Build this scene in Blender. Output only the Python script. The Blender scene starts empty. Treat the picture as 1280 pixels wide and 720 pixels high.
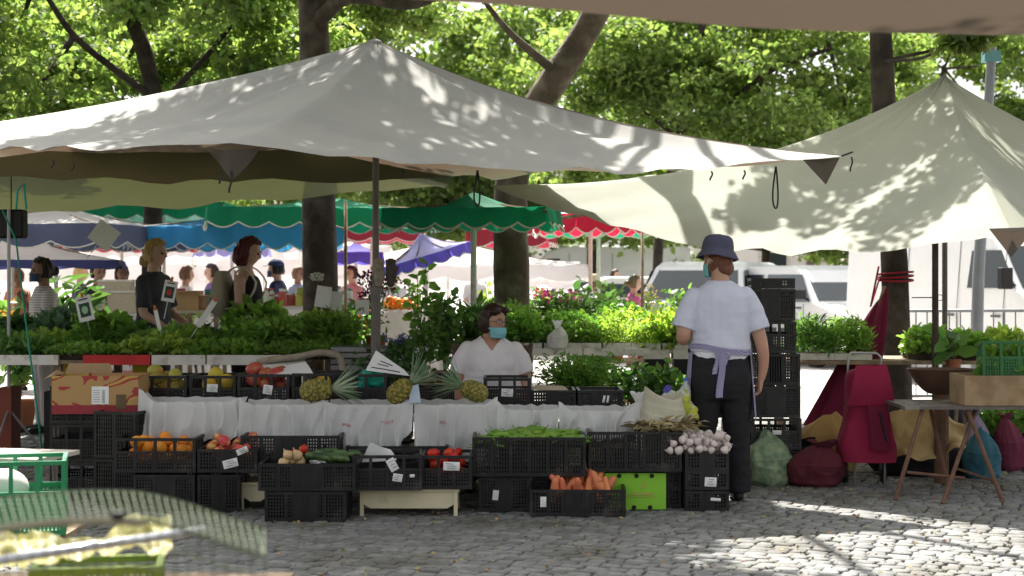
import bpy, bmesh, math, random
import numpy as np
from mathutils import Vector, Matrix, noise
R = math.radians; PI = math.pi
random.seed(7); RNG = np.random.default_rng(11)
FP, CAMH, HY = 2020.0, 1.38, 350.0
SC = bpy.context.scene
COL = SC.collection

def at(px, py, Y):
    """point at depth Y (metres) from the measured photograph position"""
    return Vector(((px-640.0)*Y/FP, Y, CAMH-(py-HY)*Y/FP))

# ------------------------------------------------------------------ materials
MATS = {}
def mat(name, col, rough=0.7, var=0.12, scale=8.0, bump=0.0, bscale=40.0, metal=0.0, spec=0.3, trans=0.0,
        tcol=None, rnd=0.0, hue=0.0, col2=None, c2=(0.45, 0.6), c2scale=4.0, coat=0.0, alpha=1.0, emit=None, island=False, detail=4.0, tgain=None):
    if name in MATS: return MATS[name]
    m = bpy.data.materials.new(name); m.use_nodes = True
    nt = m.node_tree; N = nt.nodes; L = nt.links
    b = N['Principled BSDF']; out = N['Material Output']
    b.inputs['Roughness'].default_value = rough
    b.inputs['Metallic'].default_value = metal
    b.inputs['Specular IOR Level'].default_value = spec
    if coat: b.inputs['Coat Weight'].default_value = coat
    tc = N.new('ShaderNodeTexCoord')
    nz = N.new('ShaderNodeTexNoise'); nz.inputs['Scale'].default_value = scale; nz.inputs['Detail'].default_value = detail
    L.new(tc.outputs['Object'], nz.inputs['Vector'])
    rgb = N.new('ShaderNodeRGB'); rgb.outputs[0].default_value = (*col, 1)
    src = rgb.outputs[0]
    if col2 is not None:
        n2 = N.new('ShaderNodeTexNoise'); n2.inputs['Scale'].default_value = c2scale; n2.inputs['Detail'].default_value = 5
        L.new(tc.outputs['Object'], n2.inputs['Vector'])
        mr = N.new('ShaderNodeMapRange'); mr.inputs['From Min'].default_value = c2[0]; mr.inputs['From Max'].default_value = c2[1]
        L.new(n2.outputs['Fac'], mr.inputs['Value'])
        mx = N.new('ShaderNodeMix'); mx.data_type = 'RGBA'
        L.new(mr.outputs[0], mx.inputs['Factor']); L.new(src, mx.inputs['A']); mx.inputs['B'].default_value = (*col2, 1)
        src = mx.outputs['Result']
    hsv = N.new('ShaderNodeHueSaturation'); L.new(src, hsv.inputs['Color'])
    mr = N.new('ShaderNodeMapRange'); mr.inputs['From Min'].default_value = 0.25; mr.inputs['From Max'].default_value = 0.75
    mr.inputs['To Min'].default_value = 1-var; mr.inputs['To Max'].default_value = 1+var
    L.new(nz.outputs['Fac'], mr.inputs['Value'])
    val = mr.outputs[0]
    if rnd or hue:
        if island:
            g = N.new('ShaderNodeNewGeometry'); r = g.outputs['Random Per Island']
        else:
            oi = N.new('ShaderNodeObjectInfo'); r = oi.outputs['Random']
        m2 = N.new('ShaderNodeMapRange'); m2.inputs['To Min'].default_value = 1-rnd; m2.inputs['To Max'].default_value = 1+rnd
        L.new(r, m2.inputs['Value'])
        mu = N.new('ShaderNodeMath'); mu.operation = 'MULTIPLY'; L.new(val, mu.inputs[0]); L.new(m2.outputs[0], mu.inputs[1]); val = mu.outputs[0]
        if hue:
            wn = N.new('ShaderNodeTexWhiteNoise'); wn.noise_dimensions = '1D'; L.new(r, wn.inputs['W'])
            m3 = N.new('ShaderNodeMapRange'); m3.inputs['To Min'].default_value = 0.5-hue; m3.inputs['To Max'].default_value = 0.5+hue
            L.new(wn.outputs['Value'], m3.inputs['Value']); L.new(m3.outputs[0], hsv.inputs['Hue'])
    L.new(val, hsv.inputs['Value'])
    L.new(hsv.outputs['Color'], b.inputs['Base Color'])
    if bump:
        nb = N.new('ShaderNodeTexNoise'); nb.inputs['Scale'].default_value = bscale; nb.inputs['Detail'].default_value = 6
        L.new(tc.outputs['Object'], nb.inputs['Vector'])
        bp = N.new('ShaderNodeBump'); bp.inputs['Strength'].default_value = 1.0; bp.inputs['Distance'].default_value = bump
        L.new(nb.outputs['Fac'], bp.inputs['Height']); L.new(bp.outputs[0], b.inputs['Normal'])
    if emit is not None:
        b.inputs['Emission Color'].default_value = (*emit[:3], 1); b.inputs['Emission Strength'].default_value = emit[3]
    if trans:
        t = N.new('ShaderNodeBsdfTranslucent')
        if tgain is not None:
            g_ = N.new('ShaderNodeMix'); g_.data_type = 'RGBA'; g_.blend_type = 'MULTIPLY'; g_.inputs['Factor'].default_value = 1
            L.new(hsv.outputs['Color'], g_.inputs['A']); g_.inputs['B'].default_value = (*tgain, 1); L.new(g_.outputs['Result'], t.inputs['Color'])
        elif tcol is None: L.new(hsv.outputs['Color'], t.inputs['Color'])
        else: 
            t.inputs['Color'].default_value = (*tcol, 1)
        ms = N.new('ShaderNodeMixShader'); ms.inputs[0].default_value = trans
        L.new(b.outputs[0], ms.inputs[1]); L.new(t.outputs[0], ms.inputs[2])
        L.new(ms.outputs[0], out.inputs['Surface'])
    if alpha < 1:
        b.inputs['Alpha'].default_value = alpha
    MATS[name] = m
    return m

# ------------------------------------------------------------------ mesh builder
class MB:
    def __init__(s): s.v = []; s.f = []; s.mi = []; s.cur = 0
    def add(s, vs, fs):
        o = len(s.v); s.v.extend([tuple(v) for v in vs]); s.f.extend([tuple(i+o for i in f) for f in fs]); s.mi.extend([s.cur]*len(fs)); return s
    def box(s, c, d, rot=None):
        hx, hy, hz = d[0]/2, d[1]/2, d[2]/2
        vs = [Vector((x, y, z)) for x in (-hx, hx) for y in (-hy, hy) for z in (-hz, hz)]
        if rot is not None: vs = [rot @ v for v in vs]
        c = Vector(c); vs = [v+c for v in vs]
        return s.add(vs, [(0,1,3,2),(4,6,7,5),(0,4,5,1),(2,3,7,6),(0,2,6,4),(1,5,7,3)])
    def bb(s, x0, x1, y0, y1, z0, z1): return s.box(((x0+x1)/2,(y0+y1)/2,(z0+z1)/2), (abs(x1-x0),abs(y1-y0),abs(z1-z0)))
    def tube(s, pts, rad, n=8, cap=True, flat=1.0):
        pts = [Vector(p) for p in pts]
        if not hasattr(rad, '__len__'): rad = [rad]*len(pts)
        rings = []; up = None
        for i, p in enumerate(pts):
            d = (pts[min(i+1, len(pts)-1)]-pts[max(i-1, 0)])
            if d.length < 1e-9: d = Vector((0,0,1))
            d.normalize()
            if up is None:
                up = Vector((0,0,1)) if abs(d.z) < .9 else Vector((0,1,0))
            a = d.cross(up)
            if a.length < 1e-6: a = d.orthogonal()
            a.normalize(); b = a.cross(d).normalized(); up = b
            rings.append([p+(a*math.cos(2*PI*k/n)+b*math.sin(2*PI*k/n)*flat)*rad[i] for k in range(n)])
        vs = [v for r in rings for v in r]; fs = []
        for i in range(len(pts)-1):
            for k in range(n):
                fs.append((i*n+k, i*n+(k+1)%n, (i+1)*n+(k+1)%n, (i+1)*n+k))
        if cap: fs.append(tuple(range(n))[::-1]); fs.append(tuple((len(pts)-1)*n+k for k in range(n)))
        return s.add(vs, fs)
    def grid(s, fn, nu, nv, closeu=False):
        vs = [fn(i/nu, j/nv) for j in range(nv+1) for i in range(nu+(0 if closeu else 1))]
        w = nu if closeu else nu+1; fs = []
        for j in range(nv):
            for i in range(nu):
                a = j*w+i; b = j*w+(i+1)%w if closeu else j*w+i+1
                fs.append((a, b, b+w, a+w))
        return s.add(vs, fs)
    def ell(s, c, r, nu=16, nv=10, rot=None, fn=None):
        c = Vector(c); vs = [Vector((0,0,-1))]
        for j in range(1, nv):
            t = -PI/2+PI*j/nv
            for i in range(nu):
                a = 2*PI*i/nu; vs.append(Vector((math.cos(t)*math.cos(a), math.cos(t)*math.sin(a), math.sin(t))))
        vs.append(Vector((0,0,1)))
        o = []
        for v in vs:
            k = fn(v) if fn else 1.0
            q = Vector((v.x*r[0]*k, v.y*r[1]*k, v.z*r[2]*k)) if not isinstance(k, Vector) else k
            if rot is not None: q = rot @ q
            o.append(q+c)
        fs = [(0, 1+(i+1)%nu, 1+i) for i in range(nu)]
        for j in range(nv-2):
            for i in range(nu):
                a = 1+j*nu+i; b = 1+j*nu+(i+1)%nu; fs.append((a, b, b+nu, a+nu))
        t = len(vs)-1; a = 1+(nv-2)*nu
        fs += [(a+i, a+(i+1)%nu, t) for i in range(nu)]
        return s.add(o, fs)
    def loft(s, rings, cap=True):
        n = len(rings[0]); vs = [v for r in rings for v in r]; fs = []
        for i in range(len(rings)-1):
            for k in range(n): fs.append((i*n+k, i*n+(k+1)%n, (i+1)*n+(k+1)%n, (i+1)*n+k))
        if cap: fs.append(tuple(range(n))[::-1]); fs.append(tuple((len(rings)-1)*n+k for k in range(n)))
        return s.add(vs, fs)
    def prism(s, poly, y0, y1, axis='y'):
        """extrude a 2-D outline (x,z) along y"""
        n = len(poly)
        vs = [(p[0], y0, p[1]) for p in poly]+[(p[0], y1, p[1]) for p in poly]
        if axis == 'z': vs = [(p[0], p[1], y0) for p in poly]+[(p[0], p[1], y1) for p in poly]
        fs = [tuple(range(n)), tuple(range(2*n-1, n-1, -1))]+[(i, i+n, (i+1)%n+n, (i+1)%n) for i in range(n)]
        return s.add(vs, fs)
    def mesh(s, name, mats, smooth=False, fix=True):
        me = bpy.data.meshes.new(name); me.from_pydata(s.v, [], s.f)
        for m in (mats if isinstance(mats, (list, tuple)) else [mats]): me.materials.append(m)
        if any(s.mi): me.polygons.foreach_set('material_index', s.mi)
        if fix:
            bm = bmesh.new(); bm.from_mesh(me); bmesh.ops.recalc_face_normals(bm, faces=bm.faces); bm.to_mesh(me); bm.free()
        if smooth: me.polygons.foreach_set('use_smooth', [True]*len(me.polygons))
        me.update(); return me
    def build(s, name, mats, parent=None, smooth=False, fix=True):
        return link(name, s.mesh(name, mats, smooth, fix), parent)

def link(name, me, parent=None, loc=None, rz=0):
    o = bpy.data.objects.new(name, me); COL.objects.link(o)
    if parent is not None: o.parent = parent
    if loc is not None: o.location = loc
    if rz: o.rotation_euler.z = rz
    return o
def thing(name, label, cat, loc=(0,0,0), rz=0, group=None):
    o = bpy.data.objects.new(name, None); COL.objects.link(o); o.empty_display_size = .1
    o.location = loc; o.rotation_euler.z = rz
    return tag(o, label, cat, group)
def tag(o, label=None, cat=None, group=None, kind=None):
    if label: o['label'] = label
    if cat: o['category'] = cat
    if group: o['group'] = group
    if kind: o['kind'] = kind
    return o
CH = {}
def dup(root, loc, rz=None, label=None, group=None):
    r = root.copy(); COL.objects.link(r); r.location = loc
    if rz is not None: r.rotation_euler.z = rz
    if label: r['label'] = label
    if group: r['group'] = group
    for ch in kids(root):
        c = ch.copy(); COL.objects.link(c); c.parent = r
        for g in kids(ch):
            d = g.copy(); COL.objects.link(d); d.parent = c
    return r
def kids(o): return [x for x in bpy.data.objects if x.parent == o]
def smoothme(me, ang=None):
    me.polygons.foreach_set('use_smooth', [True]*len(me.polygons))

def npmesh(name, verts, faces_per, m, island=False):
    """verts (K,nv,3) each a polygon -> mesh of K separate polygons"""
    K, nv = verts.shape[0], verts.shape[1]
    me = bpy.data.meshes.new(name)
    me.vertices.add(K*nv); me.vertices.foreach_set('co', verts.reshape(-1).astype(np.float32))
    fp = np.array(faces_per)  # (nf, k)
    nf, k = fp.shape
    idx = (np.arange(K)[:, None, None]*nv+fp[None]).reshape(-1)
    me.loops.add(len(idx)); me.loops.foreach_set('vertex_index', idx.astype(np.int32))
    me.polygons.add(K*nf); me.polygons.foreach_set('loop_start', (np.arange(K*nf)*k).astype(np.int32))
    me.polygons.foreach_set('loop_total', np.full(K*nf, k, np.int32))
    me.materials.append(m); me.update(calc_edges=True); me.validate()
    return me

LEAF = {
 'oval': (np.array([[0,0,0],[.30,.45,.05],[0,1,-.05],[-.30,.45,.05]]), [(0,1,2,3)]),
 'lance': (np.array([[0,0,0],[.13,.5,.04],[0,1,-.12],[-.13,.5,.04]]), [(0,1,2,3)]),
 'fold': (np.array([[0,0,0],[.33,.35,.10],[.22,.8,.02],[0,1.05,-.12],[-.22,.8,.02],[-.33,.35,.10],[0,.5,-.02]]), [(0,1,2,6),(6,2,3,4),(0,6,4,5)]),
 'maple': (np.array([[0,0,0],[.16,.10,0],[.50,.12,-.06],[.36,.34,0],[.52,.62,-.08],[.22,.60,0],[0,1.0,-.10],[-.22,.60,0],[-.52,.62,-.08],[-.36,.34,0],[-.50,.12,-.06],[-.16,.10,0]]),
           [(0,1,2,3),(0,3,4,5),(0,5,6,7),(0,7,8,9),(0,9,10,11)]),
}
def leaves(pos, size, m, kind='oval', tilt=1.0, up=0.3, name='foliage', direc=None, rng=None):
    """one polygon group per leaf; pos (N,3), size (N,)"""
    rng = rng or RNG
    N = len(pos); base, fc = LEAF[kind]
    if direc is None:
        d = rng.normal(size=(N, 3)); d[:, 2] = d[:, 2]*tilt+up
    else: d = direc+rng.normal(size=(N, 3))*0.25*tilt
    d /= np.linalg.norm(d, axis=1)[:, None]+1e-9
    r = rng.normal(size=(N, 3)); a = np.cross(d, r); a /= np.linalg.norm(a, axis=1)[:, None]+1e-9
    # prefer the leaf faces to look up
    n = np.cross(a, d); fl = np.where(n[:, 2] < 0, -1.0, 1.0); n *= fl[:, None]; a *= fl[:, None]
    V = pos[:, None, :]+size[:, None, None]*(base[None, :, 0:1]*a[:, None, :]+base[None, :, 1:2]*d[:, None, :]+base[None, :, 2:3]*n[:, None, :])
    return npmesh(name, V, fc, m)

# ------------------------------------------------------------------ palette
LEAFM = lambda n, c, t=.45, **k: mat(n, c, rough=.5, var=.0, spec=.4, trans=t, tcol=None, rnd=.4, hue=.02, island=True, tgain=(2.7,2.75,1.6), **k)
M = dict(
 tree_leaf=LEAFM('tree_leaf', (.105,.15,.045), .5),
 tree_leaf2=LEAFM('tree_leaf_light', (.12,.17,.055), .55),
 tree_leaf3=LEAFM('tree_leaf_dark', (.06,.11,.02), .4),
 bark=mat('bark', (.085,.062,.045), .9, .35, 6, .02, 14, col2=(.17,.14,.10), c2=(.45,.65), c2scale=5),
 bark_dark=mat('bark_dark', (.034,.026,.021), .9, .35, 6, .02, 14, col2=(.065,.05,.04), c2scale=5),
 canvas=mat('canvas_grey', (.32,.312,.285), .75, .05, 3, .002, 260, trans=.08, tcol=(.50,.34,.24), col2=(.265,.262,.245), c2=(.5,.75), c2scale=1.6),
 canvas_green=mat('canvas_green_grey', (.38,.39,.315), .75, .06, 3, .002, 260, trans=.32, tcol=(.60,.60,.46), col2=(.33,.335,.27), c2=(.5,.75), c2scale=1.6),
 canvas_olive=mat('canvas_olive', (.19,.215,.13), .75, .06, 3, .002, 260, trans=.06, tcol=(.22,.23,.07)),
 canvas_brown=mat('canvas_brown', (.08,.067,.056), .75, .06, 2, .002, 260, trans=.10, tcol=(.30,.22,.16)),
 black_plastic=mat('black_crate_plastic', (.010,.0095,.0105), .42, .25, 14, .0006, 90, spec=.4, rnd=.35, col2=(.055,.048,.042), c2=(.52,.8), c2scale=9),
 green_plastic=mat('green_crate_plastic', (.02,.22,.09), .45, .12, 14, .0006, 90, spec=.4),
 green_plastic2=mat('dark_green_crate_plastic', (.02,.13,.03), .45, .12, 14, .0006, 90, spec=.4),
 lime=mat('lime_card', (.27,.60,.05), .7, .05, 5),
 white_bag=mat('white_bag_film', (.80,.80,.78), .45, .04, 8, .006, 22, spec=.4, trans=.35, tcol=(.8,.82,.82)),
 paper=mat('white_paper', (.78,.78,.76), .8, .04, 20),
 wood=mat('worn_wood', (.30,.22,.14), .75, .3, 10, .003, 40, col2=(.18,.13,.09), c2scale=7),
 wood_white=mat('white_painted_wood', (.68,.66,.60), .7, .1, 9, .002, 40, col2=(.45,.42,.36), c2=(.55,.7), c2scale=12),
 wood_cream=mat('cream_painted_wood', (.66,.60,.40), .6, .08, 9, .001, 40, col2=(.5,.44,.3), c2=(.6,.75), c2scale=9),
 red_paint=mat('red_painted_board', (.50,.03,.03), .6, .15, 9),
 steel=mat('grey_steel', (.35,.35,.36), .4, .12, 9, metal=.7),
 steel_dark=mat('dark_steel_pole', (.16,.145,.135), .5, .2, 9, metal=.4),
 rope=mat('dark_rope', (.03,.035,.03), .9, .2, 40),
 rope_green=mat('green_cord', (.02,.22,.14), .8, .2, 40),
 soil=mat('potting_soil', (.035,.024,.018), .95, .3, 30, .01, 60),
 terracotta=mat('terracotta', (.35,.13,.07), .8, .12, 12),
 white=mat('white_gloss_paint', (.80,.80,.80), .3, .03, 3, coat=.3),
 glass=mat('dark_glass', (.03,.04,.045), .08, 0, 3, spec=.6),
 black=mat('black_rubber', (.015,.015,.016), .6, .2, 9),
)
# ------------------------------------------------------------------ ground
def build_ground():
    gm = mat('sand_joint_ground', (.075,.068,.05), .95, .3, 5, .006, 90, col2=(.05,.07,.025), c2=(.52,.62), c2scale=2.5)
    # far square: setts read as a pattern at this distance
    far = bpy.data.materials.new('far_setts'); far.use_nodes = True
    nt = far.node_tree; N = nt.nodes; L = nt.links; b = N['Principled BSDF']; b.inputs['Roughness'].default_value = .85
    tc = N.new('ShaderNodeTexCoord'); vo = N.new('ShaderNodeTexVoronoi'); vo.inputs['Scale'].default_value = 8
    L.new(tc.outputs['Object'], vo.inputs['Vector'])
    mx = N.new('ShaderNodeMix'); mx.data_type = 'RGBA'; mx.inputs['A'].default_value = (.34,.32,.30,1); mx.inputs['B'].default_value = (.46,.44,.41,1)
    L.new(vo.outputs['Color'], mx.inputs['Factor']); L.new(mx.outputs['Result'], b.inputs['Base Color'])
    bp = N.new('ShaderNodeBump'); bp.inputs['Distance'].default_value = .01; L.new(vo.outputs['Distance'], bp.inputs['Height']); L.new(bp.outputs[0], b.inputs['Normal'])
    g = MB(); g.grid(lambda u, v: (-400+800*u, -60+860*v, -.016), 8, 8)
    tag(g.build('ground', gm), kind='structure')
    g = MB(); g.add([(-60,15.5,-.008),(60,15.5,-.008),(60,140,-.008),(-60,140,-.008)], [(0,1,2,3)])
    tag(g.build('square_paving', far), kind='structure')
    # setts
    ang = R(-24); ca, sa = math.cos(ang), math.sin(ang)
    P = []; rng = np.random.default_rng(3)
    pit = .088
    for i in range(-118, 119):
        v = i*pit; u = -11.0+rng.random()*.1
        while u < 11:
            w = .070+rng.random()*.05
            cu, cv = u+w/2+math.sin(v*.7)*.02, v+math.sin(u*.9)*.03
            x = cu*ca-cv*sa; y = cu*sa+cv*ca+10.5
            u += w+.006+rng.random()*.008
            if 6.0 < y < 16.0 and abs(x) < 0.34*y+1.2: P.append((x, y, w, pit-.007-rng.random()*.010))
    P = np.array(P); K = len(P)
    sx = np.array([-1,1,1,-1])/2; sy = np.array([-1,-1,1,1])/2
    V = np.zeros((K, 12, 3)); jit = rng.normal(size=(K, 4, 2))*.0045
    tilt = rng.normal(size=(K, 2))*.022; zz = rng.normal(size=K)*.0018
    for ring, (ins, z) in enumerate(((0.0, -.02), (0.0, -.006), (.0065, .0))):
        for c in range(4):
            lx = sx[c]*(P[:, 2]-2*ins)+jit[:, c, 0]; ly = sy[c]*(P[:, 3]-2*ins)+jit[:, c, 1]
            V[:, ring*4+c, 0] = P[:, 0]+lx*ca-ly*sa; V[:, ring*4+c, 1] = P[:, 1]+lx*sa+ly*ca
            V[:, ring*4+c, 2] = z+zz+(lx*tilt[:, 0]+ly*tilt[:, 1] if ring else 0)
    fc = []
    for r in range(2):
        for c in range(4): fc.append((r*4+c, r*4+(c+1)%4, (r+1)*4+(c+1)%4, (r+1)*4+c))
    fc.append((8,9,10,11))
    sm = mat('granite_sett', (.18,.18,.174), .78, .25, 26, .0035, 60, spec=.35, rnd=.24, hue=.02, island=True, col2=(.115,.11,.09), c2=(.5,.7), c2scale=1.7)
    me = npmesh('cobblestones', V, fc, sm)
    tag(link('cobblestone_paving', me), kind='structure')
    # dry leaves and blossom litter between the setts
    n = 2600; pos = np.c_[rng.uniform(-3.6, 3.6, n), rng.uniform(7, 13, n), np.full(n, .006)]
    lm = mat('dry_litter', (.30,.22,.10), .8, .2, 9, rnd=.5, hue=.05, island=True)
    d = rng.normal(size=(n, 3)); d[:, 2] *= .05
    me = leaves(pos, rng.uniform(.010, .034, n), lm, 'oval', tilt=.1, direc=d, name='leaf_litter')
    tag(link('leaf_litter', me), 'dry leaves and crumbs scattered over the cobbles', 'litter', kind='stuff')
    n = 2600; c = P[rng.integers(0, K, n)]; 
    pos = np.c_[c[:, 0]+rng.normal(size=n)*.01+ca*c[:, 2]*.5, c[:, 1]+rng.normal(size=n)*.03+sa*.05, np.full(n, -.006)]
    keep = np.sin(pos[:, 0]*1.7)+np.sin(pos[:, 1]*2.3+1) > -.1
    me = leaves(pos[keep], rng.uniform(.012, .03, keep.sum()), LEAFM('moss_blades', (.10,.16,.03), .2), 'lance', tilt=.5, up=.9, name='joint_grass')
    tag(link('grass', me), 'tiny grass tufts growing in the joints of the cobbles', 'grass', kind='stuff')
build_ground()

# ------------------------------------------------------------------ trees
def limb(mb, pts, r0, r1, n=10, wob=.0):
    pts = [Vector(p) for p in pts]; out = []; rad = []
    K = 6
    for i in range(len(pts)-1):
        for k in range(K):
            t = k/K; out.append(pts[i].lerp(pts[i+1], t))
    out.append(pts[-1])
    for _ in range(3):
        out = [out[0]]+[(out[i-1]+out[i]*2+out[i+1])/4 for i in range(1, len(out)-1)]+[out[-1]]
    for i, p in enumerate(out):
        t = i/(len(out)-1); rad.append((r0*(1-t)+r1*t)*(1+.10*noise.noise(p*3)))
    mb.tube(out, rad, n)
def tree(label, cat, base, trunks, clumps, m, kind='oval', lsize=(.10,.16), n=6000, bark='bark', twigs=0, group=None, seed=1):
    """trunks: (points, r0, r1); clumps: (centre, radii, weight)"""
    rng = np.random.default_rng(seed)
    base = Vector(base); t = thing('tree', label, cat, base, 0, group)
    mb = MB()
    for pts, r0, r1 in trunks: limb(mb, [Vector(p)-base for p in pts], r0, r1)
    # twigs from the trunk ends to the clumps
    for c, r, w in clumps:
        c = Vector(c); near = min((Vector(p) for pts, _, _ in trunks for p in pts[1:]), key=lambda p: (p-c).length)
        limb(mb, [near-base, (near*.5+c*.5)-base+Vector((0,0,-.12)), c-base], .045 if r[0] > .8 else .018, .008, 6)
    mb.build('trunk', M[bark], t, smooth=True)
    tot = sum(w for _, _, w in clumps); P = []
    for c, r, w in clumps:
        k = int(n*w/tot)
        # sub-clumps on a shell give the uneven outline and holes
        ns = max(6, int(10+6*(r[0]+r[2])))
        sc = rng.normal(size=(ns, 3)); sc /= np.linalg.norm(sc, axis=1)[:, None]; sc *= (rng.random(ns)**.5)[:, None]
        which = rng.integers(0, ns, k)
        off = rng.normal(size=(k, 3)); off *= (rng.random(k)**.4/np.linalg.norm(off, axis=1))[:, None]
        q = sc[which]*.85+off*np.array([.34,.34,.24])*(.7+.6*rng.random(ns))[which][:, None]
        P.append(np.array(c)-np.array(base)+q*np.array(r))
    P = np.concatenate(P)
    me = leaves(P, rng.uniform(*lsize, len(P)), m, kind, tilt=.7, up=-.15, name='crown', rng=rng)
    link('crown', me, t)
    return t
# ------------------------------------------------------------------ trees (setting)
def build_trees():
    mp, ov = 'maple', 'oval'
    # tree behind the main tent, dark straight trunk
    tree('tall dark trunk rising behind the peak of the pale main tent', 'tree', (-1.88,16,0),
         [([(-1.88,16,-.1),(-1.9,16,1.6),(-1.95,16,3.4),(-1.98,16,4.6),(-2.3,15.6,6.5)], .19, .12), ([(-1.97,16,3.9),(-1.6,15.6,4.15),(-.9,15.2,3.95),(-.3,15,4.3)], .09, .05)],
         [((-3.2,15.6,6.0),(1.1,1.0,.8),1.1), ((-1.6,14.2,5.5),(1.1,1.0,.55),1.3), ((-4.6,16.0,5.2),(1.0,.9,.8),1.0), ((-1.2,15.8,4.5),(.9,.8,.4),.8),
          ((-2.7,13.4,6.6),(1.4,1.1,.6),1.6), ((-.1,16.4,4.6),(.9,.7,.4),.8)],
         M['tree_leaf'], mp, (.07,.13), 12500, 'bark_dark', seed=2)
    tree('mottled plane tree trunk bending right above the middle of the stall', 'tree', (.01,14,0),
         [([(.01,14,-.1),(.0,14,1.2),(-.02,14,2.2),(.12,14,2.75),(.40,13.9,3.15),(.72,13.9,3.65),(1.0,13.9,4.5),(.8,13.6,5.6)], .165, .10)],
         [((-.5,13,4.0),(1.2,.7,.45),.9), ((-1.8,9.4,7.2),(1.6,1.3,.5),1.1), ((1.0,9.6,7.3),(1.6,1.3,.5),1.1), ((-4.3,10.2,7.2),(1.6,1.4,.5),1.0), ((3.6,9.6,7.3),(1.5,1.3,.5),.9), ((-.65,12.1,6.7),(.9,.9,.4),1.0), ((.9,17.2,4.9),(1.2,.8,.5),.9), ((-.9,13.3,6.5),(1.5,1.1,.6),1.4), ((-2.0,12.6,6.8),(1.3,1.1,.5),1.7),  # highest clumps, over the stall, are added out of view to block sky light
          ((2.3,18.2,4.9),(1.3,.8,.6),1.0), ((-.8,11.6,6.2),(1.6,1.0,.4),1.7)],
         M['tree_leaf'], mp, (.08,.14), 23000, 'bark', seed=3)
    tree('slim trunk wrapped with a red strap beside the burgundy trolley bag', 'tree', (3.37,14.2,0),
         [([(3.40,14.2,-.1),(3.38,14.2,.8),(3.36,14.2,1.6),(3.29,14.2,2.4),(3.25,14.2,3.3),(3.2,14.2,4.5)], .135, .09)],
         [((3.45,12.0,3.28),(.42,.3,.2),.25), ((4.4,12.6,4.1),(.8,.6,.4),.5), ((4.4,14.4,4.6),(1.1,.9,.5),.8), ((2.9,15.2,5.4),(1.2,.9,.45),.95), ((4.6,15.6,6),(1.3,.9,.5),.9), ((3.4,16.2,4.3),(.8,.6,.35),.5), ((4.9,14.2,3.9),(.8,.7,.4),.6), ((2.8,13.2,5.2),(1.1,.7,.3),1.0), ((1.9,14.3,5.4),(.8,.7,.3),.6), ((3.6,12.9,4.9),(1.0,.5,.25),.5), ((4.2,13.3,5.4),(1,.7,.3),.8), ((2.4,14.5,5.7),(1,.7,.3),.85), ((3.8,14.6,5.8),(1,.7,.3),.85), ((5.2,14.4,5.6),(.9,.7,.3),.36)],
         M['tree_leaf'], mp, (.07,.125), 16000, 'bark_dark', seed=4)
    # trees further back, whole crowns in view
    tree('bright green crown with a slanting dark branch at the top left', 'tree', (-4.5,20,0),
         [([(-4.5,20,-.1),(-4.45,20,2),(-4.4,20,3.6),(-4.6,20,4.4),(-5.2,20,5.6)], .13, .09), ([(-4.4,20,3.6),(-5.3,19.5,4.3),(-5.7,19.3,5.0)], .05, .03), ([(-4.4,20,3.5),(-3.6,19.6,4.2),(-3,19.5,5)], .04, .03)],
         [((-6.1,20,4.6),(1.3,1.2,1.1),1.1), ((-4.4,19.6,5.3),(1.3,1.1,.9),1.1), ((-3.0,19.5,4.6),(1.2,1.1,1.0),1.0), ((-5.9,19,3.4),(1.1,1,.7),.8), ((-3.9,20.6,3.6),(1,1,.6),.6), ((-2.2,20.5,3.8),(.9,.9,.6),.5), ((-1.8,21,5.0),(1.2,1,.9),.9), ((-5.2,21,4.1),(1.5,1,1.0),1.1), ((-3.6,21,4.4),(1.3,1,1.0),1.0), ((-6.6,20.4,3.2),(.9,1,.6),.7)],
         M['tree_leaf2'], 'fold', (.07,.125), 42000, 'bark_dark', seed=5)
    tree('broad leafy crown behind the gap between the two pale tents', 'tree', (2.6,30,0),
         [([(2.7,30,-.1),(2.7,30,2.2),(3.1,30,4),(3.6,30,6.5)], .10, .08), ([(2.9,30,3.6),(4.6,29.6,5.2),(5.8,29.5,5.6)], .07, .04)],
         [((2.6,30,5.2),(1.7,1.5,1.4),1.2), ((5.0,29.5,5.6),(1.7,1.5,1.2),1.2), ((6.4,30,4.1),(1.3,1.3,1.3),1.0), ((4.2,29,3.9),(1.6,1.4,1.0),1.1), ((1.2,30,3.7),(1.3,1.2,.9),.8), ((3.4,31,6.6),(2.2,1.5,.8),.9), ((6,31,6.5),(1.6,1.5,.8),.7), ((1.6,30,5.4),(1.5,1.2,1.2),1), ((7.3,31,5.2),(1.2,1.2,1.2),.8), ((3.6,30.5,4.9),(2,1.2,1.3),1.3)],
         M['tree_leaf2'], 'fold', (.08,.145), 45000, 'bark_dark', seed=6)
    specs = [(-11.5,44,'leftmost pale crown of the far tree row'),(-7.0,47,'far tree glimpsed between the left branches of the square'),(-2.2,44,'far tree behind the main tent peak'),(2.0,42,'light green far tree seen under the red striped awning'),
             (7.0,45,'far tree above the parked cars beyond the standing woman'),(11.2,43,'far tree behind the roof of the small white van'),(15.5,45,'far tree at the right over the large white van')]
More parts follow.
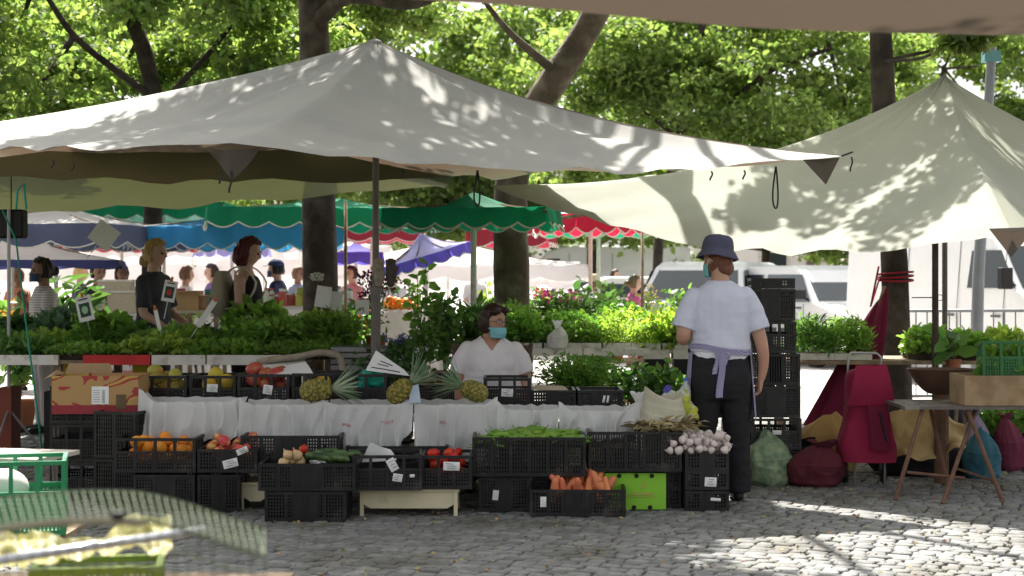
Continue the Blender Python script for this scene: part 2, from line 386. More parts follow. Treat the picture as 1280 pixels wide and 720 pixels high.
    for i, (x, y, lab) in enumerate(specs):
        r = random.Random(40+i); cl = []
        for k in range(15):
            cl.append(((x+r.uniform(-2.6,2.6), y+r.uniform(-1.5,1.5), r.uniform(3.4,9.6) if k > 3 else r.uniform(2.7,3.8)), (r.uniform(1.4,2.2), 1.5, r.uniform(.9,1.5)), 1))
        if i == 6: cl = [c for c in cl if c[0][2] < 6.0]
        tree(lab, 'tree', (x,y,0), [([(x,y,-.1),(x+.1,y,2.2),(x-.1,y,4),(x+.3,y,7)], .16, .08)], cl, M['tree_leaf2' if i % 2 else 'tree_leaf'], 'fold', (.13,.24), 22000, 'bark_dark', group='trees in the row across the square', seed=20+i)
build_trees()

# ------------------------------------------------------------------ tents
def wr(p, s, a): return (noise.noise(Vector(p)*s)) * a
def canopy(name, apex, cs, sagR, sagH, sagP, m, parent, rope=.03, n=28, ridge_bulge=None, seedv=(0,0,0), fold=1.0):
    apex = Vector(apex); cs = [Vector(c) for c in cs]; mb = MB()
    N = len(cs)
    for k in range(N):
        A, B = cs[k], cs[(k+1) % N]
        def fn(u, v, A=A, B=B, k=k):
            # u along hem, v apex->hem
            e = A.lerp(B, u); p = apex.lerp(e, v)
            rs = sagR[k]*(1-u)+sagR[(k+1) % N]*u
            p.z -= rs*4*v*(1-v)*(1-.25*v)
            p.z -= sagH[k]*4*u*(1-u)*v*v
            p.z -= sagP*math.sin(PI*v)*math.sin(PI*u)
            inw = (apex-(A+B)/2); inw.z = 0
            p += inw.normalized()*sagH[k]*.6*4*u*(1-u)*v*v
            if ridge_bulge and k in ridge_bulge:
                side, amt = ridge_bulge[k]; w = u if side == 0 else 1-u
                g = math.exp(-((w-.10)/.07)**2); p.z -= amt*g*math.sin(PI*min(1, v*1.02))**.7
            # wrinkles radiating from corners and the peak
            edge = min(u, 1-u); q = p+Vector(seedv)
            tw = math.sin(PI*u)
            p.z += tw*fold*(noise.noise(Vector((u*14, v*1.5, k*5.1+seedv[0])))*.035*math.exp(-v*3.0)+noise.noise(Vector((q.x*1.1, q.y*1.1, 3)))*.045*v+noise.noise(Vector((q.x*3.2+q.y*2, q.y*1.5, 8)))*.014*v)
            p.z += tw*fold*.02*math.sin(u*38+noise.noise(q)*4)*(v**6)
            return p
        mb.grid(fn, n, n)
    o = mb.build(name, m, parent, smooth=True, fix=False)
    bm = bmesh.new(); bm.from_mesh(o.data); bmesh.ops.remove_doubles(bm, verts=bm.verts, dist=.002); bmesh.ops.recalc_face_normals(bm, faces=bm.faces); bm.to_mesh(o.data); bm.free()
    smoothme(o.data)
    return o
def cloth_strip(mb, a, b, drop, sag=0, n=24, wav=.01):
    a, b = Vector(a), Vector(b)
    def fn(u, v):
        p = a.lerp(b, u); p.z -= sag*4*u*(1-u)+drop*v; p.y += wav*math.sin(u*40)*v; return p
    mb.grid(fn, n, 2)
def hang_rope(a, ln, loop=False):
    a = Vector(a); mb = MB()
    if loop:
        pts = [a+Vector((.022*math.sin(t*2*PI)*(.6 if t < .5 else 1), 0, -ln*(math.sin(t*PI)))) for t in [i/14 for i in range(15)]]
    else: pts = [a+Vector((.008*math.sin(t*5), 0, -ln*t)) for t in [i/5 for i in range(6)]]
    mb.tube(pts, .006, 5); return mb
C1, C2, C3, C4 = Vector((-1.55,8.9,2.135)), Vector((2.14,10.5,2.185)), Vector((-1.2,14.2,2.30)), Vector((-5.0,12,2.40))
APEX = Vector((-.97,11.5,3.09))
def build_tents():
    t = thing('market_tent', 'large pale grey square tent with dappled shade over the fruit stall', 'tent', (-.97,11.5,0))
    I = Vector((-.97,11.5,0))
    # a small square cap instead of a needle point
    cn = canopy('canopy', APEX-I, [C1-I, C2-I, C3-I, C4-I], [.14,.17,.10,.10], [.11,.06,.05,.04], .05, M['canvas'], t, ridge_bulge={0: (1, .055)})
    mb = MB(); mb.ell(APEX-I+Vector((0,0,-.022)), (.045,.045,.025), 14, 8); mb.build('peak_cap', M['canvas'], t, smooth=True)
    mb = MB(); mb.tube([(0,0,-.0),(0,0,1.32)], .034, 12); mb.tube([(0,0,1.32),(0,0,3.06)], .024, 12); mb.tube([(0,0,1.28),(0,0,1.33)], .042, 12); mb.build('pole', M['steel_dark'], t, smooth=False)
    for a, ends in ((C1,'a'),(C2,'b'),(C4,'d')):
        mb = MB(); mb.tube([Vector((0,0,2.98)), (a-I)*.985+Vector((0,0,-.0 if ends != 'b' else 0))], .006, 5); 
    mb = MB(); c = C1-I; q_ = lambda u, v: c+Vector((-.15+.30*u, .07+.03*math.sin(u*9), -.015-.02*math.sin(PI*u)))+Vector((.03*(.5-u)*v, .02*v, -.17*v*(1-abs(u-.5)*1.7)))
    mb.grid(q_, 14, 6); mb.build('corner_flap', M['canvas_brown'], t, smooth=True, fix=False)
    mb = MB()   # corner flap of heavy hem cloth
    c = C2-I; mb.add([c+Vector((-.27,-.10,-.03)), c+Vector((-.01,0,-.01)), c+Vector((-.11,-.05,-.19)), c+Vector((-.13,-.02,-.05))], [(0,1,3),(0,3,2),(3,1,2)])
    mb.build('corner_flap', M['canvas_brown'], t, smooth=False)
    for p, ln, lp in ((at(66,200,9.6),.05,0),(at(91,204,9.5),.05,0),(at(276,214,8.95),.07,0),(at(288,214,8.95),.12,0),(at(503,212,9.7),.05,0),(at(930,213,10.65),.06,0),(at(889,214,10.6),.06,0),(at(1064,196,11),.10,0),(at(970,208,10.75),.28,1),(at(597,213,9.95),.22,1)):
        hang_rope(Vector(p)-I, ln, lp).build('tie_cord', M['rope'], t, smooth=True)
    for i, (a, d) in enumerate(((C1, Vector((-.5,-1.9,-2.1))), (C2, Vector((.9,.5,0.35))))):
        pass
    b = MB(); b.tube([C2-I, Vector(at(1066,190,10.5))-I], .006, 5); b.build('guy_rope', M['rope'], t)
    # green beige tent behind on the left
    I = Vector((-2.2,13.4,0)); t = thing('market_tent', 'olive green canvas canopy low behind the left half of the main tent', 'tent', I)
    cs = [at(-170,214,11.6), at(566,221,12.4), at(556,232,15.6), at(-170,272,15.2)]
    canopy('canopy', Vector((-2.4,13.4,2.72))-I, [c-I for c in cs], [.06]*4, [.05,.03,.05,.03], .05, M['canvas_olive'], t, seedv=(3,1,0))
    mb = MB(); mb.tube([(-3.3,.9,0),(-3.3,.9,2.45)], .022, 8); mb.build('pole', M['steel_dark'], t)
    # right tent
    ap = at(1181,95,12.9); I = Vector((ap.x, ap.y, 0)); t = thing('market_tent', 'green tinged pale tent with bright leaf light on the right of the square', 'tent', I)
    cs = [at(1262,290,9.6), at(1420,215,12.6), Vector((3.6,14.0,2.5)), at(612,232,12.4)]
    def sh(c): return Vector(c)-I
    canopy('canopy', ap-I, [sh(cs[0]), sh(cs[1]), sh(cs[2]), sh(cs[3])], [.06,.05,.05,.30], [.10,.05,.05,.30], .06, M['canvas_green'], t, n=36, seedv=(7,2,0), fold=1.2)
    mb = MB(); c = sh(cs[0]); mb.add([c+Vector((-.13,-.02,.02)), c+Vector((.16,0,.03)), c+Vector((-.0,-.03,-.15)), c+Vector((0,-.03,0))], [(0,3,2),(3,1,2),(0,1,3)]); mb.build('corner_flap', M['canvas_brown'], t)
    mb = MB(); mb.tube([(0,0,0),(0,0,3.0)], .022, 8); mb.build('pole', M['steel_dark'], t)
    mb = MB(); mb.tube([sh(at(1169,300,11.8)),(sh(at(1169,300,11.8)).x,11.8-I.y,0)], .024, 8); 
    mb.tube([sh(at(1140,372,11.8)), sh(at(1172,372,11.8))], .004, 5)
    mb.tube([sh(at(1175,372,11.8))+Vector((.022*math.cos(a*.7),0,.022*math.sin(a*.7))) for a in range(10)], .003, 5)
    mb.build('pole', mat('rusty_pole', (.075,.05,.045), .8, .3, 20), t)
    # near canopy overhead, only its lower edge in view
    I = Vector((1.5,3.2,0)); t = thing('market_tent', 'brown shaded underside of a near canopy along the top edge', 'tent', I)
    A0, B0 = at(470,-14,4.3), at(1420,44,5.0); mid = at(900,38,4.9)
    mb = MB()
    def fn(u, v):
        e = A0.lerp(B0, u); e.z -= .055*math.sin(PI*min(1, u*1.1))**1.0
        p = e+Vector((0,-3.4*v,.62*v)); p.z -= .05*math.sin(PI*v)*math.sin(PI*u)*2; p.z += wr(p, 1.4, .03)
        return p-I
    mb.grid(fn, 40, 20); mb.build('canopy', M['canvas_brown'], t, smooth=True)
    mb = MB()
    for u in (0, 1):
        p = fn(u, 1); mb.tube([p, (p.x+(-.5 if u == 0 else .5), p.y, 0)], .022, 8)
    mb.build('pole', M['steel_dark'], t)
build_tents()

# ------------------------------------------------------------------ light, sky, camera
def build_world():
    w = bpy.data.worlds.new('World'); SC.world = w; w.use_nodes = True
    nt = w.node_tree; bg = nt.nodes['Background']; sk = nt.nodes.new('ShaderNodeTexSky')
    sk.sky_type = 'NISHITA'; sk.sun_disc = False; sk.sun_elevation = R(55); sk.sun_rotation = R(-10.4); sk.dust_density = 4.0; sk.air_density = 1.0; sk.ozone_density = 1.0
    hs = nt.nodes.new('ShaderNodeHueSaturation'); hs.inputs['Saturation'].default_value = .12; nt.links.new(sk.outputs[0], hs.inputs['Color']); nt.links.new(hs.outputs[0], bg.inputs['Color']); bg.inputs['Strength'].default_value = .10
    s = bpy.data.lights.new('sun', 'SUN'); s.energy = 5.0; s.angle = R(.55); s.color = (1.0,.95,.88)
    o = bpy.data.objects.new('sun', s); COL.objects.link(o)
    d = Vector((.28,-1.52,-2.21)); o.rotation_euler = d.to_track_quat('-Z','Y').to_euler(); o.location = (0,0,20)
    c = bpy.data.cameras.new('camera'); co = bpy.data.objects.new('camera', c); COL.objects.link(co); SC.camera = co
    co.location = (0,0,CAMH); co.rotation_euler = (PI/2,0,0); c.sensor_width = 36; c.lens = 36*FP/1280; c.shift_y = -10/1280
    c.clip_end = 1500; c.clip_start = .05; c.dof.use_dof = True; c.dof.focus_distance = 10.2; c.dof.aperture_fstop = 3.4
    v = SC.view_settings; v.view_transform = 'Standard'; v.look = 'None'; v.exposure = 1.5; v.gamma = 1
    SC.render.engine = 'CYCLES'; SC.cycles.max_bounces = 8; SC.cycles.transmission_bounces = 6; SC.cycles.transparent_max_bounces = 8; SC.cycles.sample_clamp_indirect = 6
build_world()
# ------------------------------------------------------------------ crates
def side_bars(L, h, style, t=.010):
    """a slotted side panel along x, centred, thickness along y"""
    m = MB()
    m.bb(-L/2, L/2, -t*.9, t*.9, h-.018, h); m.bb(-L/2, L/2, -t*.7, t*.7, 0, .022)
    n = max(2, int(round(L/.115)))
    for i in range(n+1):
        x = -L/2+.010+(L-.020)*i/n; m.bb(x-.009, x+.009, -t*.85, t*.85, .02, h-.016)
    hz = []
    if style == 'low': m.bb(-L*.16, L*.16, -t*.5, t*.5, .02, h-.017); hz = [(.02, h-.017, .0085, .0165)]
    elif style == 'open': hz = [(.02, h*.55, .0085, .016)]; m.bb(-L/2, L/2, -t*.6, t*.6, h*.55, h*.55+.014); 
    elif style == 'tall': hz = [(.02, h-.017, .0088, .0155)]
    z = .036
    while z < h-.03:
        if style == 'open' and z > h*.55: break
        m.bb(-L/2, L/2, -t*.42, t*.42, z, z+(.0085 if style != 'tall' else .006)); z += .019 if style != 'tall' else .026
    for z0, z1, w, p in hz:
        k = int(L/p)
        for i in range(1, k):
            x = -L/2+L*i/k; m.bb(x-w/2, x+w/2, -t*.5, t*.5, z0, z1)
    return m
CRC = {}
def crate_meshes(w, d, h, style, m):
    key = (round(w,3), round(d,3), round(h,3), style, m)
    if key in CRC: return CRC[key]
    f = side_bars(w-.004, h, style).mesh('side', M[m]); e = side_bars(d-.030, h, 'low' if style == 'low' else style).mesh('side', M[m])
    b = MB(); b.bb(-w/2+.012, w/2-.012, -d/2+.012, d/2-.012, .004, .012)
    for i in range(7):
        x = -w/2+w*(i+.5)/7; b.bb(x-.006, x+.006, -d/2+.014, d/2-.014, -.001, .004)
    b = b.mesh('base', M[m])
    CRC[key] = (f, e, b); return CRC[key]
CARD = []
def crate(x, y, z, w, d, h, label, style='low', m='black_plastic', rz=0.0, group='black plastic crates of the fruit stall', cards=(), cat='crate'):
    """(x,y) = middle of the front edge on the ground plan"""
    c, s = math.cos(rz), math.sin(rz)
    t = thing('crate', label, cat, (x-s*d/2, y+c*d/2, z+.001), rz, group)
    f, e, b = crate_meshes(w, d, h, style, m)
    link('base', b, t)
    link('side', f, t, (0,-d/2+.010,0)); link('side', f, t, (0,d/2-.010,0))
    link('side', e, t, (-w/2+.010,0,0), PI/2); link('side', e, t, (w/2-.010,0,0), PI/2)
    for (cx, cz, cw, ch, ro) in cards:
        q = MB(); q.grid(lambda u, v: (Matrix.Rotation(ro, 3, 'Y') @ Vector(((u-.5)*cw, 0, (v-.5)*ch)))+Vector((cx, -d/2-.004-.006*math.sin(PI*v)*u, cz)), 4, 4)
        o = q.build('price_tag', M['paper'], t)
        if cw*ch > .0022:
            q = MB(); rr = random.Random(int(cx*997)+int(cz*3001))
            for k in range(3): 
                a = Vector(((rr.uniform(-.35,-.1))*cw, -.002, (k-.9)*ch*.26)); bq = a+Vector((rr.uniform(.35,.6)*cw, 0, 0))
                a2 = Matrix.Rotation(ro, 3, 'Y') @ a; b2 = Matrix.Rotation(ro, 3, 'Y') @ bq
                q.tube([a2+Vector((cx,-d/2-.012,cz)), b2+Vector((cx,-d/2-.012,cz))], .0012, 4)
            q.build('writing', mat('pen_ink', (.03,.03,.05), .8), o)
    return t
def crpx(x0, x1, ytop, ybot, D, d, label, **k):
    """crate whose front face was measured in the photograph"""
    a = at((x0+x1)/2, ybot, D); h = (ybot-ytop)*D/FP; w = (x1-x0)*D/FP
    if abs(a.z) < .03: a.z = 0
    return crate(a.x, a.y, max(0, a.z), w, d, h, label, **k)

# ------------------------------------------------------------------ produce
def fruit_mesh(name, r, m, kind='round'):
    mb = MB()
    def fn(v):
        if kind == 'apple': return 1-.22*math.exp(-((1-v.z)/.12)**1)-.12*math.exp(-((1+v.z)/.12))+.02*math.sin(math.atan2(v.y, v.x)*5)
        if kind == 'tomato': return 1-.12*math.exp(-((1-v.z)/.15))+.025*math.sin(math.atan2(v.y, v.x)*6)
        if kind == 'mango': return 1+.10*v.x
        if kind == 'garlic': return 1+.05*abs(math.sin(math.atan2(v.y, v.x)*4))-.1*math.exp(-((1+v.z)/.2))+(.55*math.exp(-((1-v.z)/.10)) if v.z > .6 else 0)
        return 1
    mb.ell((0,0,0), r, 16, 12, fn=fn)
    if kind == 'garlic': mb.tube([(0,0,r[2]*1.05),(.001,0,r[2]*1.5),(.006,.002,r[2]*2.0)], [.007,.0045,.003], 6)
    return mb.mesh(name, m, True)
def setup_produce():
    g = globals()
    orange = mat('orange_peel', (.78,.27,.03), .45, .08, 20, .001, 300, rnd=.15, hue=.01)
    g['FM'] = dict(
     orange=(fruit_mesh('orange', (.038,.038,.037), orange), .076),
     apple=(fruit_mesh('apple', (.036,.036,.034), mat('apple_skin', (.52,.06,.05), .35, .2, 25, rnd=.2, hue=.02, col2=(.62,.42,.14), c2=(.45,.7), c2scale=22), 'apple'), .072),
     tomato=(fruit_mesh('tomato', (.034,.034,.030), mat('tomato_skin', (.55,.035,.015), .25, .1, 9, rnd=.15, hue=.01), 'tomato'), .068),
     mango=(fruit_mesh('mango', (.058,.042,.042), mat('mango_skin', (.36,.33,.06), .4, .15, 12, rnd=.2, hue=.03, col2=(.50,.16,.05), c2=(.5,.7), c2scale=14), 'mango'), .09),
     redmango=(fruit_mesh('red_mango', (.060,.045,.045), mat('red_mango_skin', (.42,.10,.06), .4, .15, 12, rnd=.2, hue=.02, col2=(.45,.30,.06), c2=(.5,.7), c2scale=14), 'mango'), .09),
     melon=(fruit_mesh('melon', (.055,.055,.055), mat('yellow_fruit_skin', (.60,.42,.05), .45, .12, 12, rnd=.15, hue=.02)), .10),
     garlic=(fruit_mesh('garlic_bulb', (.026,.026,.021), mat('garlic_skin', (.62,.54,.50), .6, .12, 60, rnd=.12, hue=.01, col2=(.40,.24,.30), c2=(.55,.75), c2scale=30), 'garlic'), .05),
     onion=(fruit_mesh('onion', (.030,.030,.028), mat('onion_skin', (.60,.42,.22), .4, .2, 30, rnd=.15), 'garlic'), .055))
setup_produce()
def drop_pack(cx, cy, z0, w, d, s, n, rng, round_heap=False):
    """let n balls of diameter s fall one by one; each comes to rest on the floor or on the ones below"""
    P = []
    for _ in range(n):
        best = None
        for _t in range(26):
            if round_heap:
                x = cx+max(-1, min(1, rng.gauss(0, .5)))*w/2; y = cy+max(-1, min(1, rng.gauss(0, .5)))*d/2
            else: x = cx+rng.uniform(-.5, .5)*(w-s); y = cy+rng.uniform(-.5, .5)*(d-s)
            z = z0+s/2
            for (a, b, c) in P:
                q = (x-a)**2+(y-b)**2
                if q < (s*.96)**2: z = max(z, c+math.sqrt((s*.96)**2-q))
            if best is None or z < best[2]: best = (x, y, z)
        P.append(best)
    return P
def pile(kind, cx, cy, z0, w, d, nx, ny, label, cat, group, layers=1, hump=.02, seed=0, jit=.35):
    rng = random.Random(seed); me, s = FM[kind]; out = []
    n = max(2, int(nx*ny*(.9 if layers == 1 else 1.45)))
    for (x, y, z) in drop_pack(cx, cy, z0, w, d, s, n, rng):
        o = link(kind if kind != 'redmango' else 'mango', me, None, (x, y, z)); k = rng.uniform(.9, 1.05); o.scale = (k, k, k)
        if kind in ('mango','redmango'): o.rotation_euler = (rng.uniform(-.3,.3), rng.uniform(-.3,.3), rng.uniform(0,6))
        else: o.rotation_euler = (rng.uniform(-.9,.9), rng.uniform(-.9,.9), rng.uniform(0,6))
        tag(o, label, cat, group); out.append(o)
    return out

# ------------------------------------------------------------------ folded cloth over a crate row
def film(name, label, px0, px1, ytop, yb, D, depth, seed, hang=None, ears=(.03,.03), red=None, cat='bag', m='white_bag', group='thin white bags folded over the crate rims'):
    a, b = at(px0, ytop, D), at(px1, ytop, D); w = b.x-a.x; I = Vector(((a.x+b.x)/2, D, a.z)); t = thing(name, label, cat, I, 0, group)
    L = hang if hang else (yb-ytop)*D/FP
    sd = seed*7.31
    def fn(u, v):
        # v 0..0.35 inside dip, 0.35..0.5 over the rim, 0.5..1 hanging
        x = (u-.5)*w
        ear = ears[0]*math.exp(-(u/.10)**2)+ears[1]*math.exp(-((1-u)/.10)**2)
        nz = noise.noise(Vector((u*9+sd, v*1.2, 0))); n2 = noise.noise(Vector((u*22+sd, v*2.2, 3)))
        if v < .42:
            s = v/.42; y = depth*(1-s)*.95; z = -.055*math.sin(PI*s)+ear*(.5+.5*math.cos(PI*(s*2-1)))*1.1+.012*nz
            return Vector((x*.97, y, z+.008))
        s = (v-.42)/.58; e = abs(u-.5)*2
        low = L*(1.14+.20*noise.noise(Vector((u*3+sd, 1, 0)))-.30*e**5*(1 if seed % 2 else .5)+.05*math.sin(u*5+sd)-(.30*math.exp(-((1-u)/.14)**2) if seed % 3 == 0 else 0))
        ph = u*w/.016+noise.noise(Vector((u*4+sd, s*.8, 1)))*6+s*1.5
        fd = (1-abs(math.sin(ph*.5)))**1.6                       # sharp ridges, soft valleys
        big = noise.noise(Vector((u*5+sd, s*1.2, 6)))
        amp = .2+.8*max(0, min(1, .5+1.6*noise.noise(Vector((u*3.3+sd, s*.7, 11)))))
        out = .014+.045*s*(.7+.6*nz)+.075*fd*amp*(.25+.75*s**.6)+.05*big*s+.012*n2*s
        tuck = .030*s*noise.noise(Vector((u*6+sd, 0, 2)))
        z = -low*s+ear*max(0, 1-s*2.5)+.008*math.sin(u*47+sd)*s
        return Vector((x*(1-.015*s*e)+tuck, -out, z))
    mb = MB(); mb.grid(fn, max(60, int(w/.0055)), 40); mb.build('film', M[m], t, smooth=True, fix=False)
    if red:
        q = MB(); rr = random.Random(seed)
        for (ux, uz, sx) in red:
            for k in range(7):
                x = (ux-.5)*w+(k-3)*sx*.13; z = -uz*L; hh = rr.uniform(.006,.012)
                f = fn(.5+x/w, .42+.58*uz); f2 = f+Vector((0,-.004,0))
                q.tube([f2+Vector((0,0,-hh)), f2+Vector((rr.uniform(-.004,.004),0,hh))], .0018, 4)
                q.tube([f2+Vector((0,0,hh*rr.uniform(-1,1))), f2+Vector((sx*.08,0,hh*rr.uniform(-1,1)))], .0012, 4)
        q.build('faded_print', mat('faded_red_print', (.62,.30,.33), .8), t)
    return t

def pineapple(label, loc, yaw, tilt, s=1.0, crown=.2):
    t = thing('pineapple', label, 'pineapple', loc, yaw, 'pineapples lying on the white bags')
    A = Matrix.Rotation(tilt, 3, 'Y')
    mb = MB(); n = 13
    # diamond eyes as small raised facets along two spirals
    def fn(u, v):
        th = 2*PI*u; z = -1+2*v; r = math.sqrt(max(0, 1-abs(z)**2.6))
        e = abs(math.sin(th*4+v*15))*abs(math.sin(th*4-v*15))
        rr = (.066*r)*(1+.22*e); return A @ Vector((z*.108*s, rr*math.cos(th)*s, rr*math.sin(th)*s))
    mb.grid(fn, 112, 64, closeu=True)
    pm = mat('pineapple_rind', (.34,.26,.06), .6, .3, 60, .002, 120, col2=(.11,.12,.03), c2=(.45,.55), c2scale=55)
    mb.build('fruit', pm, t, smooth=True)
    mb = MB(); rr = random.Random(hash(label) % 999 if False else len(label))
    for k in range(46):
        a = k*2.4; q = k/46; ln = (.10+.11*(1-abs(q-.45)))*s*crown/.2; sp = .15+.75*(1-q)
        st = Vector((.098*s, 0, 0)); d = Vector((1, math.cos(a)*sp, math.sin(a)*sp)).normalized(); side = d.cross(Vector((math.cos(a+1.57), math.sin(a), .3))).normalized()
        nrm = Vector((0, math.cos(a), math.sin(a)))
        side = d.cross(nrm).normalized(); pts = []
        for i in range(7):
            f = i/6; p = st+d*ln*f+nrm*(.045*f*f*s*sp*1.3)+nrm*.012*s; p.z -= 0
            w = .0165*s*(1-f)**.75*(.8+.5*f*(1-f)); pts.append((p-side*w, p+nrm*.003, p+side*w))
        vs = [A @ v for r in pts for v in r]; fs = []
        for i in range(6):
            for j in range(2): fs.append((i*3+j, i*3+j+1, i*3+j+4, i*3+j+3))
        mb.add(vs, fs)
    mb.build('crown', mat('pineapple_leaf', (.16,.26,.14), .5, .2, 12, trans=.2, col2=(.34,.40,.28), c2scale=9), t, smooth=True, fix=False)
    return t

def stool(x0, x1, yt, yb, D, label):
    a = at((x0+x1)/2, yb, D); w = (x1-x0)*D/FP; h = (yb-yt)*D/FP; t = thing('low_stool', label, 'stool', (a.x, D+.17, 0), 0)
    mb = MB(); mb.bb(-w/2-.01, w/2+.01, -.18, .18, h-.016, h-.001); mb.build('seat', M['wood_cream'], t)
    mb = MB(); mb.prism([(-w/2+.02,h-.018),(-w/2+.02,h-.09),(-w/2+.06,h-.115),(w/2-.06,h-.115),(w/2-.02,h-.09),(w/2-.02,h-.018)], -.168, -.150); mb.build('apron', M['wood_cream'], t)
    for sx in (-1, 1):
        for sy in (-1, 1):
            mb = MB(); mb.bb(sx*(w/2)-.022 if sx > 0 else -w/2, sx*w/2 if sx > 0 else -w/2+.022, sy*.165-.012, sy*.165+.012, 0, h-.017); mb.build('leg', M['wood_cream'], t)
    return t
def trestle(x0, x1, y0, y1, z, label, m='wood', cat='table', group=None):
    t = thing('trestle_table', label, cat, ((x0+x1)/2, (y0+y1)/2, 0), 0, group); hx, hy = (x1-x0)/2, (y1-y0)/2
    mb = MB(); mb.bb(-hx, hx, -hy, hy, z-.025, z-.002); mb.build('tabletop', M[m], t)
    for sx in (-1, 1):
        for sy in (-1, 1):
            mb = MB(); mb.tube([(sx*(hx-.08), sy*(hy-.03), z-.026), (sx*(hx-.03), sy*(hy-.03), 0)], .016, 6); mb.build('leg', M[m], t)
    return t

def build_stall():
    # --- front row on the ground
    crpx(330,433,615,652,9.23,.36,'low black crate on the cobbles under the crate of courgettes')
    zA = at(0,615,9.23).z
    crpx(322,445,580,614,9.23,.36,'black crate of courgettes and bread rolls, upper of a stack of two', cards=())
    t = crpx(300,425,545,592,9.68,.30,'black crate set behind the courgette crate with a white tag at its corner', style='low', cards=((.23,.12,.03,.05,.2),))
    stool(450,572,611,645,9.45,'low cream painted stool standing under the tomato crate')
    z = at(0,611,9.45).z
    crate(at(484,0,9.36).x, 9.36, z, 88*9.36/FP, .36, 44*9.36/FP, 'tilted black crate with two white price tags beside the tomatoes', 'open', rz=R(3), cards=((.03,.15,.05,.075,-.5),(.06,.075,.055,.045,.15),(.145,.085,.028,.018,0)))
    crate(at(558,0,9.42).x, 9.42, z, 65*9.4/FP, .36, 42*9.4/FP, 'black crate of red tomatoes with a blank white tag', 'open', rz=0, cards=((.03,.135,.095,.05,.03),))
    crpx(432,505,558,606,9.80,.3,'black crate behind the tilted price tag crate'); 
    crpx(505,560,558,606,9.80,.3,'black crate squeezed behind the tomato crate')
    stool(300,338,600,634,9.72,'narrow cream stool half hidden under the courgette crate')
    # left of it: oranges and apples over dark crates
    crpx(166,244,592,638,9.62,.36,'black crate under the crate of oranges'); crpx(246,300,592,638,9.62,.36,'black crate under the crate of apples', cards=())
    crpx(142,245,548,591,9.60,.36,'black crate of oranges beside the leaning crate wall', style='open')
    crpx(246,322,562,591,9.60,.36,'shallow black crate of apples with torn white tags', cards=((.02,.055,.09,.05,-.25),(.09,.13,.07,.035,-.4)))
    # peppers, carrots, tall crate, garlic
    crpx(598,662,597,640,9.61,.36,'black crate with a white tag on the cobbles under the green peppers', cards=((-.05,.1,.035,.06,.1),))
    crpx(666,735,597,640,9.75,.3,'black crate in shade behind the crate of orange carrots')
    crpx(590,733,547,596,9.56,.40,'large black crate heaped with long green peppers', style='tall')
    crate(at(722,0,9.42).x, 9.42, 0, .565, .36, .155, 'low black crate of orange carrots in front of the green box', 'low', rz=R(-2), cards=((-.20,.085,.035,.06,0),))
    # green cardboard box
    a = at(794,637,9.70); b = thing('cardboard_box', 'bright lime green cardboard box with punched holes under the tall crate', 'box', (a.x, 9.85, 0)); w, h = 77*9.7/FP, .22
    mb = MB(); mb.bb(-w/2, w/2, -.15, .15, .003, h); mb.build('carton', M['lime'], b)
    for px, pz in ((-.26,.93),(.02,.93),(.27,.93),(-.02,.07),(.24,.07)):
        mb = MB(); mb.grid(lambda u, v: (px*w+.014*v*math.cos(2*PI*u), -.153, pz*h+.014*v*math.sin(2*PI*u)), 12, 1, closeu=True); mb.build('hand_hole', M['black'], b)
    mb = MB()
    for k, (x0, x1, z0, z1) in enumerate(((-.01,.12,.088,.104),(.04,.075,.13,.136),(.052,.068,.14,.17),(-.08,-.02,.088,.094),(-.10,.14,.078,.082))):
        mb.bb(x0-.01, x1-.01, -.1535, -.152, z0, z1)
    mb.build('print', mat('carton_print', (.42,.42,.10), .7), b)
    crpx(735,853,540,590,9.66,.38,'tall fine slotted black crate on the lime green box', style='tall')
    for k, (yt, yb, lab) in enumerate(((613,638,'lowest crate of the small stack under the garlic'),(589,613,'middle crate with torn white tag under the garlic'),(564,589,'top crate of the small stack right under the garlic'))):
        crpx(856,912,yt,yb,9.64,.34,'black '+lab, cards=(((.02,.05,.07,.055,.05),) if k == 1 else ((.05,.07,.06,.018,.1),) if k == 0 else ()))
    crpx(812,852,613,638,9.78,.30,'black crate on the cobbles right of the lime green box'); crpx(812,852,589,612,9.78,.30,'black crate stacked right of the lime green box')
    # --- middle row, white bags on crates over a plank
    x0, x1 = at(176,0,9.95).x, at(800,0,9.95).x
    trestle(x0+.05, x1-.1, 9.98, 10.3, .37, 'long low plank table holding the crates lined with white bags')
    names = [('crate lined with a crumpled white bag, first from the cardboard carton',175,300),('crate lined with white bag behind the apple crate',301,404),('crate lined with white bag below the middle pineapple',406,516),('crate lined with white bag below the right pineapple',518,620),('crate under the short pinkish bag of cherries',622,697),('crate under the bluish bag next to the canvas sack',699,797)]
    for i, (n, a0, a1) in enumerate(names):
        crpx(a0+3, a1-3, 508 if i < 4 else 517, 552, 10.0, .34, 'black '+n)
    film('produce_bag','crumpled white bag with tall left ear folded over the leftmost crate of the middle row',174,302,502,549,9.97,.3,1,ears=(.085,.03))
    film('produce_bag','smooth white bag with deep folds below the left pineapple',300,406,505,560,9.96,.3,2,ears=(.03,.03))
    film('produce_bag','white bag with faded red print below the middle pineapple',405,517,505,560,9.96,.3,3,ears=(.02,.03), red=[(.25,.45,.06),(.7,.35,.08)])
    film('produce_bag','long white bag below the right pineapple with a hanging right corner',518,622,505,572,9.96,.3,4,ears=(.01,.05), red=[(.35,.3,.05)])
    film('produce_bag','short pinkish white bag rising over dark cherries',621,700,512,543,9.94,.3,5,ears=(.06,.02))
    film('produce_bag','bluish white bag with two round humps beside the canvas sack',698,799,513,543,9.94,.3,6,ears=(.06,.06))
    # --- back row
    trestle(at(165,0,10.45).x, at(785,0,10.45).x, 10.36, 10.78, .55, 'long plank table carrying the back row of fruit crates')
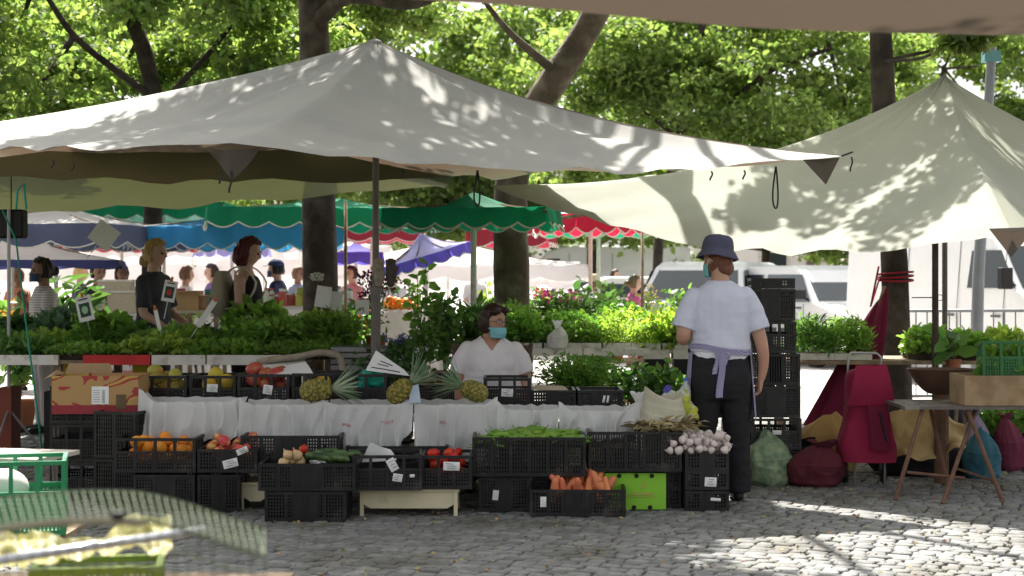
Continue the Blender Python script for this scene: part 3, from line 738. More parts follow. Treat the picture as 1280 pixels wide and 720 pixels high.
    back = [(166,234,470,'crate of green mangos next to the cardboard carton','open'),(236,295,470,'crate of yellow fruit with a scribbled price tag','open'),(296,362,468,'crate of red mangos with a torn price tag','open'),(364,430,467,'crate with folded papers behind the left pineapple','open'),
            (431,508,468,'crate with a teal bag behind the pineapple crown','open'),(510,566,470,'crate between the pole and the seated vendor','open'),(604,664,473,'crate with a white label in front of the seated vendor','open'),(664,720,488,'low crate of wrapped goods right of the vendor','low'),(722,780,488,'low crate with two short white strips on its side','low')]
    for i, (a0, a1, yt, lab, st) in enumerate(back):
        crpx(a0, a1, yt, 510.5, 10.40, .36, 'black '+lab, style=st, cards=(((.0,.13,.07,.05,.05),) if i == 1 else ((.03,.12,.06,.06,.15),) if i == 2 else ((.0,.10,.075,.05,.05),) if i == 6 else ((.02,.06,.014,.045,.2),(.045,.06,.014,.045,.15)) if i == 8 else ()))
    def X(px, D=10.4): return (px-640)*D/FP
    zb = at(0,510.5,10.4).z
    pile('mango', X(200), 10.56, zb+.085, .28, .26, 4, 3, 'greenish yellow mango in the crate nearest the cardboard carton', 'mango', 'green mangos', seed=1)
    pile('melon', X(265), 10.56, zb+.085, .24, .26, 3, 2, 'yellow fruit in the crate with the scribbled tag', 'fruit', 'yellow fruits', seed=2)
    pile('redmango', X(329), 10.56, zb+.10, .28, .26, 4, 3, 'reddish mango in the crate with the torn tag', 'mango', 'red mangos', seed=3)
    pile('melon', X(395), 10.56, zb+.03, .24, .24, 3, 2, 'yellow fruit low in the crate behind the left pineapple', 'fruit', 'yellow fruits behind the pineapple', seed=4)
    pile('orange', X(194,9.6), 9.78, at(0,591,9.6).z+.02, .40, .28, 5, 4, 'orange in the crate beside the leaning crate wall', 'orange', 'oranges in the low crate', layers=2, seed=5)
    pile('apple', X(284,9.6), 9.76, at(0,591,9.6).z+.05, .31, .30, 4, 4, 'red and yellow apple in the shallow crate', 'apple', 'apples in the shallow crate', layers=2, hump=.03, seed=6)
    pile('tomato', X(557,9.42), 9.60, z+.05, .24, .28, 4, 4, 'red tomato in the crate with a blank tag', 'tomato', 'tomatoes', layers=2, seed=7)
    # garlic heap
    rng = random.Random(5); me, s = FM['garlic']; zt = at(0,564,9.64).z
    for (x, y, z) in drop_pack(X(874,9.64), 9.80, zt-.02, .34, .30, .046, 120, rng, True):
        o = link('garlic_bulb', me, None, (x, y, z)); o.rotation_euler = (rng.uniform(-2.4,2.4), rng.uniform(-1.5,1.5), rng.uniform(-3,3)); k = rng.uniform(.82,1.12); o.scale = (k,k,k*.95); tag(o, 'pinkish white garlic bulb heaped on the small crate stack', 'garlic', 'garlic bulbs')
    # garlic stalks
    n = 260; pos = np.c_[X(838,9.7)+RNG.normal(size=n)*.07, 9.78+RNG.normal(size=n)*.05, at(0,536,9.7).z+RNG.random(n)*.04]
    d = RNG.normal(size=(n,3)); d[:,2] *= .25; d[:,0] *= 2
    tag(link('dry_garlic_stalks', leaves(pos, RNG.uniform(.06,.13,n), mat('dry_stalk', (.36,.29,.15), .8, .1, 9, rnd=.3, island=True), 'lance', direc=d, tilt=.3)), 'tangle of dry straw coloured stalks beside the garlic heap', 'stalks', kind='stuff')
    # long green peppers
    pm = mat('green_pepper', (.16,.30,.035), .3, .15, 20, rnd=.25, hue=.02); mb = MB(); pts = [Vector((-.075+.15*i/9, 0, .012*math.sin(i/9*PI))) for i in range(10)]
    mb.tube(pts, [.006,.014,.0165,.016,.015,.0135,.012,.010,.007,.002], 9); mb.tube([(-.075,0,0),(-.09,0,.008),(-.105,0,.018)], [.004,.003,.0035], 6); pme = mb.mesh('green_pepper', pm, True)
    rng = random.Random(9); xc = X(664,9.56); zt = at(0,547,9.56).z
    for i in range(110):
        u, v = rng.uniform(-1,1), rng.uniform(-1,1)
        o = link('green_pepper', pme, None, (xc+u*.28, 9.76+v*.15, zt-.035+.045*(1-u*u)*(1-v*v)+rng.uniform(-.015,.012)+.01*u)); o.rotation_euler = (rng.uniform(-1,1), rng.uniform(-.35,.35), rng.uniform(-.9,.9)+(PI if rng.random() < .4 else 0))
        tag(o, 'long green pepper in the large black crate', 'pepper', 'long green peppers')
    # orange carrots
    cm = mat('carrot_skin', (.62,.20,.09), .5, .12, 20, .001, 80, rnd=.15, hue=.012); mb = MB()
    mb.tube([(0,0,-.03),(0,0,-.015),(0,0,.01),(.002,0,.035),(.006,0,.06),(.010,0,.085),(.012,0,.10)], [.022,.038,.043,.038,.031,.027,.014], 14); cme = mb.mesh('carrot', cm, True); rng = random.Random(3)
    for (x, y, z) in drop_pack(X(727,9.5), 9.60, .05, .38, .28, .062, 40, rng):
        o = link('carrot', cme, None, (x, y, z)); o.rotation_euler = (rng.uniform(-.8,.8), rng.uniform(-.8,.8), rng.uniform(0,6)); o.scale = (rng.uniform(.55,.72),)*2+(rng.uniform(.8,1.15),)
        tag(o, 'stubby orange carrot in the front crate', 'carrot', 'orange carrots')
    # courgettes and rolls
    gm = mat('courgette_skin', (.035,.075,.025), .35, .3, 25, rnd=.2, col2=(.09,.15,.05), c2scale=30); mb = MB(); mb.tube([(-.10,0,0),(-.085,0,.002),(0,0,.006),(.08,0,.003),(.095,0,0)], [.010,.022,.024,.021,.008], 10); gme = mb.mesh('courgette', gm, True)
    zt = at(0,580,9.23).z; rng = random.Random(21)
    for i in range(9):
        o = link('courgette', gme, None, (X(412,9.3)+rng.uniform(-.09,.10), 9.40+rng.uniform(-.08,.1), zt-.0+.012*(i//3)+.01)); o.rotation_euler = (0, rng.uniform(-.2,.2), rng.uniform(-.4,.4)); tag(o, 'dark green courgette in the upper front crate', 'courgette', 'courgettes')
    pile('onion', X(364,9.3), 9.33, zt-.03, .15, .12, 3, 2, 'pale onion in the left end of the courgette crate', 'onion', 'onions', seed=31)
    pile('tomato', X(368,9.3), 9.47, zt-.01, .13, .08, 2, 1, 'red tomato beside the courgettes', 'tomato', 'tomatoes beside the courgettes', seed=32)
    # pineapples
    pineapple('pineapple lying with its leafy crown to the right, leftmost of three', at(395,489,9.98)+Vector((0,0,.005)), R(8), R(-6), .95, .22)
    pineapple('pineapple tilted up with its crown pointing to the upper right, middle of three', at(500,489,10.02), R(10), R(-38), .86, .23)
    pineapple('pineapple with its crown pointing left, in front of the seated vendor', at(593,489,10.02), R(170), R(-22), .84, .22)
    # small papers, bags in the crates
    def crumple(name, label, cat, c, r, m, seed, parts=None, amp=.35, fr=2.2):
        mb = MB(); mb.ell((0,0,0), r, 44, 30, fn=lambda v: (1/max(abs(v.x)**3.2+abs(v.y)**3.2+abs(v.z)**3.2, .2)**(1/3.2))*(1+amp*noise.noise(v*fr+Vector((seed*3.3,0,0)))+.22*noise.noise(Vector((v.x*5+seed,v.y*5,v.z*1.5)))-.26*abs(noise.noise(Vector((v.x*7+seed,v.y*7,v.z*3+4))))-.06*abs(noise.noise(v*15))))
        for i_, v_ in enumerate(mb.v):      # it slumps: wider towards the ground, flat underneath
            q_ = v_[2]/r[2]; k_ = 1+.16*max(0, -q_)-.12*max(0, q_); mb.v[i_] = (v_[0]*k_, v_[1]*k_, max(v_[2], -.78*r[2])+.03*r[2]*math.sin(v_[0]*60+seed)*max(0, q_))
        o = link(name, mb.mesh(name, m, True), None, c); return tag(o, label, cat)
    globals()['crumple'] = crumple
    wb = M['white_bag']
    crumple('plastic_bag','white crumpled bag on top of the courgettes','bag', at(397,574,9.35), (.045,.04,.035), wb, 1)
    crumple('plastic_bag','teal plastic bag inside the crate behind the left pineapple crown','bag', at(463,475,10.55), (.085,.1,.07), mat('teal_bag', (.03,.45,.33), .4, .1, 9, trans=.3), 2)
    crumple('cherries_punnet','dark red cherries showing in the pinkish bag','cherries', at(676,517,10.05), (.07,.06,.02), mat('cherry', (.12,.01,.02), .3, .2, 30), 3, amp=.2, fr=9)
    def sheet(name, label, cat, pts, m, bend=.01, drawn=None):
        P = [Vector(p) for p in pts]; I = sum(P, Vector())/4; mb = MB()
        mb.grid(lambda u, v: P[0].lerp(P[1], u).lerp(P[3].lerp(P[2], u), v)-I+Vector((0,-bend*math.sin(PI*u), bend*math.sin(PI*v)*.5)), 8, 8)
        o = link(name, mb.mesh(name, m, True, fix=False), None, I); tag(o, label, cat)
        if drawn:
            q = MB(); 
            for (u0, v0, u1, v1, r) in drawn:
                f = lambda u, v: P[0].lerp(P[1], u).lerp(P[3].lerp(P[2], u), v)-I+Vector((0,-bend*math.sin(PI*u)-.005, bend*math.sin(PI*v)*.5))
                q.tube([f(u0, v0), f((u0+u1)/2, (v0+v1)/2), f(u1, v1)], r, 4)
            q.build('writing', mat('pen_ink', (.03,.03,.05), .8), o)
        return o
    globals()['sheet'] = sheet
    sheet('folded_paper','white folded sheet leaning up out of the crate beside the tilted tags','paper', [at(452,578,9.7),at(496,575,9.6),at(488,562,9.62),at(463,553,9.65)], M['paper'], .015)
    sheet('price_board','white price board with a green edge leaning behind the pineapple crown','sign', [at(457,463,10.45),at(512,470,10.3),at(505,462,10.35),at(470,438,10.5)], M['paper'], .0, [(.1,.2,.8,.3,.003),(.2,.45,.5,.5,.0025),(.25,.65,.6,.68,.003)])
    sheet('folded_paper','folded white papers lying on the crate left of the pole','paper', [at(334,468,10.45),at(392,468,10.4),at(382,452,10.6),at(352,458,10.65)], M['paper'], .01)
    sheet('folded_paper','brownish wrapping paper on the low crate right of the vendor','paper', [at(665,487,10.45),at(712,489,10.4),at(700,482,10.6),at(672,481,10.65)], mat('kraft', (.45,.38,.28), .8), .02)
    sheet('plastic_strip','blue and white plastic strip hanging beside the middle pineapple','bag', [at(510,504,9.93),at(526,503,9.9),at(523,480,9.97),at(516,482,9.97)], mat('bluish_film', (.5,.6,.72), .4, .1, 9, trans=.3), .01)
    # tipped canvas sack and plastic bags, bottle
    sack = thing('canvas_sack', 'open cream canvas sack standing behind the garlic stalks', 'sack', at(829,531,9.86)); mb = MB()
    def sf(u, v):
        a = 2*PI*u; r = (.150-.035*v)*(1+.09*noise.noise(Vector((math.cos(a)*1.8, math.sin(a)*1.8, v*2)))); zz = .19*v+.014*math.sin(a*2+1)*v**3+.02*(-math.cos(a))*v**3
        return Vector((r*math.cos(a)*(1+.02*math.sin(v*16)), r*.8*math.sin(a), zz+.012*math.sin(v*20+a*2)))
    mb.grid(sf, 40, 22, closeu=True); mb.grid(lambda u, v: sf(u, 1)*(1-.85*v)+Vector((0,0,-.02*v+.2*.0)) if v > 0 else sf(u, 1), 40, 1, closeu=True)
    mb.build('cloth', mat('cream_sackcloth', (.55,.52,.40), .8, .1, 9, .003, 150, trans=.1), sack, smooth=True, fix=False)
    crumple('plastic_bag','clear white plastic bag with yellow print right of the canvas sack','bag', at(849,508,10.0), (.095,.08,.10), mat('yellow_print_bag', (.72,.75,.74), .4, .05, 9, trans=.3, col2=(.62,.65,.08), c2=(.5,.53), c2scale=6), 6)
    crumple('plastic_bag','tiny purple bag knot beside the clear white bag','bag', at(835,488,10.1), (.028,.02,.03), mat('purple_film', (.14,.10,.48), .4, .1, 9, trans=.2), 8)
    bt = thing('water_bottle', 'clear plastic water bottle standing by the woman in the apron', 'bottle', at(857,513,10.05)); mb = MB()
    pr = [(0,.030),(.005,.033),(.05,.033),(.055,.031),(.06,.033),(.12,.033),(.15,.026),(.165,.013),(.185,.012)]
    mb.loft([[Vector((r*math.cos(2*PI*k/14), r*math.sin(2*PI*k/14), z)) for k in range(14)] for z, r in pr]); mb.build('flask', mat('clear_plastic', (.7,.75,.76), .15, .05, 9, trans=.5), bt, smooth=True)
    mb = MB(); mb.tube([(0,0,.186),(0,0,.203)], .015, 12); mb.build('cap', mat('blue_cap', (.05,.15,.5), .4), bt)
build_stall()

def build_left():
    # stacks of crates below the cardboard box
    for k in range(3):
        z = .24*k+.001
        crate(at(92,0,10.1).x, 10.1, z, .30, .5, .235, ['lowest crate of the shaded stack under the cardboard carton','second crate of the shaded stack under the cardboard carton','third crate right under the cardboard carton'][k], 'open', rz=R(3))
    for k in range(2):
        crate(at(143,0,9.85).x, 9.85, .29*k+.001, .285, .42, .285, ['lower deep slotted crate standing left of the oranges','upper deep slotted crate beside the leftmost white bag'][k], 'tall', rz=R(-14), cards=())
    t = thing('cardboard_carton', 'open red and yellow printed cardboard carton with white label on the crate stack', 'box', at(116,518,9.95)+Vector((0,.2,0)), R(2))
    cm = bpy.data.materials.new('printed_cardboard'); cm.use_nodes = True; nt = cm.node_tree; N = nt.nodes; L = nt.links; b = N['Principled BSDF']; b.inputs['Roughness'].default_value = .7
    tc = N.new('ShaderNodeTexCoord'); mp = N.new('ShaderNodeMapping'); mp.inputs['Scale'].default_value = (3.2,1.0,5.5); nz = N.new('ShaderNodeTexNoise'); nz.inputs['Scale'].default_value = 1.35; nz.inputs['Detail'].default_value = 1; nz.inputs['Distortion'].default_value = 1.2
    L.new(tc.outputs['Object'], mp.inputs[0]); L.new(mp.outputs[0], nz.inputs['Vector']); cr = N.new('ShaderNodeValToRGB'); cr.color_ramp.interpolation = 'CONSTANT'
    e = cr.color_ramp.elements; e[0].color = (.40,.24,.09,1); e[0].position = 0; e[1].color = (.33,.035,.03,1); e[1].position = .50; q = e.new(.58); q.color = (.45,.30,.07,1); q = e.new(.66); q.color = (.42,.25,.10,1)
    sx = N.new('ShaderNodeSeparateXYZ'); L.new(tc.outputs['Object'], sx.inputs[0]); lt = N.new('ShaderNodeMath'); lt.operation = 'LESS_THAN'; lt.inputs[1].default_value = .055; L.new(sx.outputs['Z'], lt.inputs[0])
    mx = N.new('ShaderNodeMix'); mx.data_type = 'RGBA'; L.new(lt.outputs[0], mx.inputs['Factor']); L.new(nz.outputs['Fac'], cr.inputs[0]); L.new(cr.outputs[0], mx.inputs['A']); mx.inputs['B'].default_value = (.26,.02,.03,1); L.new(mx.outputs['Result'], b.inputs['Base Color'])
    W, Dd, Hh = .53, .34, .235; tt = .004
    mb = MB(); mb.bb(-W/2, W/2, -Dd/2, -Dd/2+tt, 0, Hh); mb.bb(-W/2, W/2, Dd/2-tt, Dd/2, 0, Hh); mb.bb(-W/2, -W/2+tt, -Dd/2+tt, Dd/2-tt, 0, Hh); mb.bb(W/2-tt, W/2, -Dd/2+tt, Dd/2-tt, 0, Hh); mb.bb(-W/2+tt, W/2-tt, -Dd/2+tt, Dd/2-tt, 0, tt)
    mb.build('carton', cm, t); kb = mat('plain_cardboard', (.36,.24,.13), .8, .1, 9)
    mb = MB(); mb.add([(-W/2,Dd/2,Hh),(-W/2+.30,Dd/2,Hh),(-W/2+.28,Dd/2+.02,Hh+.06),(-W/2+.02,Dd/2+.02,Hh+.06)], [(0,1,2,3)]); mb.add([(-W/2,-Dd/2,Hh),(-W/2,Dd/2,Hh),(-W/2-.05,Dd/2,Hh-.06+.08),(-W/2-.05,-Dd/2,Hh-.02)], [(0,1,2,3)]); mb.build('flap', kb, t)
    mb = MB(); mb.bb(-.02,.085,-Dd/2-.003,-Dd/2-.001,.06,.17); lb = mb.build('shipping_label', M['paper'], t)
    mb = MB(); [mb.bb(.045,.06,-Dd/2-.005,-Dd/2-.0035,.07+.009*k,.074+.009*k) for k in range(9)]; [mb.bb(-.012,.03,-Dd/2-.005,-Dd/2-.0035,.075+.014*k,.077+.014*k) for k in range(6)]; mb.build('print', mat('label_print', (.12,.12,.14), .8), lb)
    mb = MB(); mb.bb(.13,.19,-Dd/2-.003,-Dd/2-.001,.03,.12); mb.build('print', mat('dark_print', (.12,.09,.05), .8), t)
    # left foreground: board, green crate with melon
    crate(at(22,0,6.85).x-.06, 6.95, at(0,672,6.95).z+.0, .46, .36, 94*6.95/FP, 'green plastic crate holding a large pale melon at the left edge', 'open', 'green_plastic', rz=R(14), group=None)
    m = MB(); m.ell((0,0,0), (.11,.10,.085), 24, 14, fn=lambda v: 1+.015*math.sin(math.atan2(v.y, v.x)*10)); o = link('pale_melon', m.mesh('pale_melon', mat('pale_melon_rind', (.66,.64,.60), .5, .06, 9), True), None, at(4,610,7.1)); tag(o, 'pale round melon sitting in the green crate', 'melon')
    t = thing('side_table', 'rough pale board on a low stand above the green crate', 'table', (at(20,0,7.6).x, 7.6, 0)); zb = at(0,572,7.4).z
    mb = MB(); mb.box((-.03,0,zb-.012), (.50,.42,.02), Matrix.Rotation(R(-12), 3, 'Z')); mb.build('tabletop', mat('weathered_board', (.46,.42,.36), .8, .15, 9, .002, 60), t)
    for sx in (-1, 1):
        for sy in (-1, 1): mb = MB(); mb.tube([(sx*.17-.03, sy*.14, zb-.024), (sx*.19-.03, sy*.15, 0)], .013, 6); mb.build('leg', M['steel_dark'], t)
    trestle(at(-60,0,7).x, at(75,0,7).x, 6.88, 7.42, at(0,674,6.95).z, 'low trestle under the green crate with the melon')
    # foreground: crate with yellow bag, bar and net, out of focus
    trestle(-1.75, -.62, 3.55, 4.6, .55, 'near table under the out of focus baskets')
    zt = .552
    M['olive_lime'] = mat('olive_lime_plastic', (.19,.27,.04), .5, .1, 9)
    crate(at(118,0,4.15).x, 4.16, zt, .34, .20, .085, 'lime green plastic crate behind the aluminium bar, out of focus', 'open', 'olive_lime', rz=R(10), group=None)
    globals()['YB'] = mat('yellow_bag', (.46,.43,.15), .4, .1, 9, .004, 30, trans=.35)
    mb = MB()
    def yf(u, v):
        a = at(-30+245*u, 712-28*u-34*v*(1+.3*math.sin(u*9)), 3.88+.24*v)
        a.z += .03*noise.noise(Vector((u*7, v*3, 1)))+.014*noise.noise(Vector((u*22, v*7, 5))); a.y += .03*noise.noise(Vector((u*9, v*4, 9))); return a
    mb.grid(yf, 70, 16); o = mb.build('yellow_bag', YB, None, smooth=True, fix=False); tag(o, 'crumpled yellow plastic bag lying behind the aluminium bar', 'bag')
    o = MB().tube([at(-10,702,3.4), at(255,662,3.8)], .010, 10).build('aluminium_bar', mat('aluminium', (.55,.56,.6), .35, .05, 9, metal=.8), None, smooth=True); tag(o, 'slanting aluminium bar lying across the near baskets', 'bar')
    # wire and net basket: an arched net
    t = thing('net_basket', 'blurred green plastic net basket in the lower left corner', 'basket', at(110,700,2.9)); I = Vector(t.location)
    nm = mat('grey_green_net', (.13,.16,.10), .6, .1, 9); mb = MB()
    def top(u, v):   # the rim, running from left to right, dropping at the right end
        px = -30+360*u; py = 628+(-14*math.sin(PI*min(1, u*1.15)))+max(0, u-.55)*105*(u-.3)
        return at(px, py+34*v, 3.05-.42*v)-I
    for j in range(5):
        mb.tube([top(i/24, j/4) for i in range(25)], .0034 if j in (0, 4) else .0018, 5)
    for i in range(36): mb.tube([top(i/35, 0), top(min(1, (i+.9)/35), 1)], .0013, 4)
    mb.build('net', nm, t); mb = MB(); mb.tube([top(i/24, 1)+Vector((0,0,-.004)) for i in range(15)], .007, 6); mb.build('rim', mat('pale_rim', (.30,.27,.20), .6, .2, 30), t)
    mb = MB()
    for i in range(23):
        p = top(i/22, 1); mb.tube([p, p+Vector((0,.05,-.16))], .0012, 4)
    for j in range(1, 4): mb.tube([top(i/24, 1)+Vector((0,.012*j,-.04*j)) for i in range(25)], .0015, 4)
    mb.build('side', nm, t)
    mb = MB(); mb.ell((0,0,0), (.012,.008,.008), 10, 6); o = mb.build('knob', M['black'], t, smooth=True); o.location = at(147,645,2.60)-I
build_left()
# ------------------------------------------------------------------ people
def remesh(mb, name, m, vox, parent, smooth_it=4, disp=None):
    me = mb.mesh(name+'_src', m); ob = bpy.data.objects.new(name+'_src', me); COL.objects.link(ob)
    r = ob.modifiers.new('r', 'REMESH'); r.mode = 'VOXEL'; r.voxel_size = vox; r.use_smooth_shade = True
    s = ob.modifiers.new('s', 'SMOOTH'); s.factor = .6; s.iterations = smooth_it
    dg = bpy.context.evaluated_depsgraph_get(); dg.update()
    nm = bpy.data.meshes.new_from_object(ob.evaluated_get(dg)); nm.name = name
    bpy.data.objects.remove(ob); bpy.data.meshes.remove(me)
    if disp:
        co = np.empty(len(nm.vertices)*3, np.float32); no = np.empty(len(nm.vertices)*3, np.float32)
        nm.vertices.foreach_get('co', co); nm.vertices.foreach_get('normal', no); co = co.reshape(-1, 3); no = no.reshape(-1, 3)
        for i in range(len(co)): co[i] += no[i]*disp(Vector(co[i]))
        nm.vertices.foreach_set('co', co.reshape(-1)); nm.update()
    smoothme(nm)
    return link(name, nm, parent)
def cap(mb, pts, rad, n=14, flat=1.0):
    """tapered limb with round ends"""
    mb.tube(pts, rad, n, True, flat)
    for p, r in ((pts[0], rad[0]), (pts[-1], rad[-1])): mb.ell(p, (r*.99,)*3, 12, 8)
def bez(a, b, c, n=8): 
    a, b, c = Vector(a), Vector(b), Vector(c); return [a*(1-t)**2+b*2*t*(1-t)+c*t*t for t in [i/n for i in range(n+1)]]
def torso(mb, secs, n=24, lean=None):
    """secs: (z, halfwidth, halfdepth, yoffset[, xoffset])"""
    rings = []
    for s in secs:
        z, w, d, yo = s[:4]; xo = s[4] if len(s) > 4 else 0
        rings.append([Vector((xo+w*abs(math.cos(2*PI*k/n))**.85*(1 if math.cos(2*PI*k/n) > 0 else -1), yo+d*math.sin(2*PI*k/n), z)) for k in range(n)])
    mb.loft(rings)
def smooth_secs(S, k=4):
    """Catmull-Rom through the sections"""
    out = []
    for i in range(len(S)-1):
        p0, p1, p2, p3 = S[max(0, i-1)], S[i], S[i+1], S[min(len(S)-1, i+2)]
        for j in range(k):
            t = j/k; out.append(tuple(.5*((2*b)+(-a+c)*t+(2*a-5*b+4*c-d)*t*t+(-a+3*b-3*c+d)*t**3) for a, b, c, d in zip(p0, p1, p2, p3)))
    out.append(tuple(S[-1])); return out
def limbp(J, k=5):
    """smooth joint chain [(pos, r)...] -> pts, radii"""
    P = [tuple(p)+(r,) for p, r in J]; Q = smooth_secs(P, k); return [Vector(q[:3]) for q in Q], [q[3] for q in Q]
def head(mb, c, yaw, nod, s=1.0, roll=0):
    """c = centre of the skull; faces -y when yaw = 0"""
    Rm = Matrix.Rotation(yaw, 3, 'Z') @ Matrix.Rotation(nod, 3, 'X') @ Matrix.Rotation(roll, 3, 'Y'); c = Vector(c)
    def fn(v):
        x, y, z = v; w, d, h = .074, .094, .115
        X, Y, Z = x*w, y*d, z*h
        if z < 0: X *= 1-.30*(-z)**1.6; Y = Y*(1-.12*(-z)) 
        if y > 0 and z < -.1: Y *= 1-.45*min(1, (-z-.1)*1.2)          # nape
        if y < 0:
            g = lambda a, b, sa, sb: math.exp(-((x-a)/sa)**2-((z-b)/sb)**2)
            Y += .006*(1 if z < .2 else 0)*0
            Y -= .024*g(0,-.22,.16,.14)+.011*g(0,-.02,.10,.20)     # nose
            Y += .011*(g(.40,.02,.20,.12)+g(-.40,.02,.20,.12))     # sockets
            Y -= .004*g(0,.20,.7,.10)                              # brow
            Y -= .007*g(0,-.50,.30,.06)+.006*g(0,-.60,.26,.06)     # lips
            Y += .004*g(0,-.55,.28,.025)
            Y -= .010*g(0,-.83,.35,.16)                            # chin
            Y -= .005*(g(.52,-.30,.22,.2)+g(-.52,-.30,.22,.2))     # cheeks
        return Rm @ (Vector((X, Y, Z))*s)
    mb.ell(c, (1,1,1), 56, 44, fn=lambda v: fn(v))
    for sx in (-1, 1):
        p = Rm @ (Vector((sx*.074, .006, -.006))*s)
        mb.ell(c+p, (.010*s,.020*s,.032*s), 10, 8, rot=Rm @ Matrix.Rotation(sx*.35, 3, 'Z'))
    return Rm
def hand(mb, wrist, d, n, s=1.0, side=1, curl=.5):
    """d = direction of the fingers, n = palm normal; side = +1 thumb on the +(d x n) side"""
    d = Vector(d).normalized(); n = Vector(n); n = (n-d*n.dot(d)).normalized(); a = d.cross(n).normalized()*side; w = Vector(wrist)
    rings = []
    for t, hw, hd in ((0,.026,.019),(.02,.030,.018),(.05,.038,.016),(.078,.040,.014),(.090,.036,.011)):
        rings.append([w+d*t*s+(a*math.cos(2*PI*k/12)*hw+n*math.sin(2*PI*k/12)*hd)*s for k in range(12)])
    mb.loft(rings)
    for i, (off, ln) in enumerate(((.029,.066),(.010,.074),(-.010,.069),(-.028,.054))):
        c = curl*(1+.12*i); p = w+(d*.078+a*off)*s; pts = [p-d*.02*s, p]; ang = 0
        for sg in (.45,.32,.23):
            ang += c*.75; q = d*math.cos(ang)+n*math.sin(ang)+a*off*1.2; p = p+q.normalized()*ln*sg*s; pts.append(p)
        mb.tube(pts, [.0088*s,.0088*s,.0082*s,.0074*s,.0062*s], 8)
    p = w+(d*.018+a*.026)*s; pts = [w+(d*.008+a*.012)*s, p]; 
    for q, ln in ((d*.6+a*.75+n*.25, .032), (d*.85+a*.4+n*.35, .028), (d*.95+a*.12+n*.4, .022)): p = p+q.normalized()*ln*s; pts.append(p)
    mb.tube(pts, [.012*s,.0125*s,.011*s,.0095*s,.0075*s], 8)
def hairfn(amp=.006, fr=60):
    return lambda p: amp*noise.noise(Vector((p.x*fr, p.y*fr, p.z*fr*.25)))
SKIN = dict(tan=mat('skin_tan', (.47,.27,.185), .5, .10, 9, spec=.35, col2=(.53,.28,.20), c2scale=7), light=mat('skin_light', (.56,.36,.27), .5, .08, 9, spec=.35, col2=(.58,.30,.24), c2scale=7), brown=mat('skin_brown', (.28,.15,.10), .5, .1, 9))
HAIR = dict(dark=mat('hair_dark_brown', (.035,.018,.013), .45, .3, 60), black=mat('hair_black', (.015,.012,.011), .45, .3, 60), blond=mat('hair_blond', (.40,.27,.10), .5, .25, 50), auburn=mat('hair_auburn', (.09,.018,.02), .45, .3, 60), brown=mat('hair_brown', (.16,.09,.05), .5, .3, 60), red=mat('hair_reddish', (.14,.055,.03), .5, .3, 60))
def fabric(name, c, **k): 
    k.setdefault('bump', .0012); return mat(name, c, .85, k.pop('var', .08), 7, bscale=260, **k)
def wrinkle(a=.006, f=7, zs=.45, sd=0):
    def fn(p):
        q = Vector((p.x*f*1.2+sd+p.z*5, p.y*f, p.z*f*zs)); q2 = Vector((p.x*f*.9+sd-p.z*7, p.y*f*.9, p.z*f*1.9+3))
        return a*.9*noise.noise(q)+a*1.3*(.30-abs(noise.noise(q2)))+a*.5*(.3-abs(noise.noise(q*2.3)))
    return fn

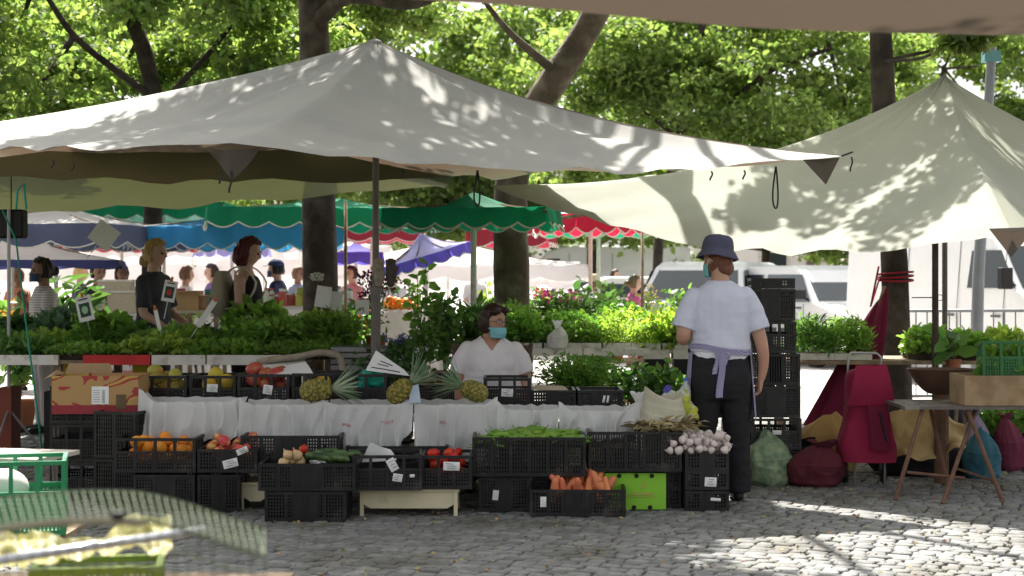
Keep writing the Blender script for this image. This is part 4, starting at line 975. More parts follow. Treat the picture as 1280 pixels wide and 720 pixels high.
def vendor_standing():
    x = at(902,0,10.05).x; t = thing('person', 'woman seen from behind in white t-shirt, navy bucket hat, black trousers and checked apron', 'person', (x,10.12,0))
    # local frame: she faces away (+y) and turns her head to the left of the photograph (-x)
    sk = SKIN['tan']; b = MB()
    torso(b, smooth_secs([(.72,.150,.105,0),(.80,.175,.118,0),(.92,.165,.115,.0),(1.04,.155,.105,.0),(1.17,.170,.110,0),(1.26,.165,.092,0),(1.32,.120,.070,0),(1.37,.060,.056,.0),(1.42,.055,.058,.01),(1.47,.05,.055,.01)]))
    for s in (-1, 1):
        p, r = limbp([((s*.085,0,.80),.095),((s*.095,.0,.62),.082),((s*.10,.01,.42),.058),((s*.10,-.01,.28),.055),((s*.10,-.01,.09),.036)]); cap(b, p, r)
        p, r = limbp([((s*.10,-.03,.045),.036),((s*.105,.06,.04),.038),((s*.115,.16,.03),.030)]); cap(b, p, r, flat=.8)
    # right arm hangs, elbow slightly bent; left arm forward with bent forearm
    p, r = limbp([((.158,0,1.26),.046),((.215,-.02,1.12),.046),((.255,-.03,.98),.040),((.272,.0,.86),.033),((.262,.03,.76),.024)]); cap(b, p, r); hand(b, (.262,.03,.765), (-.08,.25,-1), (-1,.15,0), .98, 1, .45)
    p, r = limbp([((-.158,0,1.26),.046),((-.215,-.03,1.13),.048),((-.235,-.03,1.03),.044),((-.215,.09,1.01),.036),((-.17,.21,1.06),.025)]); cap(b, p, r); hand(b, (-.17,.21,1.06), (.4,.8,.25), (.6,-.3,-.6), .98, -1, .6)
    hc = (-.012,.035,1.505); Rm = head(b, hc, R(180+48), R(6), .98)
    remesh(b, 'body', sk, .0055, t, 3)
    f = MB()   # t-shirt
    torso(f, smooth_secs([(.93,.185,.135,.0),(.955,.188,.138,.0),(1.03,.182,.132,.0),(1.12,.186,.128,0),(1.20,.192,.124,0),(1.27,.185,.112,0),(1.325,.145,.092,0),(1.362,.088,.076,.0),(1.376,.076,.072,.0)]))
    p, r = limbp([((.155,0,1.272),.066),((.208,-.015,1.17),.067),((.240,-.025,1.07),.070)]); f.ell(p[0], (.066,)*3, 14, 10); f.tube(p, r, 16)
    p, r = limbp([((-.155,0,1.272),.066),((-.208,-.02,1.18),.067),((-.240,-.03,1.08),.070)]); f.ell(p[0], (.066,)*3, 14, 10); f.tube(p, r, 16)
    wf = wrinkle(.007, 7, .5)
    remesh(f, 'tshirt', fabric('pale_lilac_cotton', (.60,.62,.73)), .0065, t, 3, lambda p: wf(p)+(.006*math.sin(p.x*30+p.z*8)*max(0, 1-abs(p.z-.99)/.08)))
    f = MB(); torso(f, smooth_secs([(.885,.178,.128,.0),(.92,.180,.13,0),(.97,.176,.124,0),(1.0,.17,.12,0)])); remesh(f, 'undershirt', fabric('white_cotton_hem', (.72,.73,.76)), .007, t, 2, wrinkle(.008,9,.3,4))
    f = MB(); torso(f, smooth_secs([(.93,.170,.120,0),(.86,.192,.138,-.0),(.78,.200,.145,-.01),(.70,.195,.138,-.005),(.64,.185,.125,0)][::-1]))
    for s in (-1, 1):
        p, r = limbp([((s*.09,0,.74),.108),((s*.098,0,.58),.096),((s*.108,.0,.40),.078),((s*.110,-.01,.22),.076),((s*.110,-.01,.055),.078)]); f.tube(p, r, 18)
    remesh(f, 'trousers', fabric('black_trousers', (.016,.015,.018)), .0075, t, 3, wrinkle(.008, 8, .35, 9))
    for s in (-1, 1):
        f = MB(); p, r = limbp([((s*.108,-.055,.035),.034),((s*.108,.03,.04),.044),((s*.113,.12,.034),.044),((s*.118,.19,.024),.030)]); cap(f, p, r, flat=.8); remesh(f, 'shoe', mat('black_shoe', (.015,.014,.014), .5), .006, t)
    # checked apron: waistband, tie, and skirt panels that wrap from the front
    cm = bpy.data.materials.new('checked_apron'); cm.use_nodes = True; nt = cm.node_tree; N = nt.nodes; L = nt.links; bs = N['Principled BSDF']; bs.inputs['Roughness'].default_value = .85
    tc = N.new('ShaderNodeTexCoord'); ck = N.new('ShaderNodeTexChecker'); ck.inputs['Scale'].default_value = 110; ck.inputs['Color1'].default_value = (.13,.11,.25,1); ck.inputs['Color2'].default_value = (.42,.40,.55,1); L.new(tc.outputs['Object'], ck.inputs[0]); L.new(ck.outputs[0], bs.inputs['Base Color'])
    mb = MB()
    def wb(u, v): a = -PI*.98+2*PI*.98*u; return Vector((.200*math.cos(a), .148*math.sin(a), .905+.035*v+.012*math.sin(a*2)-.012*math.cos(a)+.01*abs(math.cos(a))))
    mb.grid(lambda u, v: (lambda q: Vector((q.x*(1+.0*v), q.y, q.z+.02*(1 if q.y < 0 else 0))))(wb(u, v)), 60, 3); mb.build('apron_band', cm, t, smooth=True, fix=False)
    mb = MB()
    def sk_(u, v):
        a = -.42+(PI+.84)*u; k = 1+.16*v+.02*math.sin(a*9)*v; return Vector((.196*k*math.cos(a), .150*k*math.sin(a)+.0, .93-.40*v+.03*math.sin(a*3)*v))
    mb.grid(sk_, 60, 20); mb.build('apron_skirt', cm, t, smooth=True, fix=False)
    for (x0, x1, z1, yo) in ((-.030,.012,.655,-.162),(.008,.038,.86,-.164),(-.052,-.022,.80,-.158)):
        mb = MB(); mb.grid(lambda u, v: Vector((x0+(x1-x0)*u+.006*math.sin(v*5)-.012*v, yo-.004*math.sin(v*7+u)-.008*math.sin(PI*u), .935-(.935-z1)*v)), 6, 16); mb.build('apron_tie', cm, t, smooth=True, fix=False)
    # hair and hat
    f = MB(); 
    def H(v):
        q = Vector((v.x*.082, v.y*.102, v.z*.108)); 
        if v.y < -.15 and v.z < .35: q.y = max(q.y, -.012)
        return Rm @ q
    f.ell(Vector(hc)+Vector((0,0,.0)), (1,1,1), 30, 22, fn=H); f.ell(Vector(hc)+Rm @ Vector((0,.055,-.055)), (.068,.045,.055), 18, 12, rot=Rm); remesh(f, 'hair', HAIR['red'], .006, t, 2, hairfn(.004, 70))
    hm = fabric('navy_hat_cotton', (.075,.075,.12)); hat = MB(); Ht = Matrix.Rotation(R(5), 3, 'Y') @ Matrix.Rotation(R(-7), 3, 'X'); c0 = Vector(hc)+Vector((0,-.002,.035))
    pr = [(.148,-.028),(.146,-.022),(.128,.003),(.113,.024),(.110,.034),(.108,.055),(.103,.082),(.094,.105),(.075,.117),(.04,.123),(.001,.125)]
    def hf(u, v):
        i = min(len(pr)-2, int(v*(len(pr)-1))); f_ = v*(len(pr)-1)-i; r = pr[i][0]*(1-f_)+pr[i+1][0]*f_; z = pr[i][1]*(1-f_)+pr[i+1][1]*f_; a = 2*PI*u
        return c0+Ht @ Vector((r*.92*math.cos(a)*(1+.012*math.sin(a*5)), r*.98*math.sin(a), z+.006*math.sin(a*3+1)*(1-v)+.004*noise.noise(Vector((u*20, v*9, 0)))))
    hat.grid(hf, 44, 30, closeu=True); hat.build('bucket_hat', hm, t, smooth=True, fix=False)
    mk = MB()
    def mf(u, v): a = (u-.5)*2.5; rr = 1.0; return Vector(hc)+Rm @ Vector((.080*math.sin(a), -.108*math.cos(a)**1.0*(1+.05*math.cos(PI*(v-.5)))+.01, -.02-.078*v+.0*a))
    mk.grid(mf, 16, 8); mk.build('face_mask', mat('mask_green_blue', (.20,.52,.50), .7, .05, 9), t, smooth=True, fix=False)
    for sx in (-1, 1):
        q = MB(); q.tube([Vector(hc)+Rm @ Vector((sx*.074,-.03,-.03)), Vector(hc)+Rm @ Vector((sx*.086,.0,.012)), Vector(hc)+Rm @ Vector((sx*.086,.022,-.01))], .0018, 5); q.build('mask_loop', M['white'], t)

def vendor_seated():
    x = at(614,0,11.0).x; t = thing('person', 'seated woman with glasses and blue face mask on her chin, wearing a white t-shirt', 'person', (x,11.05,0))
    sk = SKIN['tan']; b = MB()   # faces -y (the camera), head turned to +x
    torso(b, smooth_secs([(.44,.19,.14,0),(.56,.205,.15,0),(.70,.20,.15,0),(.82,.185,.135,0),(.93,.178,.122,-.004),(.985,.138,.094,-.004),(1.035,.066,.060,0),(1.08,.056,.060,-.005),(1.13,.05,.056,-.01)]))
    for s in (-1, 1):
        p, r = limbp([((s*.10,0,.53),.10),((s*.12,-.22,.53),.082),((s*.13,-.43,.50),.060),((s*.13,-.45,.30),.055),((s*.13,-.43,.09),.036)]); cap(b, p, r)
        p, r = limbp([((s*.13,-.40,.045),.036),((s*.13,-.48,.04),.038),((s*.135,-.57,.03),.03)]); cap(b, p, r, flat=.8)
        p, r = limbp([((s*.165,0,.935),.048),((s*.218,-.01,.82),.047),((s*.248,-.02,.70),.044),((s*.245,-.10,.615),.038),((s*.15,-.22,.59),.026)]); cap(b, p, r); hand(b, (s*.15,-.22,.59), (-s*.7,-.7,-.15), (0,.1,-1), .95, -s, .4)
    hc = (.018,-.045,1.145); Rm = head(b, hc, R(40), R(3), .98)
    remesh(b, 'body', sk, .0055, t, 3); t.scale = (.96,.96,.96)
    f = MB(); torso(f, smooth_secs([(.50,.225,.18,0),(.60,.238,.185,-.01),(.68,.228,.178,-.01),(.76,.196,.168,-.012),(.85,.190,.160,-.018),(.92,.188,.138,-.006),(.980,.160,.108,0),(1.022,.100,.082,0),(1.040,.080,.074,0)]))
    for s in (-1, 1):
        f.ell((s*.075,-.100,.835), (.090,.070,.085), 18, 12)
        p, r = limbp([((s*.165,0,.935),.064),((s*.214,-.01,.87),.064),((s*.243,-.015,.775),.062)]); f.ell(p[0], (.066,)*3, 14, 10); f.tube(p, r, 18)
    w2 = wrinkle(.005, 7, .6, 3)
    o = remesh(f, 'tshirt', fabric('white_cotton', (.74,.71,.72)), .0065, t, 3, lambda p: w2(p)+.007*math.exp(-((p.z-.745)/.012)**2)*(-1)*(p.y < 0)*(abs(p.x) < .19)+.005*math.sin(p.z*60+p.x*5)*max(0, 1-abs(p.z-.66)/.12))
    bm = bmesh.new(); bm.from_mesh(o.data)   # cut the V of the neckline out of the cloth
    bmesh.ops.delete(bm, geom=[v for v in bm.verts if v.co.y < -.02 and v.co.z > .945+abs(v.co.x-.005)*1.25], context='VERTS'); bm.to_mesh(o.data); bm.free()
    f = MB(); torso(f, smooth_secs([(.47,.21,.16,0),(.53,.215,.17,0),(.58,.20,.16,0)]))
    for s in (-1, 1):
        p, r = limbp([((s*.105,0,.53),.115),((s*.125,-.22,.535),.098),((s*.135,-.44,.51),.080),((s*.135,-.47,.30),.074),((s*.135,-.44,.08),.072)]); f.tube(p, r, 16)
    remesh(f, 'trousers', fabric('grey_trousers', (.07,.07,.085)), .009, t, 2, wrinkle(.006,8,.5,2))
    for s in (-1, 1):
        f = MB(); p, r = limbp([((s*.13,-.38,.035),.036),((s*.13,-.47,.04),.044),((s*.135,-.56,.034),.042),((s*.135,-.62,.026),.030)]); cap(f, p, r, flat=.8); remesh(f, 'shoe', mat('black_shoe', (.015,.014,.014), .5), .007, t)
    f = MB(); C = Vector(hc)
    def H(v):
        q = Vector((v.x*.090, v.y*.112, v.z*.128+.004))
        if v.y < 0:
            lim = -.045 if v.z < .45 else -.112
            if v.z < .62: q.y = max(q.y, -.03-.10*max(0, v.z-.15))
        if v.z < -.55: q.z = -.07
        return Rm @ q
    f.ell(C, (1,1,1), 36, 28, fn=H); f.ell(C+Rm @ Vector((0,.05,-.02)), (.088,.072,.085), 22, 14, rot=Rm)
    f.ell(C+Rm @ Vector((-.045,-.068,.075)), (.045,.034,.028), 14, 10, rot=Rm); f.ell(C+Rm @ Vector((.04,-.066,.082)), (.045,.03,.022), 14, 10, rot=Rm)
    remesh(f, 'hair', HAIR['dark'], .005, t, 2, hairfn(.008, 55))
    mk = MB()
    def mf(u, v):
        a = (u-.5)*2.5; w = math.sin(PI*v); return C+Rm @ Vector(((.072-.014*v)*math.sin(a)*1.02, -.098*math.cos(a)*(1+.16*w*math.cos(a))-.008, -.038-.072*v+.0035*math.sin(v*18)*math.cos(a)))
    mk.grid(mf, 22, 18); mk.build('face_mask', mat('mask_light_blue', (.22,.55,.62), .7, .04, 9), t, smooth=True, fix=False)
    for sx in (-1, 1):
        q = MB(); q.tube([C+Rm @ Vector((sx*.067,-.035,-.05)), C+Rm @ Vector((sx*.078,.0,.0)), C+Rm @ Vector((sx*.084,.018,.012))], .0016, 5); q.build('mask_loop', M['white'], t)
    g = MB()
    for sx in (-1, 1):
        pts = [C+Rm @ Vector((sx*.030+.024*math.cos(a), -.109+.010*abs(math.cos(a)+sx)*.5, .000+.017*math.sin(a))) for a in [2*PI*k/18 for k in range(19)]]; g.tube(pts, .0018, 5)
        g.tube([C+Rm @ Vector((sx*.054,-.100,.004)), C+Rm @ Vector((sx*.078,-.05,.006)), C+Rm @ Vector((sx*.082,.01,.008))], .0018, 5)
    g.tube([C+Rm @ Vector((-.008,-.111,.004)), C+Rm @ Vector((.008,-.111,.004))], .0018, 5); g.build('glasses', mat('glasses_metal', (.10,.07,.06), .3, metal=.6), t)
    for sx in (-1, 1):
        e = MB(); e.ell(C+Rm @ Vector((sx*.030,-.0815,.002)), (.011,.011,.0085), 12, 8, rot=Rm); eo = e.build('eye', mat('eye_white', (.6,.57,.55), .3), t, smooth=True)
        e = MB(); e.ell(C+Rm @ Vector((sx*.030+.002,-.0905,.002)), (.0048,.003,.0048), 10, 6, rot=Rm); e.build('iris', mat('iris_brown', (.03,.015,.01), .2), eo, smooth=True)
        e = MB(); e.tube([C+Rm @ Vector((sx*.016,-.102,.020)), C+Rm @ Vector((sx*.030,-.103,.025)), C+Rm @ Vector((sx*.046,-.093,.021))], [.0015,.003,.0015], 6); e.build('eyebrow', HAIR['dark'], t, smooth=True)
    # chair
    ch = thing('wooden_chair', 'dark brown wooden chair under the seated vendor', 'chair', (x,11.12,0)); wm = mat('dark_wood', (.09,.05,.03), .5, .2, 20)
    mb = MB(); mb.bb(-.22,.22,-.2,.2,.40,.43); mb.build('seat', wm, ch)
    for sx in (-1, 1):
        for sy in (-1, 1): mb = MB(); mb.tube([(sx*.20,sy*.18,.40),(sx*.215,sy*.20,0)], .017, 6); mb.build('leg', wm, ch)
    mb = MB(); [mb.tube([(sx*.21,.19,.43),(sx*.275,.27,.93)], .016, 6) for sx in (-1, 1)]; mb.box((0,.262,.86), (.56,.018,.12)); mb.box((0,.235,.68), (.50,.015,.06)); mb.build('backrest', wm, ch)

def passer(label, px, D, h, yaw, top, hair, skin='tan', hs='short', sleeves=.5, arms=((.5,-.1,-.35),)*2, trousers=(.06,.06,.08), head_yaw=0, vox=.011, tankt=False, nod=0, extra=None, mask=None, legs=True):
    """generic figure facing -y in its own frame; arms give (forward, outward, raise) of forearms"""
    t = thing('person', label, 'person', (at(px,0,D).x, D, 0), yaw); k = h/1.66; b = MB(); V = lambda a: Vector(a)*k
    torso(b, [tuple(q*k for q in s) for s in smooth_secs([(.78,.165,.115,0),(.86,.170,.12,0),(.98,.135,.10,0),(1.08,.135,.10,0),(1.20,.148,.100,0),(1.30,.130,.078,0),(1.36,.065,.055,0),(1.40,.048,.05,0),(1.46,.046,.05,-.005)])])
    for s in (-1, 1):
        p, r = limbp([(V((s*.085,0,.84)),.09*k),(V((s*.095,0,.64)),.078*k),(V((s*.09,-.01,.44)),.056*k),(V((s*.09,.01,.28)),.050*k),(V((s*.09,.01,.09)),.034*k)]); cap(b, p, r)
        p, r = limbp([(V((s*.09,.03,.045)),.034*k),(V((s*.095,-.05,.04)),.037*k),(V((s*.10,-.15,.03)),.028*k)]); cap(b, p, r, flat=.8)
    EL = []
    for s, (fw, ow, rz_) in zip((-1, 1), arms):
        sh = V((s*.150,0,1.285)); el = V((s*(.20+.05*abs(ow)),-.10*fw+.03,1.03)); wr_ = el+Vector((s*ow*.24, -fw*.25, rz_*.25))*k
        p, r = limbp([(sh,.048*k),(sh.lerp(el,.5),.043*k),(el,.038*k),(el.lerp(wr_,.5),.033*k),(wr_,.023*k)]); cap(b, p, r); dd = (wr_-el).normalized(); hand(b, wr_-dd*.008, dd, (-s,0,-.3), k*.97, 1, .5); EL.append((sh, el, wr_))
    hc = V((0,-.02,1.518)); Rm = head(b, hc, head_yaw, nod, k)
    remesh(b, 'body', SKIN[skin], vox*.8, t, 2)
    f = MB()
    if tankt: torso(f, [tuple(q*k for q in s) for s in smooth_secs([(.86,.18,.135,0),(.97,.152,.115,0),(1.08,.152,.118,0),(1.20,.158,.122,0),(1.28,.128,.104,0),(1.33,.088,.078,0)])])
    else:
        torso(f, [tuple(q*k for q in s) for s in smooth_secs([(.82,.190,.140,0),(.90,.188,.140,0),(1.0,.168,.125,0),(1.10,.168,.125,0),(1.21,.178,.122,0),(1.29,.168,.105,0),(1.345,.105,.08,0),(1.37,.07,.064,0)])])
        for sh, el, w in EL:
            e2 = sh.lerp(el, sleeves*1.4) if sleeves < .72 else el; p, r = limbp([(sh,.062*k),(sh.lerp(e2,.5),.062*k),(e2,.062*k)]); f.ell(sh, (.062*k,)*3, 12, 8); f.tube(p, r, 14)
    remesh(f, 'top', top, vox, t, 2, wrinkle(.008, 7, .5, px))
    f = MB(); torso(f, [tuple(q*k for q in s) for s in smooth_secs([(.70,.175,.125,0),(.80,.185,.135,0),(.90,.168,.122,0),(.95,.150,.11,0)])])
    for s in (-1, 1): p, r = limbp([(V((s*.09,0,.78)),.098*k),(V((s*.098,0,.6)),.088*k),(V((s*.095,0,.42)),.070*k),(V((s*.092,.01,.07)),.062*k)]); f.tube(p, r, 14)
    remesh(f, 'trousers', fabric('trousers_%d' % int(sum(trousers)*1000), trousers), vox*1.2, t, 2, wrinkle(.006, 8, .4, px))
    f = MB()
    def H(v):
        q = Vector((v.x*.091, v.y*.113, v.z*.129+.004))*k
        if v.y < 0 and v.z < .5: q.y = max(q.y, -.02*k)
        if v.z < -.5: q.z = -.065*k
        return Rm @ q
    f.ell(hc, (1,1,1), 26, 20, fn=H)
    if hs == 'bun': f.ell(hc+Rm @ Vector((0,.115,.0))*k, (.045*k,)*3, 14, 10)
    if hs == 'lowbun': f.ell(hc+Rm @ Vector((0,.10,-.055))*k, (.055*k,.05*k,.05*k), 14, 10)
    if hs == 'bob': f.ell(hc+Rm @ Vector((0,.045,-.035))*k, (.092*k,.08*k,.10*k), 16, 12)
    remesh(f, 'hair', HAIR[hair], vox*.7, t, 2, hairfn(.016, 38))
    for sx in (-1, 1):
        e = MB(); e.ell(hc+Rm @ Vector((sx*.030,-.0815,.002))*k, (.011*k,.011*k,.0085*k), 10, 6, rot=Rm); e.ell(hc+Rm @ Vector((sx*.030,-.090,.002))*k, (.0052*k,.004*k,.0052*k), 8, 6, rot=Rm); e.build('eye', mat('eye_dark', (.06,.04,.03), .3), t, smooth=True)
        e = MB(); e.tube([hc+Rm @ Vector((sx*.016,-.100,.020))*k, hc+Rm @ Vector((sx*.030,-.101,.025))*k, hc+Rm @ Vector((sx*.046,-.091,.021))*k], .0028*k, 6); e.build('eyebrow', HAIR[hair], t, smooth=True)
    if mask:
        mk = MB(); mk.grid(lambda u, v: hc+Rm @ Vector((.076*math.sin((u-.5)*2.4), -.112*math.cos((u-.5)*2.4)-.004, -.025-.078*v))*k, 12, 6); mk.build('face_mask', mask, t, smooth=True, fix=False)
    for s in (-1, 1):
        f = MB(); p, r = limbp([(V((s*.09,.05,.035)),.036*k),(V((s*.095,-.04,.04)),.043*k),(V((s*.10,-.14,.032)),.040*k),(V((s*.102,-.18,.025)),.028*k)]); cap(f, p, r, flat=.8); remesh(f, 'shoe', M['black'], .010, t)
    return t, hc, Rm, k
def people():
    vendor_standing(); vendor_seated()
    dark = fabric('charcoal_cotton', (.045,.048,.055)); 
    passer('blond woman with hair in a low bun wearing a charcoal t-shirt', 192, 14.2, 1.76, R(68), dark, 'blond', 'light', 'lowbun', .6, ((.75,-.1,-.45),(.75,-.1,-.45)), (.03,.03,.04), 0)
    t, hc, Rm, k = passer('woman with auburn hair and beige backpack wearing a black tank top', 308, 13.9, 1.77, R(78), fabric('black_tank', (.012,.011,.013)), 'auburn', 'light', 'bob', .5, ((.55,-.1,-.7),(.6,-.1,-.5)), (.03,.03,.035), R(12), tankt=True, nod=R(12))
    bp = thing('backpack', 'beige canvas backpack worn by the woman in the black tank top', 'backpack', Vector(t.location)+Vector((0,0,.08)), R(78)); mb = MB()
    def bf(u, v): a = 2*PI*u; sq = lambda q: abs(q)**.6*(1 if q > 0 else -1); w = (.5-.0*v); kk = math.sin(PI*min(1,max(0,.06+.88*v)))**.35; return Vector((.15*sq(math.cos(a))*kk, .215+.085*sq(math.sin(a))*kk*(1.15-.4*v), .98+.40*v))
    mb.grid(bf, 28, 20, closeu=True); mb.build('pack', fabric('beige_canvas', (.42,.38,.29), col2=(.36,.32,.24)), bp, smooth=True, fix=False)
    mb = MB(); mb.grid(lambda u, v: bf(.02+.46*u, .08+.36*v)+Vector((0,.03+.012*math.sin(PI*u),0)), 14, 10); mb.build('pocket', fabric('beige_canvas', (.42,.38,.29)), bp, smooth=True, fix=False)
    for s in (-1, 1):
        mb = MB(); pts = bez((s*.09,.14,1.36),(s*.125,-.02,1.50),(s*.125,-.135,1.28))+bez((s*.125,-.135,1.28),(s*.15,-.13,1.1),(s*.12,.14,1.05)); mb.tube(pts, .017, 8, flat=.4); mb.build('strap', fabric('pale_strap', (.55,.52,.44)), bp, smooth=True)
    wm = mat('mask_light_blue', (.22,.55,.62))
    st = bpy.data.materials.new('striped_shirt'); st.use_nodes = True; nt = st.node_tree; N = nt.nodes; L = nt.links; bs = N['Principled BSDF']; bs.inputs['Roughness'].default_value = .85
    tc = N.new('ShaderNodeTexCoord'); wv = N.new('ShaderNodeTexWave'); wv.bands_direction = 'Z'; wv.inputs['Scale'].default_value = 14; L.new(tc.outputs['Object'], wv.inputs[0]); mx = N.new('ShaderNodeMix'); mx.data_type = 'RGBA'; mx.inputs['A'].default_value = (.62,.57,.55,1); mx.inputs['B'].default_value = (.30,.27,.28,1); L.new(wv.outputs['Fac'], mx.inputs['Factor']); L.new(mx.outputs['Result'], bs.inputs['Base Color'])
    passer('dark haired woman in a finely striped white t-shirt raising a hand to her mask', 55, 14.6, 1.60, R(-58), st, 'black', 'brown', 'bun', .55, ((.5,-.2,.85),(.55,-.2,.1)), (.35,.33,.33), 0, mask=mat('mask_navy', (.03,.06,.12)))
    t, hc, Rm, k = passer('man in a navy cap and dark blue vest behind the jar table', 347, 20.5, 1.66, R(-100), fabric('navy_vest', (.03,.03,.07)), 'black', 'tan', 'short', .4, ((.7,0,-.3),(.7,0,-.3)), vox=.014, mask=mat('mask_navy', (.05,.12,.3)))
    mb = MB(); mb.ell(hc+Rm @ Vector((0,-.0,.045)), (.092,.108,.085), 18, 12, fn=lambda v: Rm @ Vector((v.x*.092, v.y*.108, max(0, v.z)*.088))); mb.add([hc+Rm @ Vector(p) for p in ((-.07,-.08,.05),(.07,-.08,.05),(.05,-.175,.035),(-.05,-.175,.035))], [(0,1,2,3)]); mb.build('cap', fabric('navy_cap', (.03,.04,.10)), t, smooth=True)
    passer('woman with sandy hair in a bright pink t-shirt by the flower pots', 792, 21, 1.46, R(95), fabric('pink_cotton', (.62,.10,.30)), 'brown', 'light', 'bun', .5, ((.7,0,.3),(.7,0,0)), (.5,.2,.3), vox=.014)
    t, hc, Rm, k = passer('person in white with a straw hat behind the red flowers', 743, 22, 1.46, R(180), fabric('white_linen', (.75,.72,.68)), 'brown', 'light', 'short', .7, vox=.015, arms=((.5,0,0),(.5,0,0)), trousers=(.6,.6,.6))
    mb = MB(); mb.grid(lambda u, v: hc+Vector(((.17-.09*min(1, v*1.6))*math.cos(2*PI*u)*(1 if v < .62 else (1-v)/.38), (.17-.09*min(1, v*1.6))*math.sin(2*PI*u)*(1 if v < .62 else (1-v)/.38), .03+(.10*max(0, v-.45)/.3 if v < .75 else .10))), 20, 10, closeu=True); mb.build('straw_hat', mat('straw', (.55,.42,.25), .8, .2, 40), t, smooth=True, fix=False)
    passer('seller in an orange red top under the red and white parasol', 152, 19.5, 1.58, R(30), fabric('orange_red_top', (.45,.10,.05)), 'black', 'brown', 'short', .5, vox=.015, arms=((.8,0,.1),(.8,0,.1)))
    passer('person with brown hair and white top far behind the jars', 290, 24, 1.55, R(150), fabric('white_linen', (.75,.72,.68)), 'brown', 'tan', 'short', .6, vox=.016, arms=((.4,0,0),(.4,0,0)))
    passer('distant person in grey under the lavender parasol', 594, 30, 1.60, R(0), fabric('light_grey_top', (.42,.42,.44)), 'dark', 'tan', 'short', .6, vox=.02, arms=((.4,0,0),(.4,0,0)))
    passer('person in dark top beside the seller in orange red', 122, 18.5, 1.60, R(40), fabric('dark_violet_top', (.05,.04,.06)), 'black', 'tan', 'short', .6, vox=.016, arms=((.4,0,0),(.4,0,0)))
    passer('person in a blue shirt far away between the parked cars', 768, 34, 1.62, R(60), fabric('blue_shirt', (.15,.2,.35)), 'dark', 'tan', 'short', .6, vox=.02, arms=((.4,0,0),(.4,0,0)))
    for i, (px, D, h, yaw, top, hair, lab) in enumerate(((232,21.5,1.58,120,('white_linen',(.75,.72,.68)),'brown','person in a white shirt between the blond woman and the jars'),(266,22.5,1.62,-70,('violet_knit',(.16,.10,.28)),'dark','person in violet passing behind the kraft cartons'),
        (372,24,1.6,60,('grey_blue_shirt',(.25,.30,.38)),'brown','person in grey blue just left of the dark tree trunk'),(440,23,1.6,-40,('rose_top',(.50,.22,.24)),'dark','person in a rose top behind the orange red shrub'),(492,25,1.58,30,('light_grey_top',(.42,.42,.44)),'black','person in grey under the tilted lavender parasol'),
        (22,20,1.55,-120,('coral_top',(.55,.20,.13)),'brown','person in coral at the left edge beyond the striped shirt'),(100,23,1.62,100,('dark_violet_top',(.05,.04,.06)),'blond','person in dark clothes with fair hair beyond the red chairs'))):
        passer(lab, px, D, h, R(yaw), fabric(*top), hair, ('tan','light','brown')[i % 3], 'short', .5, vox=.017, arms=((.6,0,-.1),(.6,0,-.2)))
people()
# ------------------------------------------------------------------ plants on the tables
GR = dict(
 fresh=LEAFM('leaf_fresh', (.14,.25,.05), .4), lime=LEAFM('leaf_lime', (.20,.29,.055), .4), mid=LEAFM('leaf_mid', (.095,.19,.05), .35), deep=LEAFM('leaf_deep', (.055,.12,.035), .3),
 blue=LEAFM('leaf_bluish', (.10,.18,.12), .3), fern=LEAFM('leaf_fern', (.09,.19,.03), .4), red=LEAFM('leaf_purplish', (.13,.06,.06), .3))
STEM = mat('green_stem', (.07,.11,.03), .6, .2, 20)
def boxcloud(n, cx, cy, w, d, z0, h, rng, dome=.5):
    u = rng.random((n, 3)); x = u[:, 0]*2-1; y = u[:, 1]*2-1; bump = 1+.25*np.sin(x*9+cx*3)*np.sin(y*7)
    top = h*(1-dome*np.maximum(np.abs(x)**3, np.abs(y)**3))*bump; z = z0+top*(u[:, 2]**.55)
    return np.c_[cx+x*w/2, cy+y*d/2, z]
def tray(cx, cy, z, w, d, h, label, leaf='fresh', kind='oval', size=(.03,.05), n=900, traym='soil', th=.05, group='seedling trays on the long table', tilt=.8, up=.4, edge=None, name='seedling_tray'):
    t = thing(name, label, 'seedling tray', (cx, cy, z+.001), 0, group); rng = np.random.default_rng(int(abs(cx)*977+cy*131))
    mb = MB(); e = .008
    mb.bb(-w/2, w/2, -d/2, -d/2+e, 0, th); mb.bb(-w/2, w/2, d/2-e, d/2, 0, th); mb.bb(-w/2, -w/2+e, -d/2+e, d/2-e, 0, th); mb.bb(w/2-e, w/2, -d/2+e, d/2-e, 0, th); mb.bb(-w/2+e, w/2-e, -d/2+e, d/2-e, 0, .006)
    mb.build('tray', M[traym] if traym in M else MATS[traym], t); mb = MB(); mb.bb(-w/2+e+.001, w/2-e-.001, -d/2+e+.001, d/2-e-.001, .007, th-.01); mb.build('soil', M['soil'], t)
    P = boxcloud(n, 0, 0, w*1.04, d*1.06, th*.7, h, rng); link('foliage', leaves(P, rng.uniform(*size, n), GR[leaf], kind, tilt=tilt, up=up, rng=rng), t)
    return t
